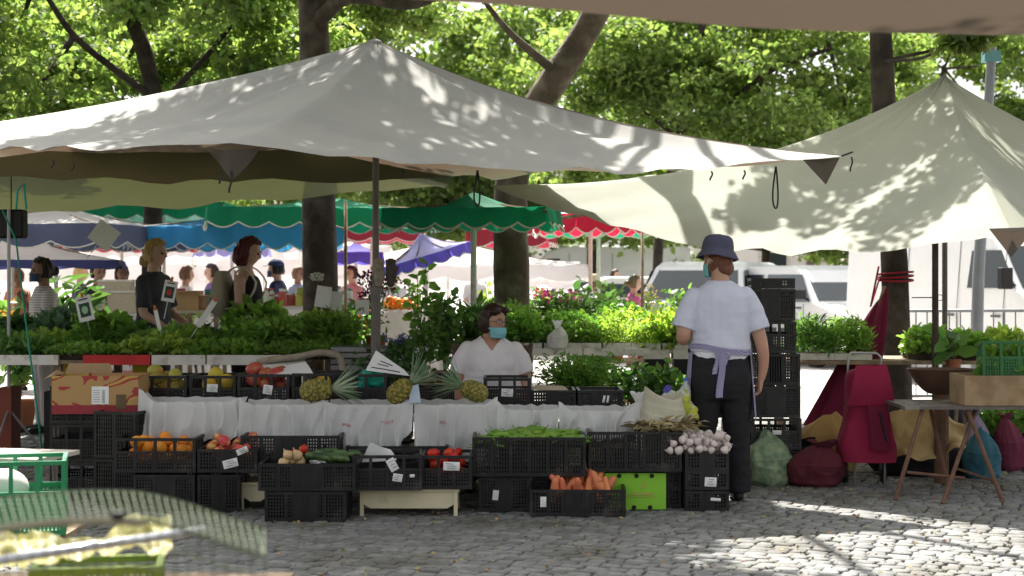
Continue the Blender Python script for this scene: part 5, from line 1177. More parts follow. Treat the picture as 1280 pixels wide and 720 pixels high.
def potted(cx, cy, z, label, h, w, leaf='mid', kind='oval', size=(.05,.09), n=350, pot=(.11,.14), potm='terracotta', flowers=None, stems=6, tilt=.7, up=.2, cat='potted plant', group=None, low=.25):
    t = thing('potted_plant', label, cat, (cx, cy, z+.001), 0, group); rng = np.random.default_rng(int(abs(cx)*991+cy*137+h*55)); r, ph = pot
    mb = MB(); rings = [[Vector((q*math.cos(2*PI*k/18), q*math.sin(2*PI*k/18), zz)) for k in range(18)] for zz, q in ((0,r*.72),(ph*.8,r*.93),(ph*.8,r*1.02),(ph,r*1.04),(ph,r*.93),(ph*.9,r*.92))]; mb.loft(rings); mb.build('pot', M[potm], t)
    ends = []; mb = MB()
    for i in range(stems):
        a = rng.random()*6.28; q = rng.random()**.5; e = Vector((math.cos(a)*w*.45*q, math.sin(a)*w*.45*q, ph+h*rng.uniform(.6,1))); pts = bez((0,0,ph*.8), (e.x*.2, e.y*.2, ph+h*.5), e, 6); mb.tube(pts, [.007-.0007*j for j in range(7)], 5); ends.append(pts)
    mb.build('stems', STEM, t, smooth=True)
    idx = rng.integers(0, stems, n); f = low+(1-low)*rng.random(n); A = np.array([[list(p) for p in e] for e in ends]); k = np.clip((f*6).astype(int), 0, 5); fr = (f*6-k)[:, None]
    P = A[idx, k]*(1-fr)+A[idx, k+1]*fr+rng.normal(size=(n, 3))*np.array([w*.13, w*.13, h*.05])
    link('foliage', leaves(P, rng.uniform(*size, n), GR[leaf], kind, tilt=tilt, up=up, rng=rng), t)
    if flowers:
        fm, nf, fs = flowers; idx = rng.integers(0, stems, nf); P = A[idx, -1]+rng.normal(size=(nf, 3))*np.array([w*.16, w*.16, h*.10]); P = np.repeat(P, 7, axis=0)+rng.normal(size=(nf*7, 3))*fs*.4
        link('flowers', leaves(P, np.full(len(P), fs), fm, 'fold', tilt=1, up=.3, name='flowers', rng=rng), t)
    return t
def petal(n, c): return mat('petal_'+n, c, .6, .05, 9, trans=.35, rnd=.25, island=True)
def card_sign(px, py, D, w, h, rot, label, pic=None, stick=True, clip=None):
    c = at(px, py, D); t = thing('plant_sign', label, 'sign', c, 0, 'signs stuck between the seedlings'); Rz = Matrix.Rotation(rot, 3, 'Y') @ Matrix.Rotation(R(-8), 3, 'X')
    mb = MB(); mb.box((0,0,0), (w,.003,h), Rz); mb.build('card', M['paper'], t)
    if stick:
        mb = MB(); mb.tube([Rz @ Vector((0,.006,h*.45)), Rz @ Vector((0,.006,-h*.5-.14))], .004, 6); mb.build('stick', M['wood_white'], t)
    if pic:
        mb = MB(); mb.box(Rz @ Vector((0,-.003,-.01)), (w*.66,.002,h*.55), Rz); o = mb.build('photo', mat('print_dark_green', (.02,.06,.03), .5, .3, 60), t)
        mb = MB(); mb.box(Rz @ Vector((0,-.0045,h*.38)), (w*.6,.002,h*.05), Rz); mb.build('writing', mat('pen_ink', (.03,.03,.05)), t)
        mb = MB(); mb.ell(Rz @ Vector((0,-.005,-.01)), (w*.2,.003,h*.16), 12, 8, rot=Rz); mb.build('print', mat('print_'+pic[0], pic[1], .5, .2, 90), o)
    if clip: mb = MB(); mb.box(Rz @ Vector((0,-.004,h*.5+.012)), (.018,.012,.04), Rz); mb.build('clip', mat('orange_clip', (.6,.12,.03), .4), t)
    return t
def build_tables():
    X = lambda px, D: (px-640)*D/FP
    # long seedling table left
    z = .785
    t = thing('display_table', 'long plank table with white and red front boards under the seedlings', 'table', (-3.0,13,0)); y0 = 11.98
    mb = MB(); mb.bb(-2.4, 1.45, -.98, 1.05, z-.03, z-.002); mb.build('tabletop', M['wood'], t)
    for a, b, m in ((-3,73,'wood_white'),(103,188,'red_paint'),(189,257,'wood_white'),(258,381,'wood_white')):
        mb = MB(); xa, xb = X(a,y0)+3.0, X(b,y0)+3.0; mb.bb(xa+.003, xb-.003, -1.02, -.985, z-.035, z+.038); mb.build('front_board', M[m], t)
    for x in (-2.3,-.4,1.35):
        for y in (-.9,.95): mb = MB(); mb.bb(x-.03, x+.03, y-.03, y+.03, 0, z-.031); mb.build('leg', M['wood'], t)
    # yellow and dark boxes in the shade below
    for k, (a, b, D, m, lab, h) in enumerate(((78,110,12.6,'yellow_box','small yellow box under the seedling table next to the carton',.20),(170,190,12.6,'yellow_box','yellow box under the red front board',.20),(5,20,12.4,'red_box','tall dark red board standing under the left end of the seedling table',.55))):
        o = thing('storage_box', lab, 'box', (X((a+b)/2,D), D, 0)); w = (b-a)*D/FP; mt = mat(m, dict(yellow_box=(.55,.42,.03), red_box=(.20,.05,.03))[m], .6)
        zz = .52 if k < 2 else .0; mb = MB(); mb.bb(-w/2, w/2, -.12, .12, zz, zz+h); mb.build('carton', mt, o); mb = MB(); mb.bb(-w/2-.004, w/2+.004, -.125, .125, zz+h+.001, zz+h+.012); mb.build('lid', mt, o)
        if k < 2: mb = MB(); mb.bb(-.2, .2, -.15, .15, .0, .519); mb.build('stand', M['black'], o)
    L = ['white edged','crowded','dense','glossy','tall','short','even','mixed']
    rows = [(12.28,.10,5,(.035,.06)),(12.78,.17,0,(.04,.07)),(13.28,.20,0,(.035,.06)),(13.75,.22,0,(.04,.07))]
    kinds = ['fresh','mid','fern','blue','lime','fresh','lime']
    cols = [('first','above the white board at the left edge'),('second','behind the gap left of the red board'),('third','above the red board'),('fourth','behind the end of the red board'),('fifth','above the white board'),('sixth','toward the rough log'),('seventh','at the right end by the log')]
    desc = dict(blue='bluish green',fresh='bright green',mid='mid green',fern='feathery green',deep='dark green',lime='yellow green')
    for j, (y, h, _, sz) in enumerate(rows):
        for i in range(7):
            x = -5.15+.545*i+.27+.0*j; lf = 'lime' if (j == 0 and i < 2) else kinds[(i*3+j*5) % 6] if j else ('fresh','lime','mid','fresh','lime','fresh','fresh')[i]
            hh = h*(1+.25*math.sin(i*2.1+j)); 
            if j == 3 and i == 1: hh, lf = .30, 'deep'
            hh *= (.55+.55*((i*7+j*3) % 5)/4); tray(x+.01*math.sin(i*5+j), y, z, .47, .44, hh, '%s seedlings in the %s row, %s tray from the left of the long table' % (desc[lf], ('front','second','third','back')[j], cols[i][0]), lf, ('fold','oval','lance','oval')[(i+j) % 4] if lf != 'fern' else 'lance', ((sz[0]*.8, sz[1]*(1.0+.5*((i+j) % 3))) if lf != 'fern' else (.03,.05)), (1500,1000,1900)[(i+2*j) % 3], th=.045)
    # grass-like and big leaf pots on it
    potted(X(30,13.9), 14.05, z, 'large grassy dark clump at the left end of the long table', .20, .7, 'deep', 'lance', (.06,.12), 1400, (.1,.08), stems=12, low=.1)
    potted(X(130,12.9), 12.95, z, 'broad leaved courgette seedlings in front of the blond woman', .24, .5, 'fresh', 'fold', (.08,.13), 170, (.1,.07), stems=10)
    potted(X(345,12.9), 12.6, z, 'bushy bright green herb near the pole, tallest at the right end of the long table', .22, .62, 'fresh', 'oval', (.05,.08), 1500, (.12,.08), stems=16, low=.1)
    potted(X(420,12.9), 12.9, z-.05, 'dense leafy green herb directly left of the tent pole', .32, .62, 'fresh', 'lance', (.06,.10), 1700, (.12,.08), stems=16, low=.05)
    # rough log on the table corner
    lg = MB(); limb(lg, [at(322,452,12), at(375,446,11.95), at(400,440,11.9), at(425,444,11.9), at(430,466,11.9)], .028, .026, 10); o = lg.build('rough_log', mat('pale_driftwood', (.38,.33,.25), .85, .25, 14, .006, 40), None, smooth=True); tag(o, 'bent rough log edging the seedling table near the pole', 'log')
    # white fluted trays/grey louvred crate left of pole
    t = thing('storage_crate', 'grey slatted crate behind the pole at the end of the seedlings', 'crate', (X(447,12.1),12.2,0)); z1 = at(0,462,12.1).z
    for k in range(4): mb = MB(); mb.bb(-.20,.22,-.12,-.105, z1+.045*k, z1+.045*k+.032); mb.build('slat', mat('grey_slat', (.30,.30,.30), .6), t)
    mb = MB(); mb.bb(-.20,.22,-.10,.2,z1-.01,z1+.17); mb.build('carton', mat('grey_inner', (.10,.10,.10), .7), t); mb = MB(); mb.bb(-.2,.22,-.1,.2,0,z1-.011); mb.build('stand', M['black'], t)
    # right table
    t = thing('display_table', 'pale table edge carrying the sunlit herb trays behind the seated vendor', 'table', (.62,13,0)); z2 = at(0,437,12.4).z
    mb = MB(); mb.bb(-.82,1.10,-.62,.9,z2-.03,z2-.002); mb.build('tabletop', M['wood_white'], t)
    for a, b in ((598,656),(657,728),(729,812)):
        mb = MB(); xa, xb = X(a,12.35)-.62, X(b,12.35)-.62; mb.bb(xa+.003, xb-.003, -.66, -.625, z2-.045, z2+.012); mb.build('front_board', M['wood_white'], t)
    for x in (-.75,1.02):
        for y in (-.55,.8): mb = MB(); mb.bb(x-.025,x+.025,y-.025,y+.025,0,z2-.031); mb.build('leg', M['wood_white'], t)
    k = 0
    for y, h in ((12.62,.17),(13.1,.22),(13.55,.24)):
        for i in range(4):
            lf = ['fresh','fresh','lime','lime'][i] if (i+k) % 3 else 'fern'; k += 1
            tray(-.02+.455*i+.03, y, z2, .44, .44, h*(1+.15*math.sin(i*3+y)), '%s herbs in the %s row behind the vendor, %s from the left' % (desc.get(lf), {12.62:'front',13.1:'second',13.55:'back'}[y], ['first','second','third','fourth'][i]), lf, ('oval','fold','lance')[(i+k) % 3], (.035,.065), 1500, 'wood_white', group='herb trays on the right table')
    for i in range(2):
        t = thing('egg_tray', ('white ribbed box of pots nearest the standing woman' if i else 'white ribbed box of pots beside the faded red letters'), 'tray', (X(822+37*i,12.3),12.45,z2-.07)); mb = MB(); mb.bb(-.10,.10,-.1,.1,0,.07)
        for q in range(8): mb.bb(-.10+.026*q,-.09+.026*q,-.104,-.1,0,.068)
        mb.build('box', M['wood_white'], t); mb = MB(); mb.bb(-.09,.09,-.09,.09,-(z2-.07),-.001); mb.build('stand', M['black'], t)
        n = 260; rng = np.random.default_rng(i+70); P = boxcloud(n,0,0,.26,.24,.06,.30,rng); link('foliage', leaves(P, rng.uniform(.04,.07,n), GR['lime'], 'fold', rng=rng), t)
    # white crumpled bag on that table
    # parsley crate and plants below
    t = potted(X(722,11.3), 11.4, .38, 'bushy feathery parsley filling a pale crate below the herb table', .36, .66, 'fern', 'lance', (.04,.07), 3600, (.14,.12), stems=26, low=.05)
    mb = MB(); mb.bb(-.28,.28,-.2,.2,-.379,-.002); mb.build('stand', M['wood_cream'], t)
    for i, (px, py, D, lab, lf) in enumerate(((790,487,11.8,'terracotta pot with a dark plant below the herb table, beside the parsley','deep'),(815,480,12.0,'terracotta pot in deep shade left of the standing woman','mid'),(765,492,12.1,'small shaded pot between the parsley and the terracotta pots','deep'),(842,486,11.9,'shaded pot close to the canvas sack','mid'))):
        c = at(px,py,D); potted(c.x, c.y, .30, lab, .30, .30, lf, 'fold', (.05,.09), 130, (.09,.15), group='pots in shade under the herb table')
    trestle(X(745,11.7), X(858,11.7), 11.6, 12.3, .298, 'low shelf of shaded pots under the herb table')
    # tall leafy pots centre
    trestle(X(486,12.2), X(600,12.2), 11.9, 12.9, .52, 'plank stand under the tall leafy pots between pole and vendor')
    zp = .522
    potted(X(556,12.4), 12.4, zp, 'tall leafy climbing plant left of the seated vendor', .60, .30, 'mid', 'fold', (.05,.085), 420, (.11,.16), stems=10)
    potted(X(530,12.1), 12.15, zp, 'mid green bushy plant standing behind the pineapples', .44, .30, 'mid', 'oval', (.045,.08), 330, (.10,.15), stems=9)
    potted(X(590,12.7), 12.7, zp, 'spiky dracaena like plant with long blades by the tree trunk', .58, .45, 'mid', 'lance', (.14,.24), 190, (.10,.15), stems=5)
    potted(X(505,12.6), 12.5, zp, 'hydrangea with blue lilac flower heads near the pole', .28, .30, 'mid', 'fold', (.05,.08), 160, (.11,.14), flowers=(petal('lilac', (.22,.24,.50)), 34, .026), stems=8)
    potted(X(495,12.1), 12.0, .3, 'shaded green plant with tiny white flowers behind the price board', .44, .5, 'deep', 'oval', (.05,.08), 520, (.12,.15), flowers=(petal('white', (.75,.75,.72)), 5, .02), stems=10)
    potted(X(520,13.0), 13.3, zp, 'slim sapling with a few large leaves above the hydrangea', .86, .30, 'fresh', 'fold', (.09,.13), 44, (.10,.15), stems=4, low=.5)
    t = potted(X(470,13.1), 13.1, .8, 'plant with dark purple petunia flowers hanging behind the pole', .52, .34, 'mid', 'oval', (.04,.06), 120, (.09,.13), flowers=(petal('purple', (.22,.02,.14)), 46, .030), stems=9)
    trestle(X(440,13.1), X(500,13.1), 12.95, 13.4, .795, 'tall narrow stand under the purple petunias')
    # flowers right of the trunk
    trestle(X(655,15.2), X(735,15.2), 14.9, 15.6, .85, 'stand of flowering pots behind the herb table')
    for px, D, lab, c, lf in ((672,15.2,'coral red flowers beside the plane trunk',(.6,.10,.06),'mid'),(700,15.1,'magenta and pink flowers in the middle of the flower stand',(.5,.05,.25),'mid'),(726,15.4,'white and pale pink flowers at the right of the flower stand',(.7,.45,.45),'deep')):
        potted(X(px,D), D, .852, 'potted plant with '+lab, .30, .36, lf, 'lance', (.07,.12), 260, (.09,.11), flowers=(petal(lab.split()[0], c), 16, .032), stems=8, group='flowering pots on the stand')
    # signs
    card_sign(106,386,12.7,.125,.20,R(-14),'white sign with a photograph of a pale cabbage, tilted among the seedlings',('cabbage',(.35,.55,.35)),clip=1)
    card_sign(212,364,12.9,.105,.17,R(10),'white sign with a red and green tomato picture in front of the blond woman',('tomatoes',(.45,.05,.03)),clip=1)
    card_sign(258,392,12.6,.045,.24,R(32),'narrow white sign leaning to the right beside the backpack',None,clip=1)
    card_sign(404,371,12.9,.12,.17,R(8),'blank white card leaning before the tree trunk'); card_sign(420,376,13.0,.10,.15,R(4),'smaller blank white card touching the leaning one')
    card_sign(453,384,12.9,.11,.12,R(0),'white card standing right behind the tent pole'); card_sign(197,400,12.5,.030,.17,R(-14),'thin white label stake with an orange clip',None,clip=1)
    card_sign(817,390,13.6,.07,.14,R(40),'slanted white label with a blue clip among the lit herbs'); card_sign(130,294,13.3,.20,.19,R(35),'white diamond shaped card hanging below the olive canopy',None,stick=True)
    # allium
    t = thing('allium_flower', 'single white ball flower on a tall stem beside the blank card', 'flower', at(400,410,13)); mb = MB(); mb.tube([(0,0,-.25),(0,0,.1),(-.025,0,.40)], .005, 5); mb.build('stem', STEM, t); rng = np.random.default_rng(5); P = rng.normal(size=(170,3)); P /= np.linalg.norm(P,axis=1)[:,None]; P = P*np.array([.05,.05,.03])+np.array([-.025,0,.41]); link('flower_head', leaves(P, np.full(170,.02), petal('white',(.75,.75,.72)), 'oval', rng=rng), t)
    # work gloves clipped to pole
    t = thing('work_gloves', 'worn grey brown work gloves clipped on the tent pole', 'gloves', at(481,338,11.42)); gm = mat('glove', (.30,.26,.20), .9, .3, 30, .004, 60); g2 = mat('glove_dark', (.08,.065,.055), .9, .3, 30, .004, 60)
    for s, m, nme in ((-1,gm,'glove'),(1,g2,'glove')):
        mb = MB(); cx = s*.042; cap(mb, [(cx,0,-.09),(cx+.005,0,-.03),(cx,0,.03)], [.030,.042,.036], flat=.5)
        for q in range(4): cap(mb, [(cx-.025+.017*q,0,.03),(cx-.03+.02*q,-.004,.085-.008*abs(q-1.5))], [.011,.009], 8)
        cap(mb, [(cx+.025*s,0,-.02),(cx+.05*s,0,.02)], [.013,.010], 8); remesh(mb, nme, m, .005, t, 3)
build_tables()

# ------------------------------------------------------------------ right side
def build_right():
    X = lambda px, D: (px-640)*D/FP
    # tall crate stack behind standing woman
    lab = ['lowest','second','third','fourth','fifth','sixth']
    zz = [0,.22,.44,.66,.88,1.10]
    for k in range(6):
        crate(X(972,11.0)-.005*k-(.02 if k > 3 else 0), 11.0, zz[k]+.001, .34, .50, .215, lab[k]+' crate from the ground in the tall black stack behind the standing woman', ('low','open','low')[k % 3], rz=R(-4+2*(k % 3)), group='tall stack of black crates', cards=(((.0,.12,.06,.03,0),) if k == 1 else ()))
    crate(X(972,11.0)-.03, 11.0, 1.321, .30, .46, .07, 'topmost shallow crate of the tall stack behind the standing woman', 'low', rz=R(-5), group='tall stack of black crates')
    # bags on the ground
    def bag(name, label, px, py, D, r, m, seed, amp=.28, cat='bag', neck=True, zz=.002):
        """slumped cloth or film sack: belly on the ground, pleats gathered to a twisted neck"""
        rr = random.Random(seed); c = at(px, py, D); H_ = r[2]*2.0; lean = rr.uniform(-.35,.35)*r[0]; ph0 = rr.uniform(0,6)
        K = [(rr.randint(5,9), rr.uniform(0,6.3), rr.uniform(.5,1)) for _ in range(3)]
        def f(u, v):
            a = 2*PI*u; belly = math.sin(PI*min(1, .12+.62*v))**.6 if v < .78 else 0
            prof = (1-.0*v)*(.93+.14*math.sin(PI*v)) if v < .55 else 1.0*(1-((v-.55)/.45)**1.5*.80)
            if v < .08: prof *= .90+.1*v/.08
            pl = sum(w*(1-abs(math.sin((a*k+p+2.2*noise.noise(Vector((math.cos(a), math.sin(a), v*1.6+seed))))*.5)))**1.5 for k, p, w in K)
            fold = .16*max(0, v-.15)**.8*(pl-.7)
            lump = .16*noise.noise(Vector((math.cos(a)*1.1+seed, math.sin(a)*1.1, v*1.8)))
            sag = .07*(1-abs(math.sin(v*9+2.5*noise.noise(Vector((math.cos(a)*2, math.sin(a)*2, seed))))))**2*(1-v)
            k = prof*(1+fold+lump*1.2+sag)
            z = H_*v*(1-.12*math.sin(a+ph0)*v)-(.10*H_*(.5-.5*math.cos(a*2+ph0)))*v*v
            return Vector((r[0]*k*math.cos(a)+lean*v*v, r[1]*k*math.sin(a), max(0, z)))
        mb = MB(); mb.grid(f, 96, 44, closeu=True)
        mb.add([f(k/24, 0) for k in range(24)], [tuple(range(24))[::-1]]); mb.add([f(k/24, 1)+Vector((0,0,-.01)) for k in range(24)], [tuple(range(24))])
        top = sum((f(k/8, 1) for k in range(8)), Vector())/8
        if neck: mb.grid(lambda u, v: top+Vector(((.022+.05*v)*r[0]/.16*math.cos(2*PI*u)*(1+.35*math.sin(u*2*PI*5)), (.022+.05*v)*r[0]/.16*math.sin(2*PI*u), -.02+.06*v+.015*math.sin(u*19)*v)), 30, 4, closeu=True)
        o = link(name, mb.mesh(name, m, True, fix=False), None, (c.x, D, zz)); return tag(o, label, cat)
    mesh_bag = mat('green_net_bag', (.20,.30,.19), .45, .2, 30, .004, 60, trans=.2, col2=(.36,.44,.27), c2scale=14, c2=(.4,.6))
    bag('produce_sack','full translucent green sack of vegetables beside the tall crate stack',960,551,10.95,(.165,.15,.17),mesh_bag,21,neck=False)
    bag('sack','dark maroon cloth sack slumped left of the burgundy trolley bag',1018,560,10.9,(.19,.17,.13),fabric('maroon_cloth',(.10,.018,.028)),22)
    bag('sack','ochre yellow cloth bag lying behind the maroon sack',1022,520,11.5,(.26,.2,.21),fabric('ochre_cloth',(.36,.22,.08),col2=(.45,.36,.08),c2=(.5,.6)),23,neck=False)
    bag('sack','black sack between the maroon sack and the green one',1000,575,11.25,(.16,.14,.12),fabric('black_cloth',(.015,.014,.018)),24)
    bag('plastic_bag','white plastic bag standing on the pale table edge right of the seated vendor',697,436,12.33,(.075,.05,.085),M['white_bag'],12,zz=at(0,437,12.4).z+.014)
    bag('plastic_bag','white knotted plastic bag between the canvas sack and the humped bag',797,520,10.08,(.10,.08,.075),M['white_bag'],5,zz=at(0,530,10.0).z)
    # ochre tarp sheet
    mb = MB()
    def tf(u, v):
        p = at(1106+100*u, 520+52*v-12*math.sin(PI*u)*(1-v)+26*max(0,u-.75)*4*(.5-v), 11.2-.25*v); p.z += .05*noise.noise(Vector((u*3,v*2,5)))+.02*noise.noise(Vector((u*9,v*6,5)))+.01*math.sin(u*20+v*3); p.y += .10*noise.noise(Vector((u*4,v*3,9))); return p
    mb.grid(tf, 60, 30); o = mb.build('ochre_tarp', fabric('ochre_tarp',(.50,.36,.17)), None, smooth=True, fix=False); tag(o, 'crumpled ochre tarp draped over dark bags under the folding table', 'tarp')
    bag('sack','dark bundle under the ochre tarp',1150,560,11.5,(.34,.18,.17),fabric('black_cloth',(.015,.014,.018)),25)
    bag('cooler_bag','turquoise blue bag with faint stripes under the right half of the folding table',1227,560,11.3,(.12,.10,.165),fabric('turquoise_cloth',(.04,.13,.18),col2=(.06,.18,.24),c2scale=9),26,neck=False)
    bag('bag','lilac and pink bag behind the turquoise bag',1212,540,11.7,(.13,.1,.21),fabric('lilac_cloth',(.26,.21,.30)),27)
    bag('bag','dark pink bag behind the right leg of the folding table',1262,548,11.75,(.10,.1,.19),fabric('dark_pink_cloth',(.16,.03,.06)),28)
    bag('bag','navy bag hanging low behind the folding table',1192,530,11.95,(.15,.12,.26),fabric('navy_cloth',(.03,.034,.06)),29)
    n = 500; rng = np.random.default_rng(8); P = boxcloud(n,0,0,.6,.4,.2,.25,rng); t = thing('lettuce_crate','dark crate of green lettuce on the ground at the right edge','crate',(X(1262,12),12,0)); mb = MB(); mb.bb(-.3,.3,-.2,.2,0,.24); mb.build('box', M['black'], t); link('foliage', leaves(P, rng.uniform(.06,.1,n), GR['fresh'], 'fold', rng=rng), t)
    # trolley bag
    t = thing('trolley_bag', 'burgundy shopping trolley bag with a grey metal handle', 'trolley bag', (X(1083,10.9),10.9,0)); fm = fabric('burgundy_cloth', (.25,.013,.048), col2=(.19,.010,.038), c2=(.5,.7)); z0, z1 = .16, .80
    mb = MB()
    def tb(u, v):
        a = 2*PI*u; sq = lambda q: abs(q)**.45*(1 if q > 0 else -1); w = .185-.075*v**1.3+.012*math.sin(v*9); d = .13-.03*v
        p = Vector((w*sq(math.cos(a)), d*sq(math.sin(a)), z0+(z1-z0)*v)); p += Vector((.012*noise.noise(p*6), .018*noise.noise(p*5), 0)); 
        if v > .97: p.x *= .6; p.y *= .5
        return p
    mb.grid(tb, 48, 34, closeu=True); mb.add([tb(k/24, 0) for k in range(24)], [tuple(range(24))]); mb.build('bag', fm, t, smooth=True, fix=False)
    mb = MB(); mb.grid(lambda u, v: Vector(((u-.5)*(.20+.12*v), -.135-.03*math.sin(PI*v)-.012, .815-.27*v+.012*noise.noise(Vector((u*4,v*3,2))))), 20, 14); mb.build('flap', fm, t, smooth=True, fix=False)
    mb = MB(); mb.grid(lambda u, v: Vector(((u-.5)*.13+.035+.03*v, -.165-.004*math.sin(PI*u), .545-.30*v)), 8, 10); mb.build('pocket', fabric('dark_burgundy_cloth', (.13,.008,.03)), t, smooth=True, fix=False)
    mb = MB(); mb.tube([(.05,-.172,.50),(.075,-.172,.40),(.10,-.172,.31)], .008, 6); mb.build('buckle_strap', M['black'], t)
    mb = MB(); mb.tube([(-.125,.02,.10),(-.125,.0,.80),(-.118,0,.87),(-.10,0,.89),(.07,0,.885),(.095,0,.86),(.098,.0,.80),(.10,.02,.1)], .0085, 8); mb.build('handle', M['steel'], t, smooth=True)
    for s in (-1, 1): mb = MB(); mb.tube([(s*.13-.012,.08,.075),(s*.13+.012,.08,.075)], .072, 20); mb.build('wheel', M['black'], t)
    mb = MB(); mb.tube([(-.10,-.10,.16),(-.10,-.10,0)], .008, 6); mb.tube([(.10,-.10,.16),(.10,-.10,0)], .008, 6); mb.tube([(-.14,.08,.075),(.14,.08,.075)], .006, 6); mb.build('foot', M['steel_dark'], t)
    # furled burgundy parasol leaning on trunk
    t = thing('furled_parasol', 'furled dark burgundy parasol cloth leaning against the strapped trunk', 'parasol', (X(1045,12.6),12.6,0)); mb = MB(); top = Vector((X(1104,12.8)-X(1045,12.6), .2, 1.38+(350-366)*12.7/FP)); bot = Vector((.0,-.1,.30))
    def pf(u, v):
        a = 2*PI*u; c = bot.lerp(top, v); r = (.20*(1-v)**.7+.02)*(1+.28*math.sin(a*5+v*2)); return c+Vector((r*math.cos(a), r*.6*math.sin(a), .05*math.cos(a)))
    mb.grid(pf, 60, 30, closeu=True); mb.build('canopy', fabric('burgundy_parasol', (.15,.008,.04)), t, smooth=True, fix=False); mb = MB(); mb.tube([bot+Vector((-.03,0,-.31)), top+Vector((.01,0,.05))], .014, 8); mb.build('pole', M['wood'], t)
    # red strap and rope round the trunk
    mb = MB(); c = Vector((3.37,14.2,0))
    for k in range(3): z = 1.62-.25*0+.03*k-.24; mb.tube([c+Vector((.150*math.cos(a), .150*math.sin(a), z+.012*math.sin(a+k))) for a in [2*PI*i/20 for i in range(21)]], .010, 6)
    mb.tube([c+Vector((-.15,-.05,1.40)), c+Vector((-.24,-.1,1.15)), c+Vector((-.17,-.1,1.50))], .010, 6); o = mb.build('red_strap', mat('red_webbing', (.25,.012,.025), .7), None, smooth=True); tag(o, 'dark red strap wound round the slim trunk', 'strap')
    mb = MB(); mb.tube([c+Vector((-.13,-.02,4.0)), c+Vector((-.16,-.08,2.55)), c+Vector((-.17,-.06,2.1))], .012, 6); o = mb.build('red_strap', mat('rusty_red', (.25,.05,.03), .7), None, smooth=True); tag(o, 'rusty red pipe running up along the slim trunk above the tent', 'pipe')
    # lamp post
    t = thing('lamp_post', 'slim grey lamp post rising behind the right tent', 'lamp post', (X(1219,15.5),15.5,0)); mb = MB(); mb.tube([(0,0,0),(.03,0,1.4),(.16,0,3.6),(.24,0,4.9)], [.062,.058,.045,.04], 12); mb.build('post', mat('galvanised_grey', (.33,.34,.38), .45, .08, 9, metal=.3), t, smooth=True)
    mb = MB(); mb.box((.155,0,3.52), (.16,.12,.10)); mb.build('bracket', mat('pale_blue_bracket', (.20,.45,.50), .5), t); mb = MB(); mb.tube([(.24,0,4.9),(.0,0,5.05),(-.5,0,5.1)], .03, 8); mb.ell((-.6,0,5.08), (.22,.09,.05), 14, 8); mb.build('lamp_head', M['steel'], t, smooth=True)
    # folding table
    D = 10.1; z = at(0,502,10.6).z; t = thing('folding_table', 'worn folding table with crossed brown legs at the right', 'table', (X(1245,10.5),10.5,0)); I = X(1245,10.5)
    mb = MB(); mb.bb(-.66,.75,-.28,.32,z-.022,z-.002); mb.build('tabletop', mat('dark_worn_top', (.13,.11,.10), .6, .25, 14, col2=(.3,.27,.24), c2=(.55,.7), c2scale=8), t)
    lm = mat('rusty_brown_leg', (.15,.08,.05), .7, .25, 20)
    def leg(a, b): mb = MB(); mb.tube([a, b], .014, 8); mb.build('leg', lm, t)
    x = lambda px, y: X(px,10.5+y)-I
    leg((x(1153,-.24),-.24,z-.023),(x(1119,-.38),-.38,0)); leg((x(1162,.2),.2,z-.023),(x(1195,-.2)-.0,-.05,0)); leg((x(1209,-.24),-.24,z-.023),(x(1252,-.40),-.42,0)); leg((x(1220,-.1),-.1,z-.023),(x(1178,-.55),-.55,0))
    leg((.62,-.24,z-.023),(.70,-.4,0)); leg((.62,.25,z-.023),(.55,.35,0))
    mb = MB(); mb.tube([(x(1133,-.32),-.33,.17),(x(1205,-.30),-.31,.13)], .010, 8); mb.tube([(x(1183,.1),-.1,.17),(x(1242,-.36),-.36,.12)], .009, 8); mb.build('stretcher', lm, t)
    # wooden box, bowl, green crate
    t = thing('wooden_box', 'shallow plywood box holding the dark green crate on the folding table', 'box', (X(1243,10.5)+.02,10.42,z+.001)); wb = mat('plywood', (.34,.24,.14), .7, .15, 14, .001, 80, col2=(.27,.18,.10), c2scale=9); w, d, h = .57, .36, .19
    for bx in ((-w/2,w/2,-d/2,-d/2+.01),(-w/2,w/2,d/2-.01,d/2),(-w/2,-w/2+.01,-d/2+.011,d/2-.011),(w/2-.01,w/2,-d/2+.011,d/2-.011)): mb = MB(); mb.bb(*bx,0,h); mb.build('side', wb, t)
    mb = MB(); mb.bb(-w/2+.011,w/2-.011,-d/2+.011,d/2-.011,0,.012); mb.build('base', wb, t)
    crate(X(1253,10.5)+.05, 10.30, z+.14, .46, .32, .25, 'dark green plastic crate tilted in the plywood box at the right edge', 'open', 'green_plastic2', rz=R(-9), group=None).rotation_euler.x = R(-7)
    n = 260; rng = np.random.default_rng(18); P = boxcloud(n,0,0,.34,.24,.0,.20,rng); o = link('leafy_greens', leaves(P, rng.uniform(.06,.10,n), GR['fresh'], 'fold', rng=rng)); o.location = (X(1255,10.5)+.03,10.46,z+.17); tag(o, 'leafy greens inside the dark green crate', 'greens')
    t = thing('tray', 'brown oval metal tray on the folding table behind the plywood box', 'tray', (X(1172,11.1),11.0,at(0,492,11.0).z)); mb = MB(); mb.grid(lambda u, v: Vector((.24*math.cos(2*PI*u)*(.35+.65*v), .18*math.sin(2*PI*u)*(.35+.65*v), .17*v**1.5)), 32, 8, closeu=True); mb.build('bowl', mat('brown_metal', (.11,.065,.045), .45), t, smooth=True, fix=False); mb = MB(); mb.tube([(0,0,-t.location.z),(0,0,.003)], .05, 10); mb.build('stand', lm, t)
    # seedlings behind
    t = thing('display_table', 'dark plank table of seedlings behind the trolley bag', 'table', (X(1100,12.6)+.0,12.7,0)); zs = at(0,449,12.5).z
    mb = MB(); mb.bb(-.78,1.3,-.42,.42,zs-.03,zs-.002); mb.build('tabletop', M['wood'], t)
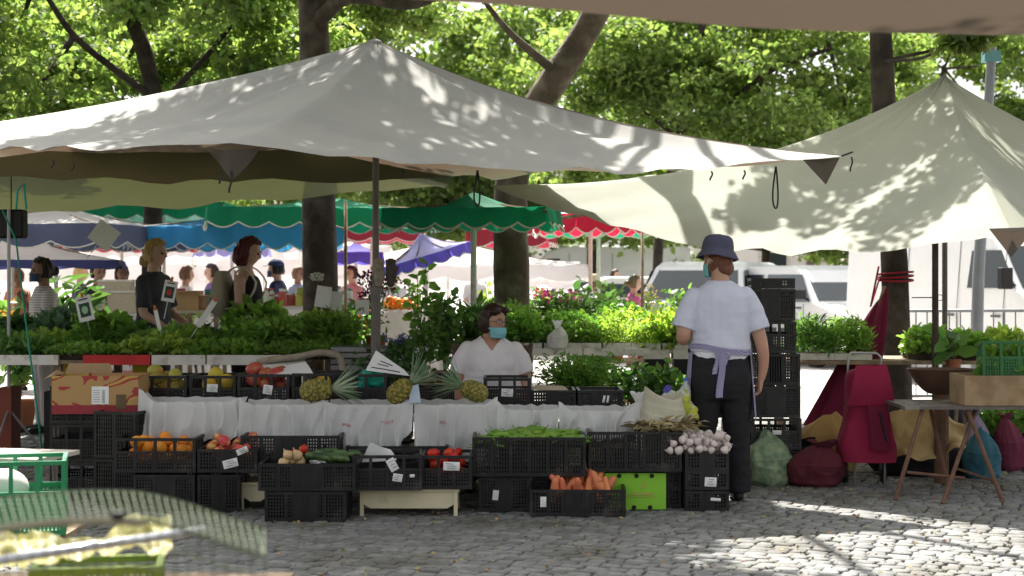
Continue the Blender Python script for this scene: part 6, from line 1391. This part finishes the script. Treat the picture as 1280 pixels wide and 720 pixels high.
    for xx in (-.7,1.2):
        for y in (-.38,.38): mb = MB(); mb.bb(xx-.025,xx+.025,y-.025,y+.025,0,zs-.031); mb.build('leg', M['wood'], t)
    for i, (px, lf, hh, lb) in enumerate(((1012,'mid',.26,'dark grassy tray behind the tall crate stack'),(1058,'fresh',.26,'grassy tray behind the handle of the trolley bag'),(1160,'fresh',.17,'bright low tray right of the strapped trunk'),(1205,'fresh',.15,'small leaved tray by the rusty pole'),(1252,'lime',.16,'tray partly behind the dark green crate'))):
        tray(X(px,12.6), 12.6, zs, .29 if i < 2 else .28, .5, hh, lb, lf, 'lance' if i < 2 else 'fold', (.05,.08), 1300, 'wood_white' if i < 2 else 'soil', group='seedling trays on the right hand table')
    potted(X(1196,11.7), 11.8, .72, 'broad upright leaf plant beside the dark green crate', .20, .2, 'mid', 'fold', (.14,.2), 12, (.06,.08), stems=4); trestle(X(1182,11.8), X(1212,11.8), 11.7, 11.95, .718, 'narrow stand under the broad leaf plant')
    # crowd barriers
    def barrier(x0, x1, y0, y1, label):
        t = thing('crowd_barrier', label, 'barrier', ((x0+x1)/2,(y0+y1)/2,0), math.atan2(y1-y0,x1-x0), 'crowd barriers'); L = math.hypot(x1-x0,y1-y0)/2; mb = MB(); mb.tube([(-L,0,.25),(-L,0,1.02),(-L+.08,0,1.08),(L-.08,0,1.08),(L,0,1.02),(L,0,.25),(-L,0,.25)], .017, 8); mb.build('frame', M['steel'], t, smooth=True)
        for i in range(1, 18): mb = MB(); mb.tube([(-L+2*L*i/18,0,.26),(-L+2*L*i/18,0,1.07)], .007, 5); mb.build('bar', M['steel'], t)
        for s in (-1, 1): mb = MB(); mb.tube([(s*L*.8,-.25,.015),(s*L*.8,0,.25),(s*L*.8,.25,.015)], .015, 6); mb.build('foot', M['steel'], t)
    barrier(3.6,5.6,15.7,15.9,'steel crowd barrier in front of the large white van, left one'); barrier(5.7,7.7,15.9,15.6,'steel crowd barrier under the cab window of the large white van'); barrier(1.6,3.5,21,21.3,'distant steel barrier behind the herb trays')
build_right()

# ------------------------------------------------------------------ vehicles
def rounded_body(mb, prof, W, tumble, n=1):
    """prof = list of (x, z) side outline, tumble(z) -> half width factor"""
    ys = [-1,-.96,-.85,-.5,0,.5,.85,.96,1]
    rings = []
    for y in ys:
        ins = 0 if abs(y) < .9 else (.02 if abs(y) < .98 else .06); cx = sum(p[0] for p in prof)/len(prof); cz = sum(p[1] for p in prof)/len(prof)
        rings.append([Vector((x+(cx-x)*ins*.35, y*W/2*tumble(z), z+(cz-z)*ins)) for x, z in prof])
    mb.loft(rings)
def quadpanel(pts, off=0): mb = MB(); mb.add(pts, [tuple(range(len(pts)))]); return mb
def vehicle(label, cat, loc, rz, L, W, Hh, kind, paint='white'):
    t = thing('parked_van' if kind == 'van' else 'parked_car', label, cat, loc, rz); P = M[paint]
    if kind == 'van': prof = [(-L/2,.35),(-L/2,Hh-.08),(-L/2+.12,Hh),(L/2-1.75,Hh),(L/2-1.35,Hh-.15),(L/2-.75,1.25),(L/2-.15,1.02),(L/2,.8),(L/2,.35)]; ws = ((L/2-1.33,Hh-.20),(L/2-.78,1.28)); wz = (1.28,Hh-.35,L/2-1.75,L/2-.95)
    elif kind == 'mpv': prof = [(-L/2,.3),(-L/2+.02,1.0),(-L/2+.25,Hh-.05),(-L/2+.6,Hh),(L/2-1.7,Hh),(L/2-1.45,Hh-.08),(L/2-.85,1.03),(L/2-.15,.85),(L/2,.6),(L/2,.3)]; ws = ((L/2-1.43,Hh-.12),(L/2-.88,1.05)); wz = (1.03,Hh-.15,-L/2+.45,L/2-1.2)
    else: prof = [(-L/2,.3),(-L/2,.85),(-L/2+.35,.95),(-L/2+.9,Hh-.05),(-L/2+1.4,Hh),(L/2-2.0,Hh),(L/2-1.7,Hh-.06),(L/2-1.0,.95),(L/2-.15,.78),(L/2,.55),(L/2,.3)]; ws = ((L/2-1.68,Hh-.09),(L/2-1.02,.97)); wz = (.95,Hh-.12,-L/2+.85,L/2-1.35)
    tb = lambda z: 1-(.10 if kind == 'van' else .16)*max(0, z-1.0)/(Hh-1.0)
    mb = MB(); rounded_body(mb, prof, W, tb); o = mb.build('body', P, t, smooth=False); bv = o.modifiers.new('b','BEVEL'); bv.width = .03; bv.segments = 3; bv.limit_method = 'ANGLE'; bv.angle_limit = R(25)
    (xa, za), (xb, zb) = ws; ya, yb = W/2*tb(za)*.86, W/2*tb(zb)*.90; nx = .02
    quadpanel([(xa+nx,-ya,za),(xb+nx,-yb,zb),(xb+nx,yb,zb),(xa+nx,ya,za)]).build('windscreen', M['glass'], t)
    z0, z1, x0, x1 = wz
    for s in (-1, 1):
        y0, y1 = s*(W/2*tb(z0)+.012), s*(W/2*tb(z1)+.012)
        if kind == 'van': segs = [(x0, x1, x1-.15)]
        else: segs = [(x0, (x0+x1)/2-.04, (x0+x1)/2-.04), ((x0+x1)/2+.04, x1+.25, x1-.12)]
        for a, b, c in segs: quadpanel([(a,y0,z0),(b+.18 if kind == 'van' else b,y0,z0),(c,y1,z1),(a+.05,y1,z1)]).build('side_window', M['glass'], t)
        mb = MB(); mb.box((x1+.15, s*(W/2+.12), z0+.12), (.10,.16,.26 if kind == 'van' else .15)); mb.tube([(x1+.15,s*(W/2-.03),z0+.03),(x1+.15,s*(W/2+.08),z0+.08)], .02, 6); q = mb.build('mirror', M['black'], t); b2 = q.modifiers.new('b','BEVEL'); b2.width = .03; b2.segments = 2
        mb = MB(); mb.box((L/2-.08, s*(W/2-.24), .72), (.14,.30,.16)); mb.build('headlight', mat('headlight_glass', (.5,.52,.55), .1), t)
        for x in (-L/2+.85, L/2-.85):
            mb = MB(); mb.tube([(x,s*(W/2-.12),.31),(x,s*(W/2+.015),.31)], .31, 24); wh = mb.build('wheel', M['black'], t); mb = MB(); mb.tube([(x,s*(W/2+.016),.31),(x,s*(W/2+.03),.31)], .19, 20); mb.build('rim', M['steel'], wh)
    gm_ = mat('panel_gap_grey', (.10,.10,.11), .7)
    for s in (-1, 1):      # door gaps, handles and a grey rubbing strip along each flank
        for xx in ((L/2-1.0, L/2-1.95, L/2-3.1) if kind == 'van' else (L/2-1.15, 0.0, -L/2+1.15)):
            mb = MB(); mb.bb(xx-.007, xx+.007, s*(W/2-.004), s*(W/2+.004), .45, 1.0); 
            if kind == 'van': mb.add([(xx-.007, s*(W/2+.003), 1.0), (xx+.007, s*(W/2+.003), 1.0), (xx+.007, s*(W/2*tb(Hh-.2)+.006), Hh-.2), (xx-.007, s*(W/2*tb(Hh-.2)+.006), Hh-.2)], [(0,1,2,3)])
            mb.build('door_gap', gm_, t)
            mb = MB(); mb.bb(xx-.22, xx-.06, s*(W/2-.002), s*(W/2+.025), .92, .95); mb.build('door_handle', gm_, t)
        mb = MB(); mb.bb(-L/2+.4, L/2-.5, s*(W/2-.002), s*(W/2+.015), .52, .60); mb.build('rubbing_strip', gm_, t)
    mb = MB(); mb.bb(L/2+.005,L/2+.03,-W/2*.8,W/2*.8,.32,.50); mb.build('bumper', M['black'], t); mb = MB(); mb.bb(L/2+.031,L/2+.038,-.26,.26,.40,.49); mb.build('number_plate', M['paper'], t)
    return t
def build_vehicles():
    X = lambda px, D: (px-640)*D/FP
    mat('silver_paint', (.45,.47,.50), .3, .03, 3, metal=.4, coat=.4); M['silver'] = MATS['silver_paint']
    vehicle('large white delivery van at the right with its cab turned to the viewer', 'van', (6.45,21.4,0), R(-70), 4.7, 1.9, 2.1, 'van')
    vehicle('small white van with its windscreen turned to the viewer behind the grassy trays', 'van', (X(1022,27),27,0), R(-68), 4.2, 1.75, 1.62, 'mpv')
    vehicle('silver car parked behind the coral flowers', 'car', (X(700,33),34,0), R(186), 4.2, 1.75, 1.45, 'car', 'silver')
    vehicle('white car parked behind the straw hat', 'car', (X(800,30),33,0), R(180), 4.3, 1.75, 1.45, 'mpv')
    vehicle('white van at the left of the woman in the bucket hat', 'van', (X(893,28),28.5,0), R(-112), 4.4, 1.85, 1.7, 'mpv')
    vehicle('distant white van under the lime green trees', 'van', (X(740,44),44,0), R(180), 5.2, 1.9, 2.3, 'van')
build_vehicles()

# ------------------------------------------------------------------ market parasols and stalls behind
PC = dict(greyblue=(.10,.115,.20), green=(.01,.22,.11), navy=(.05,.06,.17), blue=(.05,.26,.50), white=(.75,.72,.72), lav=(.36,.34,.62), violet=(.10,.08,.40), red=(.42,.02,.05), dred=(.26,.03,.05), pink=(.70,.42,.45), cyan=(.45,.62,.68))
def pcm(c): return mat('parasol_'+c, PC[c], .75, .05, 3, .002, 200, trans=.45, tgain=(1.15,1.15,1.15))
def parasol(label, px, pytop, pyhem, D, half, dpt, rz, col, val=None, vh=.2, scal=.25, trim=True, tiltx=0, sides=4, pole=True, cat='parasol', group='market parasols behind the stall'):
    z1, z0 = CAMH-(pytop-HY)*D/FP, CAMH-(pyhem-HY)*D/FP; t = thing('market_parasol', label, cat, (X_(px,D), D, 0), rz, group)
    cs = [Vector((half*a, dpt*b, z0)) for a, b in ((-1,-1),(1,-1),(1,1),(-1,1))] if sides == 4 else [Vector((half*math.cos(2*PI*(k+.5)/sides), dpt*math.sin(2*PI*(k+.5)/sides), z0)) for k in range(sides)]
    N = len(cs); ap = Vector((0,0,z1)); T = Matrix.Rotation(tiltx, 3, 'Y')
    tr = lambda p: Vector((0,0,z0))+T @ (p-Vector((0,0,z0)))
    cols = col if isinstance(col, (list, tuple)) else [col]
    mbs = {}
    for k in range(N):
        A, B = cs[k], cs[(k+1) % N]; c = cols[k % len(cols)]; mb = mbs.setdefault(c, MB())
        def fn(u, v):
            p = ap.lerp(A.lerp(B, u), v); p.z -= .06*math.sin(PI*v)+.02*noise.noise(Vector((p.x*2,p.y*2,px))); return tr(p)
        mb.grid(fn, 16, 10)
    for i, (c, mb) in enumerate(mbs.items()): mb.build('canopy', pcm(c), t, smooth=True, fix=False)
    vc = val or cols[0]; mb = MB(); tm = MB()
    for k in range(N):
        A, B = cs[k], cs[(k+1) % N]; L = (B-A).length; ns = max(2, int(L/scal)); out = ((A+B)/2-Vector((0,0,z0))).normalized()
        def vf(u, v):
            p = A.lerp(B, u); hgt = vh*(.72+.28*abs(math.sin(PI*u*ns))); return tr(p+out*(.03*v+.015*math.sin(u*ns*6))+Vector((0,0,-hgt*v)))
        mb.grid(vf, ns*8, 3)
        if trim: tm.tube([vf(i/(ns*8), 1.0)+out*.002 for i in range(ns*8+1)], .008, 4)
    mb.build('valance', pcm(vc), t, smooth=True, fix=False)
    if trim: tm.build('trim', M['wood_white'], t)
    if pole:
        mb = MB(); mb.tube([(0,0,0),(0,0,z0-.3),tr(Vector((0,0,z1-.02)))], .025, 8); mb.build('pole', M['wood_white'], t)
        for k in range(N): mb = MB(); mb.tube([tr(ap-Vector((0,0,.08))), tr(cs[k]-Vector((0,0,.03)))], .011, 5); mb.build('rib', M['wood'], t)
    return t
def X_(px, D): return (px-640)*D/FP
def stall_table(label, px0, px1, ytop, D, depth, m, cat='table', skirt=True):
    z = CAMH-(ytop-HY)*D/FP; x0, x1 = X_(px0,D), X_(px1,D); t = thing('stall_table', label, cat, ((x0+x1)/2,D+depth/2,0)); hx = (x1-x0)/2; mb = MB(); mb.bb(-hx,hx,-depth/2,depth/2,z-.03,z); mb.build('tabletop', m, t)
    if skirt: mb = MB(); mb.grid(lambda u, v: Vector(((u-.5)*2*hx, -depth/2-.01-.02*math.sin(u*40)*v, z-.031-(z-.05)*v)), 60, 6); mb.build('tablecloth', m, t, smooth=True, fix=False)
    for sx in (-1,1):
        for sy in (-1,1): mb = MB(); mb.bb(sx*(hx-.05)-.02,sx*(hx-.05)+.02,sy*(depth/2-.05)-.02,sy*(depth/2-.05)+.02,0,z-.031); mb.build('leg', M['wood'], t)
    return z
def build_market():
    parasol('navy parasol with white sunlit top beyond the striped shirt woman', 70, 254, 284, 18.5, 1.15, 1.1, R(-14), 'white', 'greyblue', .26, .5)
    parasol('low broad white parasol with navy edge at the far left', 15, 288, 326, 18.8, 1.25, 1.1, R(12), 'white', 'navy', .10, .6, trim=False)
    parasol('pink and white parasol with a red scalloped edge over the orange red seller', 152, 262, 303, 21.5, 1.2, 1.2, R(20), ['pink','white'], 'red', .12, .22, sides=8)
    parasol('pale cyan and white parasol top behind the blue awning', 205, 256, 280, 22.0, 1.25, 1.0, R(5), ['cyan','white'], 'cyan', .14, .22, trim=False)
    parasol('long bright blue awning with wavy edge over the backpack woman', 300, 262, 286, 19.2, 1.22, .9, R(6), 'blue', 'blue', .26, .3)
    parasol('white parasol behind the blond woman far away', 240, 290, 312, 26, 1.3, 1.2, R(0), 'white', 'white', .15, .3, trim=False)
    parasol('violet parasol low between the blond woman and the backpack', 290, 290, 306, 23, .55, .6, R(10), 'violet', 'lav', .18, .25, trim=False, sides=8)
    parasol('dark green awning peeking under the olive canopy at the left', 205, 238, 256, 21, .9, .7, R(0), 'green', 'green', .22, .3)
    parasol('large emerald green parasol with white trimmed waves behind the pole', 592, 240, 262, 13.15, .66, .42, R(-10), 'green', 'green', .17, .21)
    parasol('wide emerald green awning behind the tree trunk, left of the large green parasol', 405, 244, 264, 18.2, 1.28, 1.0, R(10), 'green', 'green', .22, .30)
    parasol('lavender parasol tilted down to the left behind the leafy pots', 533, 290, 318, 19.5, .56, .56, R(10), 'lav', 'violet', .14, .3, tiltx=R(-17), sides=8)
    parasol('dull red parasol behind the green awning at the middle', 465, 272, 286, 23, .7, .7, R(4), 'dred', 'dred', .20, .3)
    parasol('dark red parasol seen right of the plane trunk', 640, 276, 288, 22.5, .55, .6, R(-8), 'dred', 'dred', .24, .3)
    parasol('scarlet and white striped parasol under the left edge of the right tent', 738, 240, 270, 18.5, .70, .8, R(-14), ['red','white','red','white','red'], 'red', .22, .27, sides=10)
    parasol('green rimmed parasol just behind the scarlet one', 748, 256, 276, 20.5, .75, .8, R(0), 'green', 'green', .2, .27)
    parasol('white market parasol far behind the jars', 375, 288, 308, 28, 1.3, 1.2, R(20), 'white', 'white', .14, .3, trim=False)
    parasol('violet blue parasol glimpsed left of the pole', 445, 300, 316, 24, .35, .5, R(10), 'violet', 'violet', .18, .25, trim=False)
    parasol('far pink parasol behind the small white van', 1090, 338, 345, 40, .9, .9, 0, 'pink', 'pink', .12, .3, trim=False)
    # far white tents: big pale marquees closing the view
    for i, (px, D, hw, yt, yh, lab) in enumerate(((100,28,2.4,300,332,'pale marquee far behind the striped shirt woman'),(330,30,2.8,296,326,'pale marquee far behind the backpack woman'),(560,31,2.6,300,332,'pale marquee far behind the lavender parasol'))):
        parasol(lab, px, yt, yh, D, hw, 2, 0, 'white', 'white', .3, .8, trim=False, cat='marquee', group='white marquees')
        t = thing('marquee_wall', 'white side cloth of the '+lab, 'tent wall', (X_(px,D), D+1.9, 0)); mb = MB(); mb.grid(lambda u, v: Vector(((u-.5)*2*hw, .03*math.sin(u*60), 1.75*v)), 60, 3); mb.build('cloth', pcm('white'), t, smooth=True, fix=False)
    # tables with goods
    wm = pcm('white'); z = stall_table('white covered jar table behind the tree trunk', 318, 440, 383, 17.5, .8, wm)
    rng = random.Random(12); jm = [mat('jar_glass_%d' % i, c, .2, .1, 9, coat=.3) for i, c in enumerate(((.70,.68,.60),(.55,.10,.10),(.50,.45,.10),(.25,.30,.28),(.75,.75,.75)))]
    for i in range(34):
        r, h = rng.uniform(.028,.042), rng.uniform(.12,.22); t = thing('jar', 'pale jar with coloured contents on the white table behind the trunk', 'jar', (X_(320+118*((i*7) % 34)/34,17.6)+rng.uniform(-.02,.02), 17.56+.62*(i % 4)/4, z+.001), 0, 'jars and bottles on the white table')
        mb = MB(); mb.tube([(0,0,0),(0,0,h*.72),(0,0,h*.82),(0,0,h*.86)], [r,r,r*.7,r*.68], 12); mb.build('glass', jm[i % 5], t); mb = MB(); mb.tube([(0,0,h*.861),(0,0,h)], r*.74, 12); mb.build('lid', jm[(i*3+1) % 5], t)
    zb = stall_table('kraft box counter between the blond woman and the backpack', 218, 275, 388, 16.6, .6, mat('kraft', (.45,.38,.28)), skirt=False)
    for i, (px, w, h, y, lab) in enumerate(((232,.26,.20,0,'open kraft carton nearest the blond woman'),(262,.24,.15,.05,'kraft carton next to the leaning sign'))):
        t = thing('cardboard_box', lab, 'box', (X_(px,16.6),16.75+y,zb+.001)); mb = MB(); mb.bb(-w/2,w/2,-.14,.14,0,h); mb.build('carton', mat('kraft_box', (.42,.27,.14), .8), t); mb = MB(); mb.bb(-w/2,w/2,-.2,-.141,h-.004,h); mb.build('flap', mat('kraft_box', (.42,.27,.14)), t)
    z3 = stall_table('white stall counter behind the diamond card', 108, 176, 392, 17.2, .7, wm)
    for i, (px, py, w, h) in enumerate(((138,348,.36,.34),(150,368,.30,.22),(118,372,.22,.18))):
        t = thing('display_box', ('tall pale wicker box on the white counter','smaller ribbed box beside the tall pale one','little white box at the left end of the counter')[i], 'box', (X_(px,17.2),17.35-.02*i+(.1 if i == 0 else 0),z3+.001)); mb = MB(); mb.bb(-w/2,w/2,-.1,.1,0,h); mb.build('box', mat('pale_wicker', (.52,.44,.34), .8, .2, 60, .004, 90), t); mb = MB(); mb.bb(-w/2-.012,w/2+.012,-.112,.112,h+.001,h+.02); mb.build('lid', M['wood_white'], t)
    for i, px in enumerate((122,148)):
        t = thing('folding_chair', ('dark red folding chair left of the wicker box','dark red folding chair right before the wicker box')[i], 'chair', (X_(px,16.2),16.2,0), R(10)); rm = mat('dark_red_metal', (.28,.03,.05), .4)
        mb = MB(); mb.bb(-.2,.2,-.2,.2,.44,.46); mb.build('seat', rm, t); mb = MB(); mb.tube([(-.2,.2,.46),(-.2,.26,.95),(.2,.26,.95),(.2,.2,.46)], .012, 6); [mb.tube([(-.2+.1*k,.2,.5),(-.2+.1*k,.26,.95)], .007, 5) for k in range(1,4)]; mb.build('backrest', rm, t)
        for sx in (-1,1):
            for sy in (-1,1): mb = MB(); mb.tube([(sx*.19,sy*.19,.44),(sx*.2,sy*.22,0)], .011, 6); mb.build('leg', rm, t)
    potted(X_(90,15.6), 15.6, .0, 'tall spiky leaved plant between the striped shirt woman and the red chairs', 1.15, .5, 'deep', 'lance', (.18,.34), 220, (.16,.3), stems=9, low=.4)
    potted(X_(25,15.2), 15.2, .0, 'mixed flowering shrub at the left edge behind the seedlings', .95, .6, 'mid', 'fold', (.07,.12), 420, (.16,.25), flowers=(petal('orange', (.6,.3,.05)), 12, .04), stems=9)
    potted(X_(430,16), 16, .0, 'shrub with small orange red flowers behind the petunias', .92, .55, 'mid', 'fold', (.06,.10), 420, (.15,.25), flowers=(petal('vermilion', (.65,.12,.03)), 22, .03), stems=9)
    potted(X_(617,17), 17, .0, 'yellow green shrub touching the left side of the plane trunk', 1.2, .4, 'lime', 'oval', (.06,.10), 420, (.14,.3), stems=8)
    potted(X_(745,16.5), 16.5, .0, 'dark glossy shrub between the straw hat and the pink t-shirt', 1.02, .6, 'deep', 'fold', (.09,.15), 330, (.16,.3), stems=8)
    rng = random.Random(44); cl = [('crimson',(.5,.04,.08)),('teal',(.03,.35,.33)),('mustard',(.55,.38,.05)),('cream',(.7,.66,.55)),('cobalt',(.05,.12,.4)),('moss',(.14,.22,.05))]
    zc = stall_table('long covered clothes table behind the shoppers', 205, 330, 380, 19.0, .8, wm)
    for i in range(16):
        nme, c = cl[i % 6]; px = 210+115*((i*5) % 16)/16; h = rng.uniform(.07,.24); w = rng.uniform(.07,.13); t = thing('gift_box', nme+' box with a lid among the goods on the long covered table', 'box', (X_(px,19)+rng.uniform(-.02,.02), 18.85+.5*(i % 3)/3, zc+.001), rng.uniform(-.4,.4), 'coloured boxes on the long covered table')
        mb = MB(); mb.bb(-w/2,w/2,-w/2,w/2,0,h*.8); mb.build('box', mat('goods_'+nme, c, .6), t); mb = MB(); mb.bb(-w/2-.005,w/2+.005,-w/2-.005,w/2+.005,h*.801,h); mb.build('lid', mat('goods_'+cl[(i+2) % 6][0], cl[(i+2) % 6][1], .6), t)
    for i, (px, D, h, lf, fl) in enumerate(((232,18.2,.55,'lime',('mustard',(.6,.42,.05))),(285,18.0,.5,'mid',None),(455,17.4,.5,'mid',('coralred',(.6,.12,.05))),(480,18.2,.6,'deep',('rosepink',(.6,.2,.3))),(510,17.8,.7,'fresh',None),(640,17.2,.6,'mid',('scarlet',(.6,.04,.03))),(770,17.4,.65,'mid',None),(805,17.8,.6,'fresh',('paleyellow',(.7,.6,.2))),(850,18.2,.65,'mid',None))):
        trestle(X_(px,D)-.22, X_(px,D)+.22, D-.2, D+.25, .52, 'low stand under the middle distance potted plant, number %d from the left' % (i+1) if False else ('low stand under '+['the mustard flowered pot','the green pot behind the backpack','the coral flowered pot','the rose pink flowered pot','the fresh green pot by the lavender parasol','the scarlet flowered pot by the trunk','the green pot near the pink t-shirt','the pale yellow flowered pot','the green pot left of the bucket hat'][i]))
        potted(X_(px,D), D, .522, ['airy pot plant with mustard yellow flowers behind the blond woman','airy green pot plant behind the backpack','pot plant with coral flowers right of the dark trunk','pot plant with rose pink flowers behind the purple petunias','airy fresh green pot plant by the lavender parasol','pot plant with scarlet flowers at the plane trunk','loose green pot plant near the pink t-shirt','pot plant with pale yellow flowers behind the lit herbs','loose green pot plant left of the bucket hat'][i], h, .42, lf, ('fold','lance')[i % 2], (.05,.10), 190, (.10,.15), flowers=(petal(*fl), 12, .035) if fl else None, stems=8, low=.4)
    z4 = stall_table('goods table with orange fruit behind the hydrangea', 470, 560, 388, 16.4, .7, wm)
    pile('orange', X_(500,16.5), 16.6, z4, .36, .3, 5, 3, 'orange on the goods table behind the hydrangea', 'orange', 'oranges on the goods table', layers=2, seed=77)
    # hanging dark case and its pole, green cord at the left edge
    t = thing('equipment_case', 'black case hanging under the olive canopy at the left edge', 'case', at(14,280,12.4)); mb = MB(); mb.box((0,0,0), (.22,.14,.22)); o = mb.build('case', M['black'], t); b = o.modifiers.new('b','BEVEL'); b.width = .015; mb = MB(); mb.tube([(0,0,.11),(0,0,.38)], .005, 5); mb.build('hanger', M['rope'], t)
    t = thing('stand_pole', 'slim grey stand pole at the left edge by the striped shirt woman', 'pole', (X_(11,12.3),12.3,0)); mb = MB(); mb.tube([(0,0,0),(0,0,1.92)], .014, 8); mb.build('pole', M['steel'], t); mb = MB(); [mb.tube([(0,0,.4),(.3*math.cos(a),.3*math.sin(a),0)], .01, 6) for a in (.3,2.4,4.5)]; mb.build('foot', M['steel'], t)
    mb = MB(); mb.tube([at(3,262,11.7), at(20,300,11.7), at(32,400,11.4), at(45,500,11.0), at(52,560,10.9)], .007, 6); o = mb.build('green_cord', M['rope_green'], None, smooth=True); o.name = 'hanging_rope'; tag(o, 'green cord hanging down in front of the seedlings at the left', 'cord')
    mb = MB(); mb.tube([at(20,262,11.6), at(22,238,11.6), at(30,230,11.6), at(33,262,11.6)], .008, 6); o = mb.build('green_cord', mat('turquoise_cord', (.03,.35,.32), .8), None, smooth=True); o.name = 'hanging_rope'; tag(o, 'short turquoise cord knotted under the olive canopy', 'cord')
    # wooden pole ends under the awnings
    for a, b, lab in (((432,252,15.5),(432,395,15.5),'thin bamboo pole left of the tent pole'),((803,283,16.8),(803,380,16.8),'thin reddish pole right of the pink t-shirt woman'),((668,278,16),(732,268,14.5),'short pale pole sticking out under the right tent')):
        p, q = at(*a), at(*b); 
        if abs(p.x-q.x) < .05: q.z = 0
        mb = MB(); mb.tube([p, q], .016, 8); o = mb.build('wooden_pole', M['wood'], None, smooth=True); tag(o, lab, 'pole')
    # buildings closing the square
    def building(label, x0, x1, y, h, fl, nb, wall):
        t = thing('building', label, 'building', ((x0+x1)/2, y, 0)); W = x1-x0; wm_ = mat('render_'+wall[0], wall[1], .9, .06, .5); gl = M['glass']; mb = MB(); mb.bb(-W/2, W/2, 0, 9, 0, h); mb.build('wall', wm_, t); mb = MB(); mb.bb(-W/2-.2, W/2+.2, -.35, 9.2, h+.002, h+.35); mb.build('roof', mat('roof_edge', (.35,.2,.14), .8), t)
        for f in range(fl):
            for i in range(nb):
                x = -W/2+W*(i+.5)/nb; z = .9+f*3.1; o_ = MB(); o_.bb(x-.65,x+.65,-.06,-.002,z-.1,z+1.75); w_ = o_.build('window', M['wood_white'], t); q = MB(); q.bb(x-.5,x+.5,-.075,-.062,z,z+1.6); q.build('pane', gl, w_)
    building('long pale stone building across the square on the left', -26, -4, 62, 7.5, 2, 9, ('cream',(.80,.75,.70)))
    building('white rendered building across the square behind the parked cars', -3.6, 12, 66, 6.2, 2, 6, ('white',(.82,.79,.77)))
    building('pinkish rendered building at the right end of the square', 12.4, 34, 60, 6.8, 2, 8, ('pink',(.78,.70,.66)))
build_market()
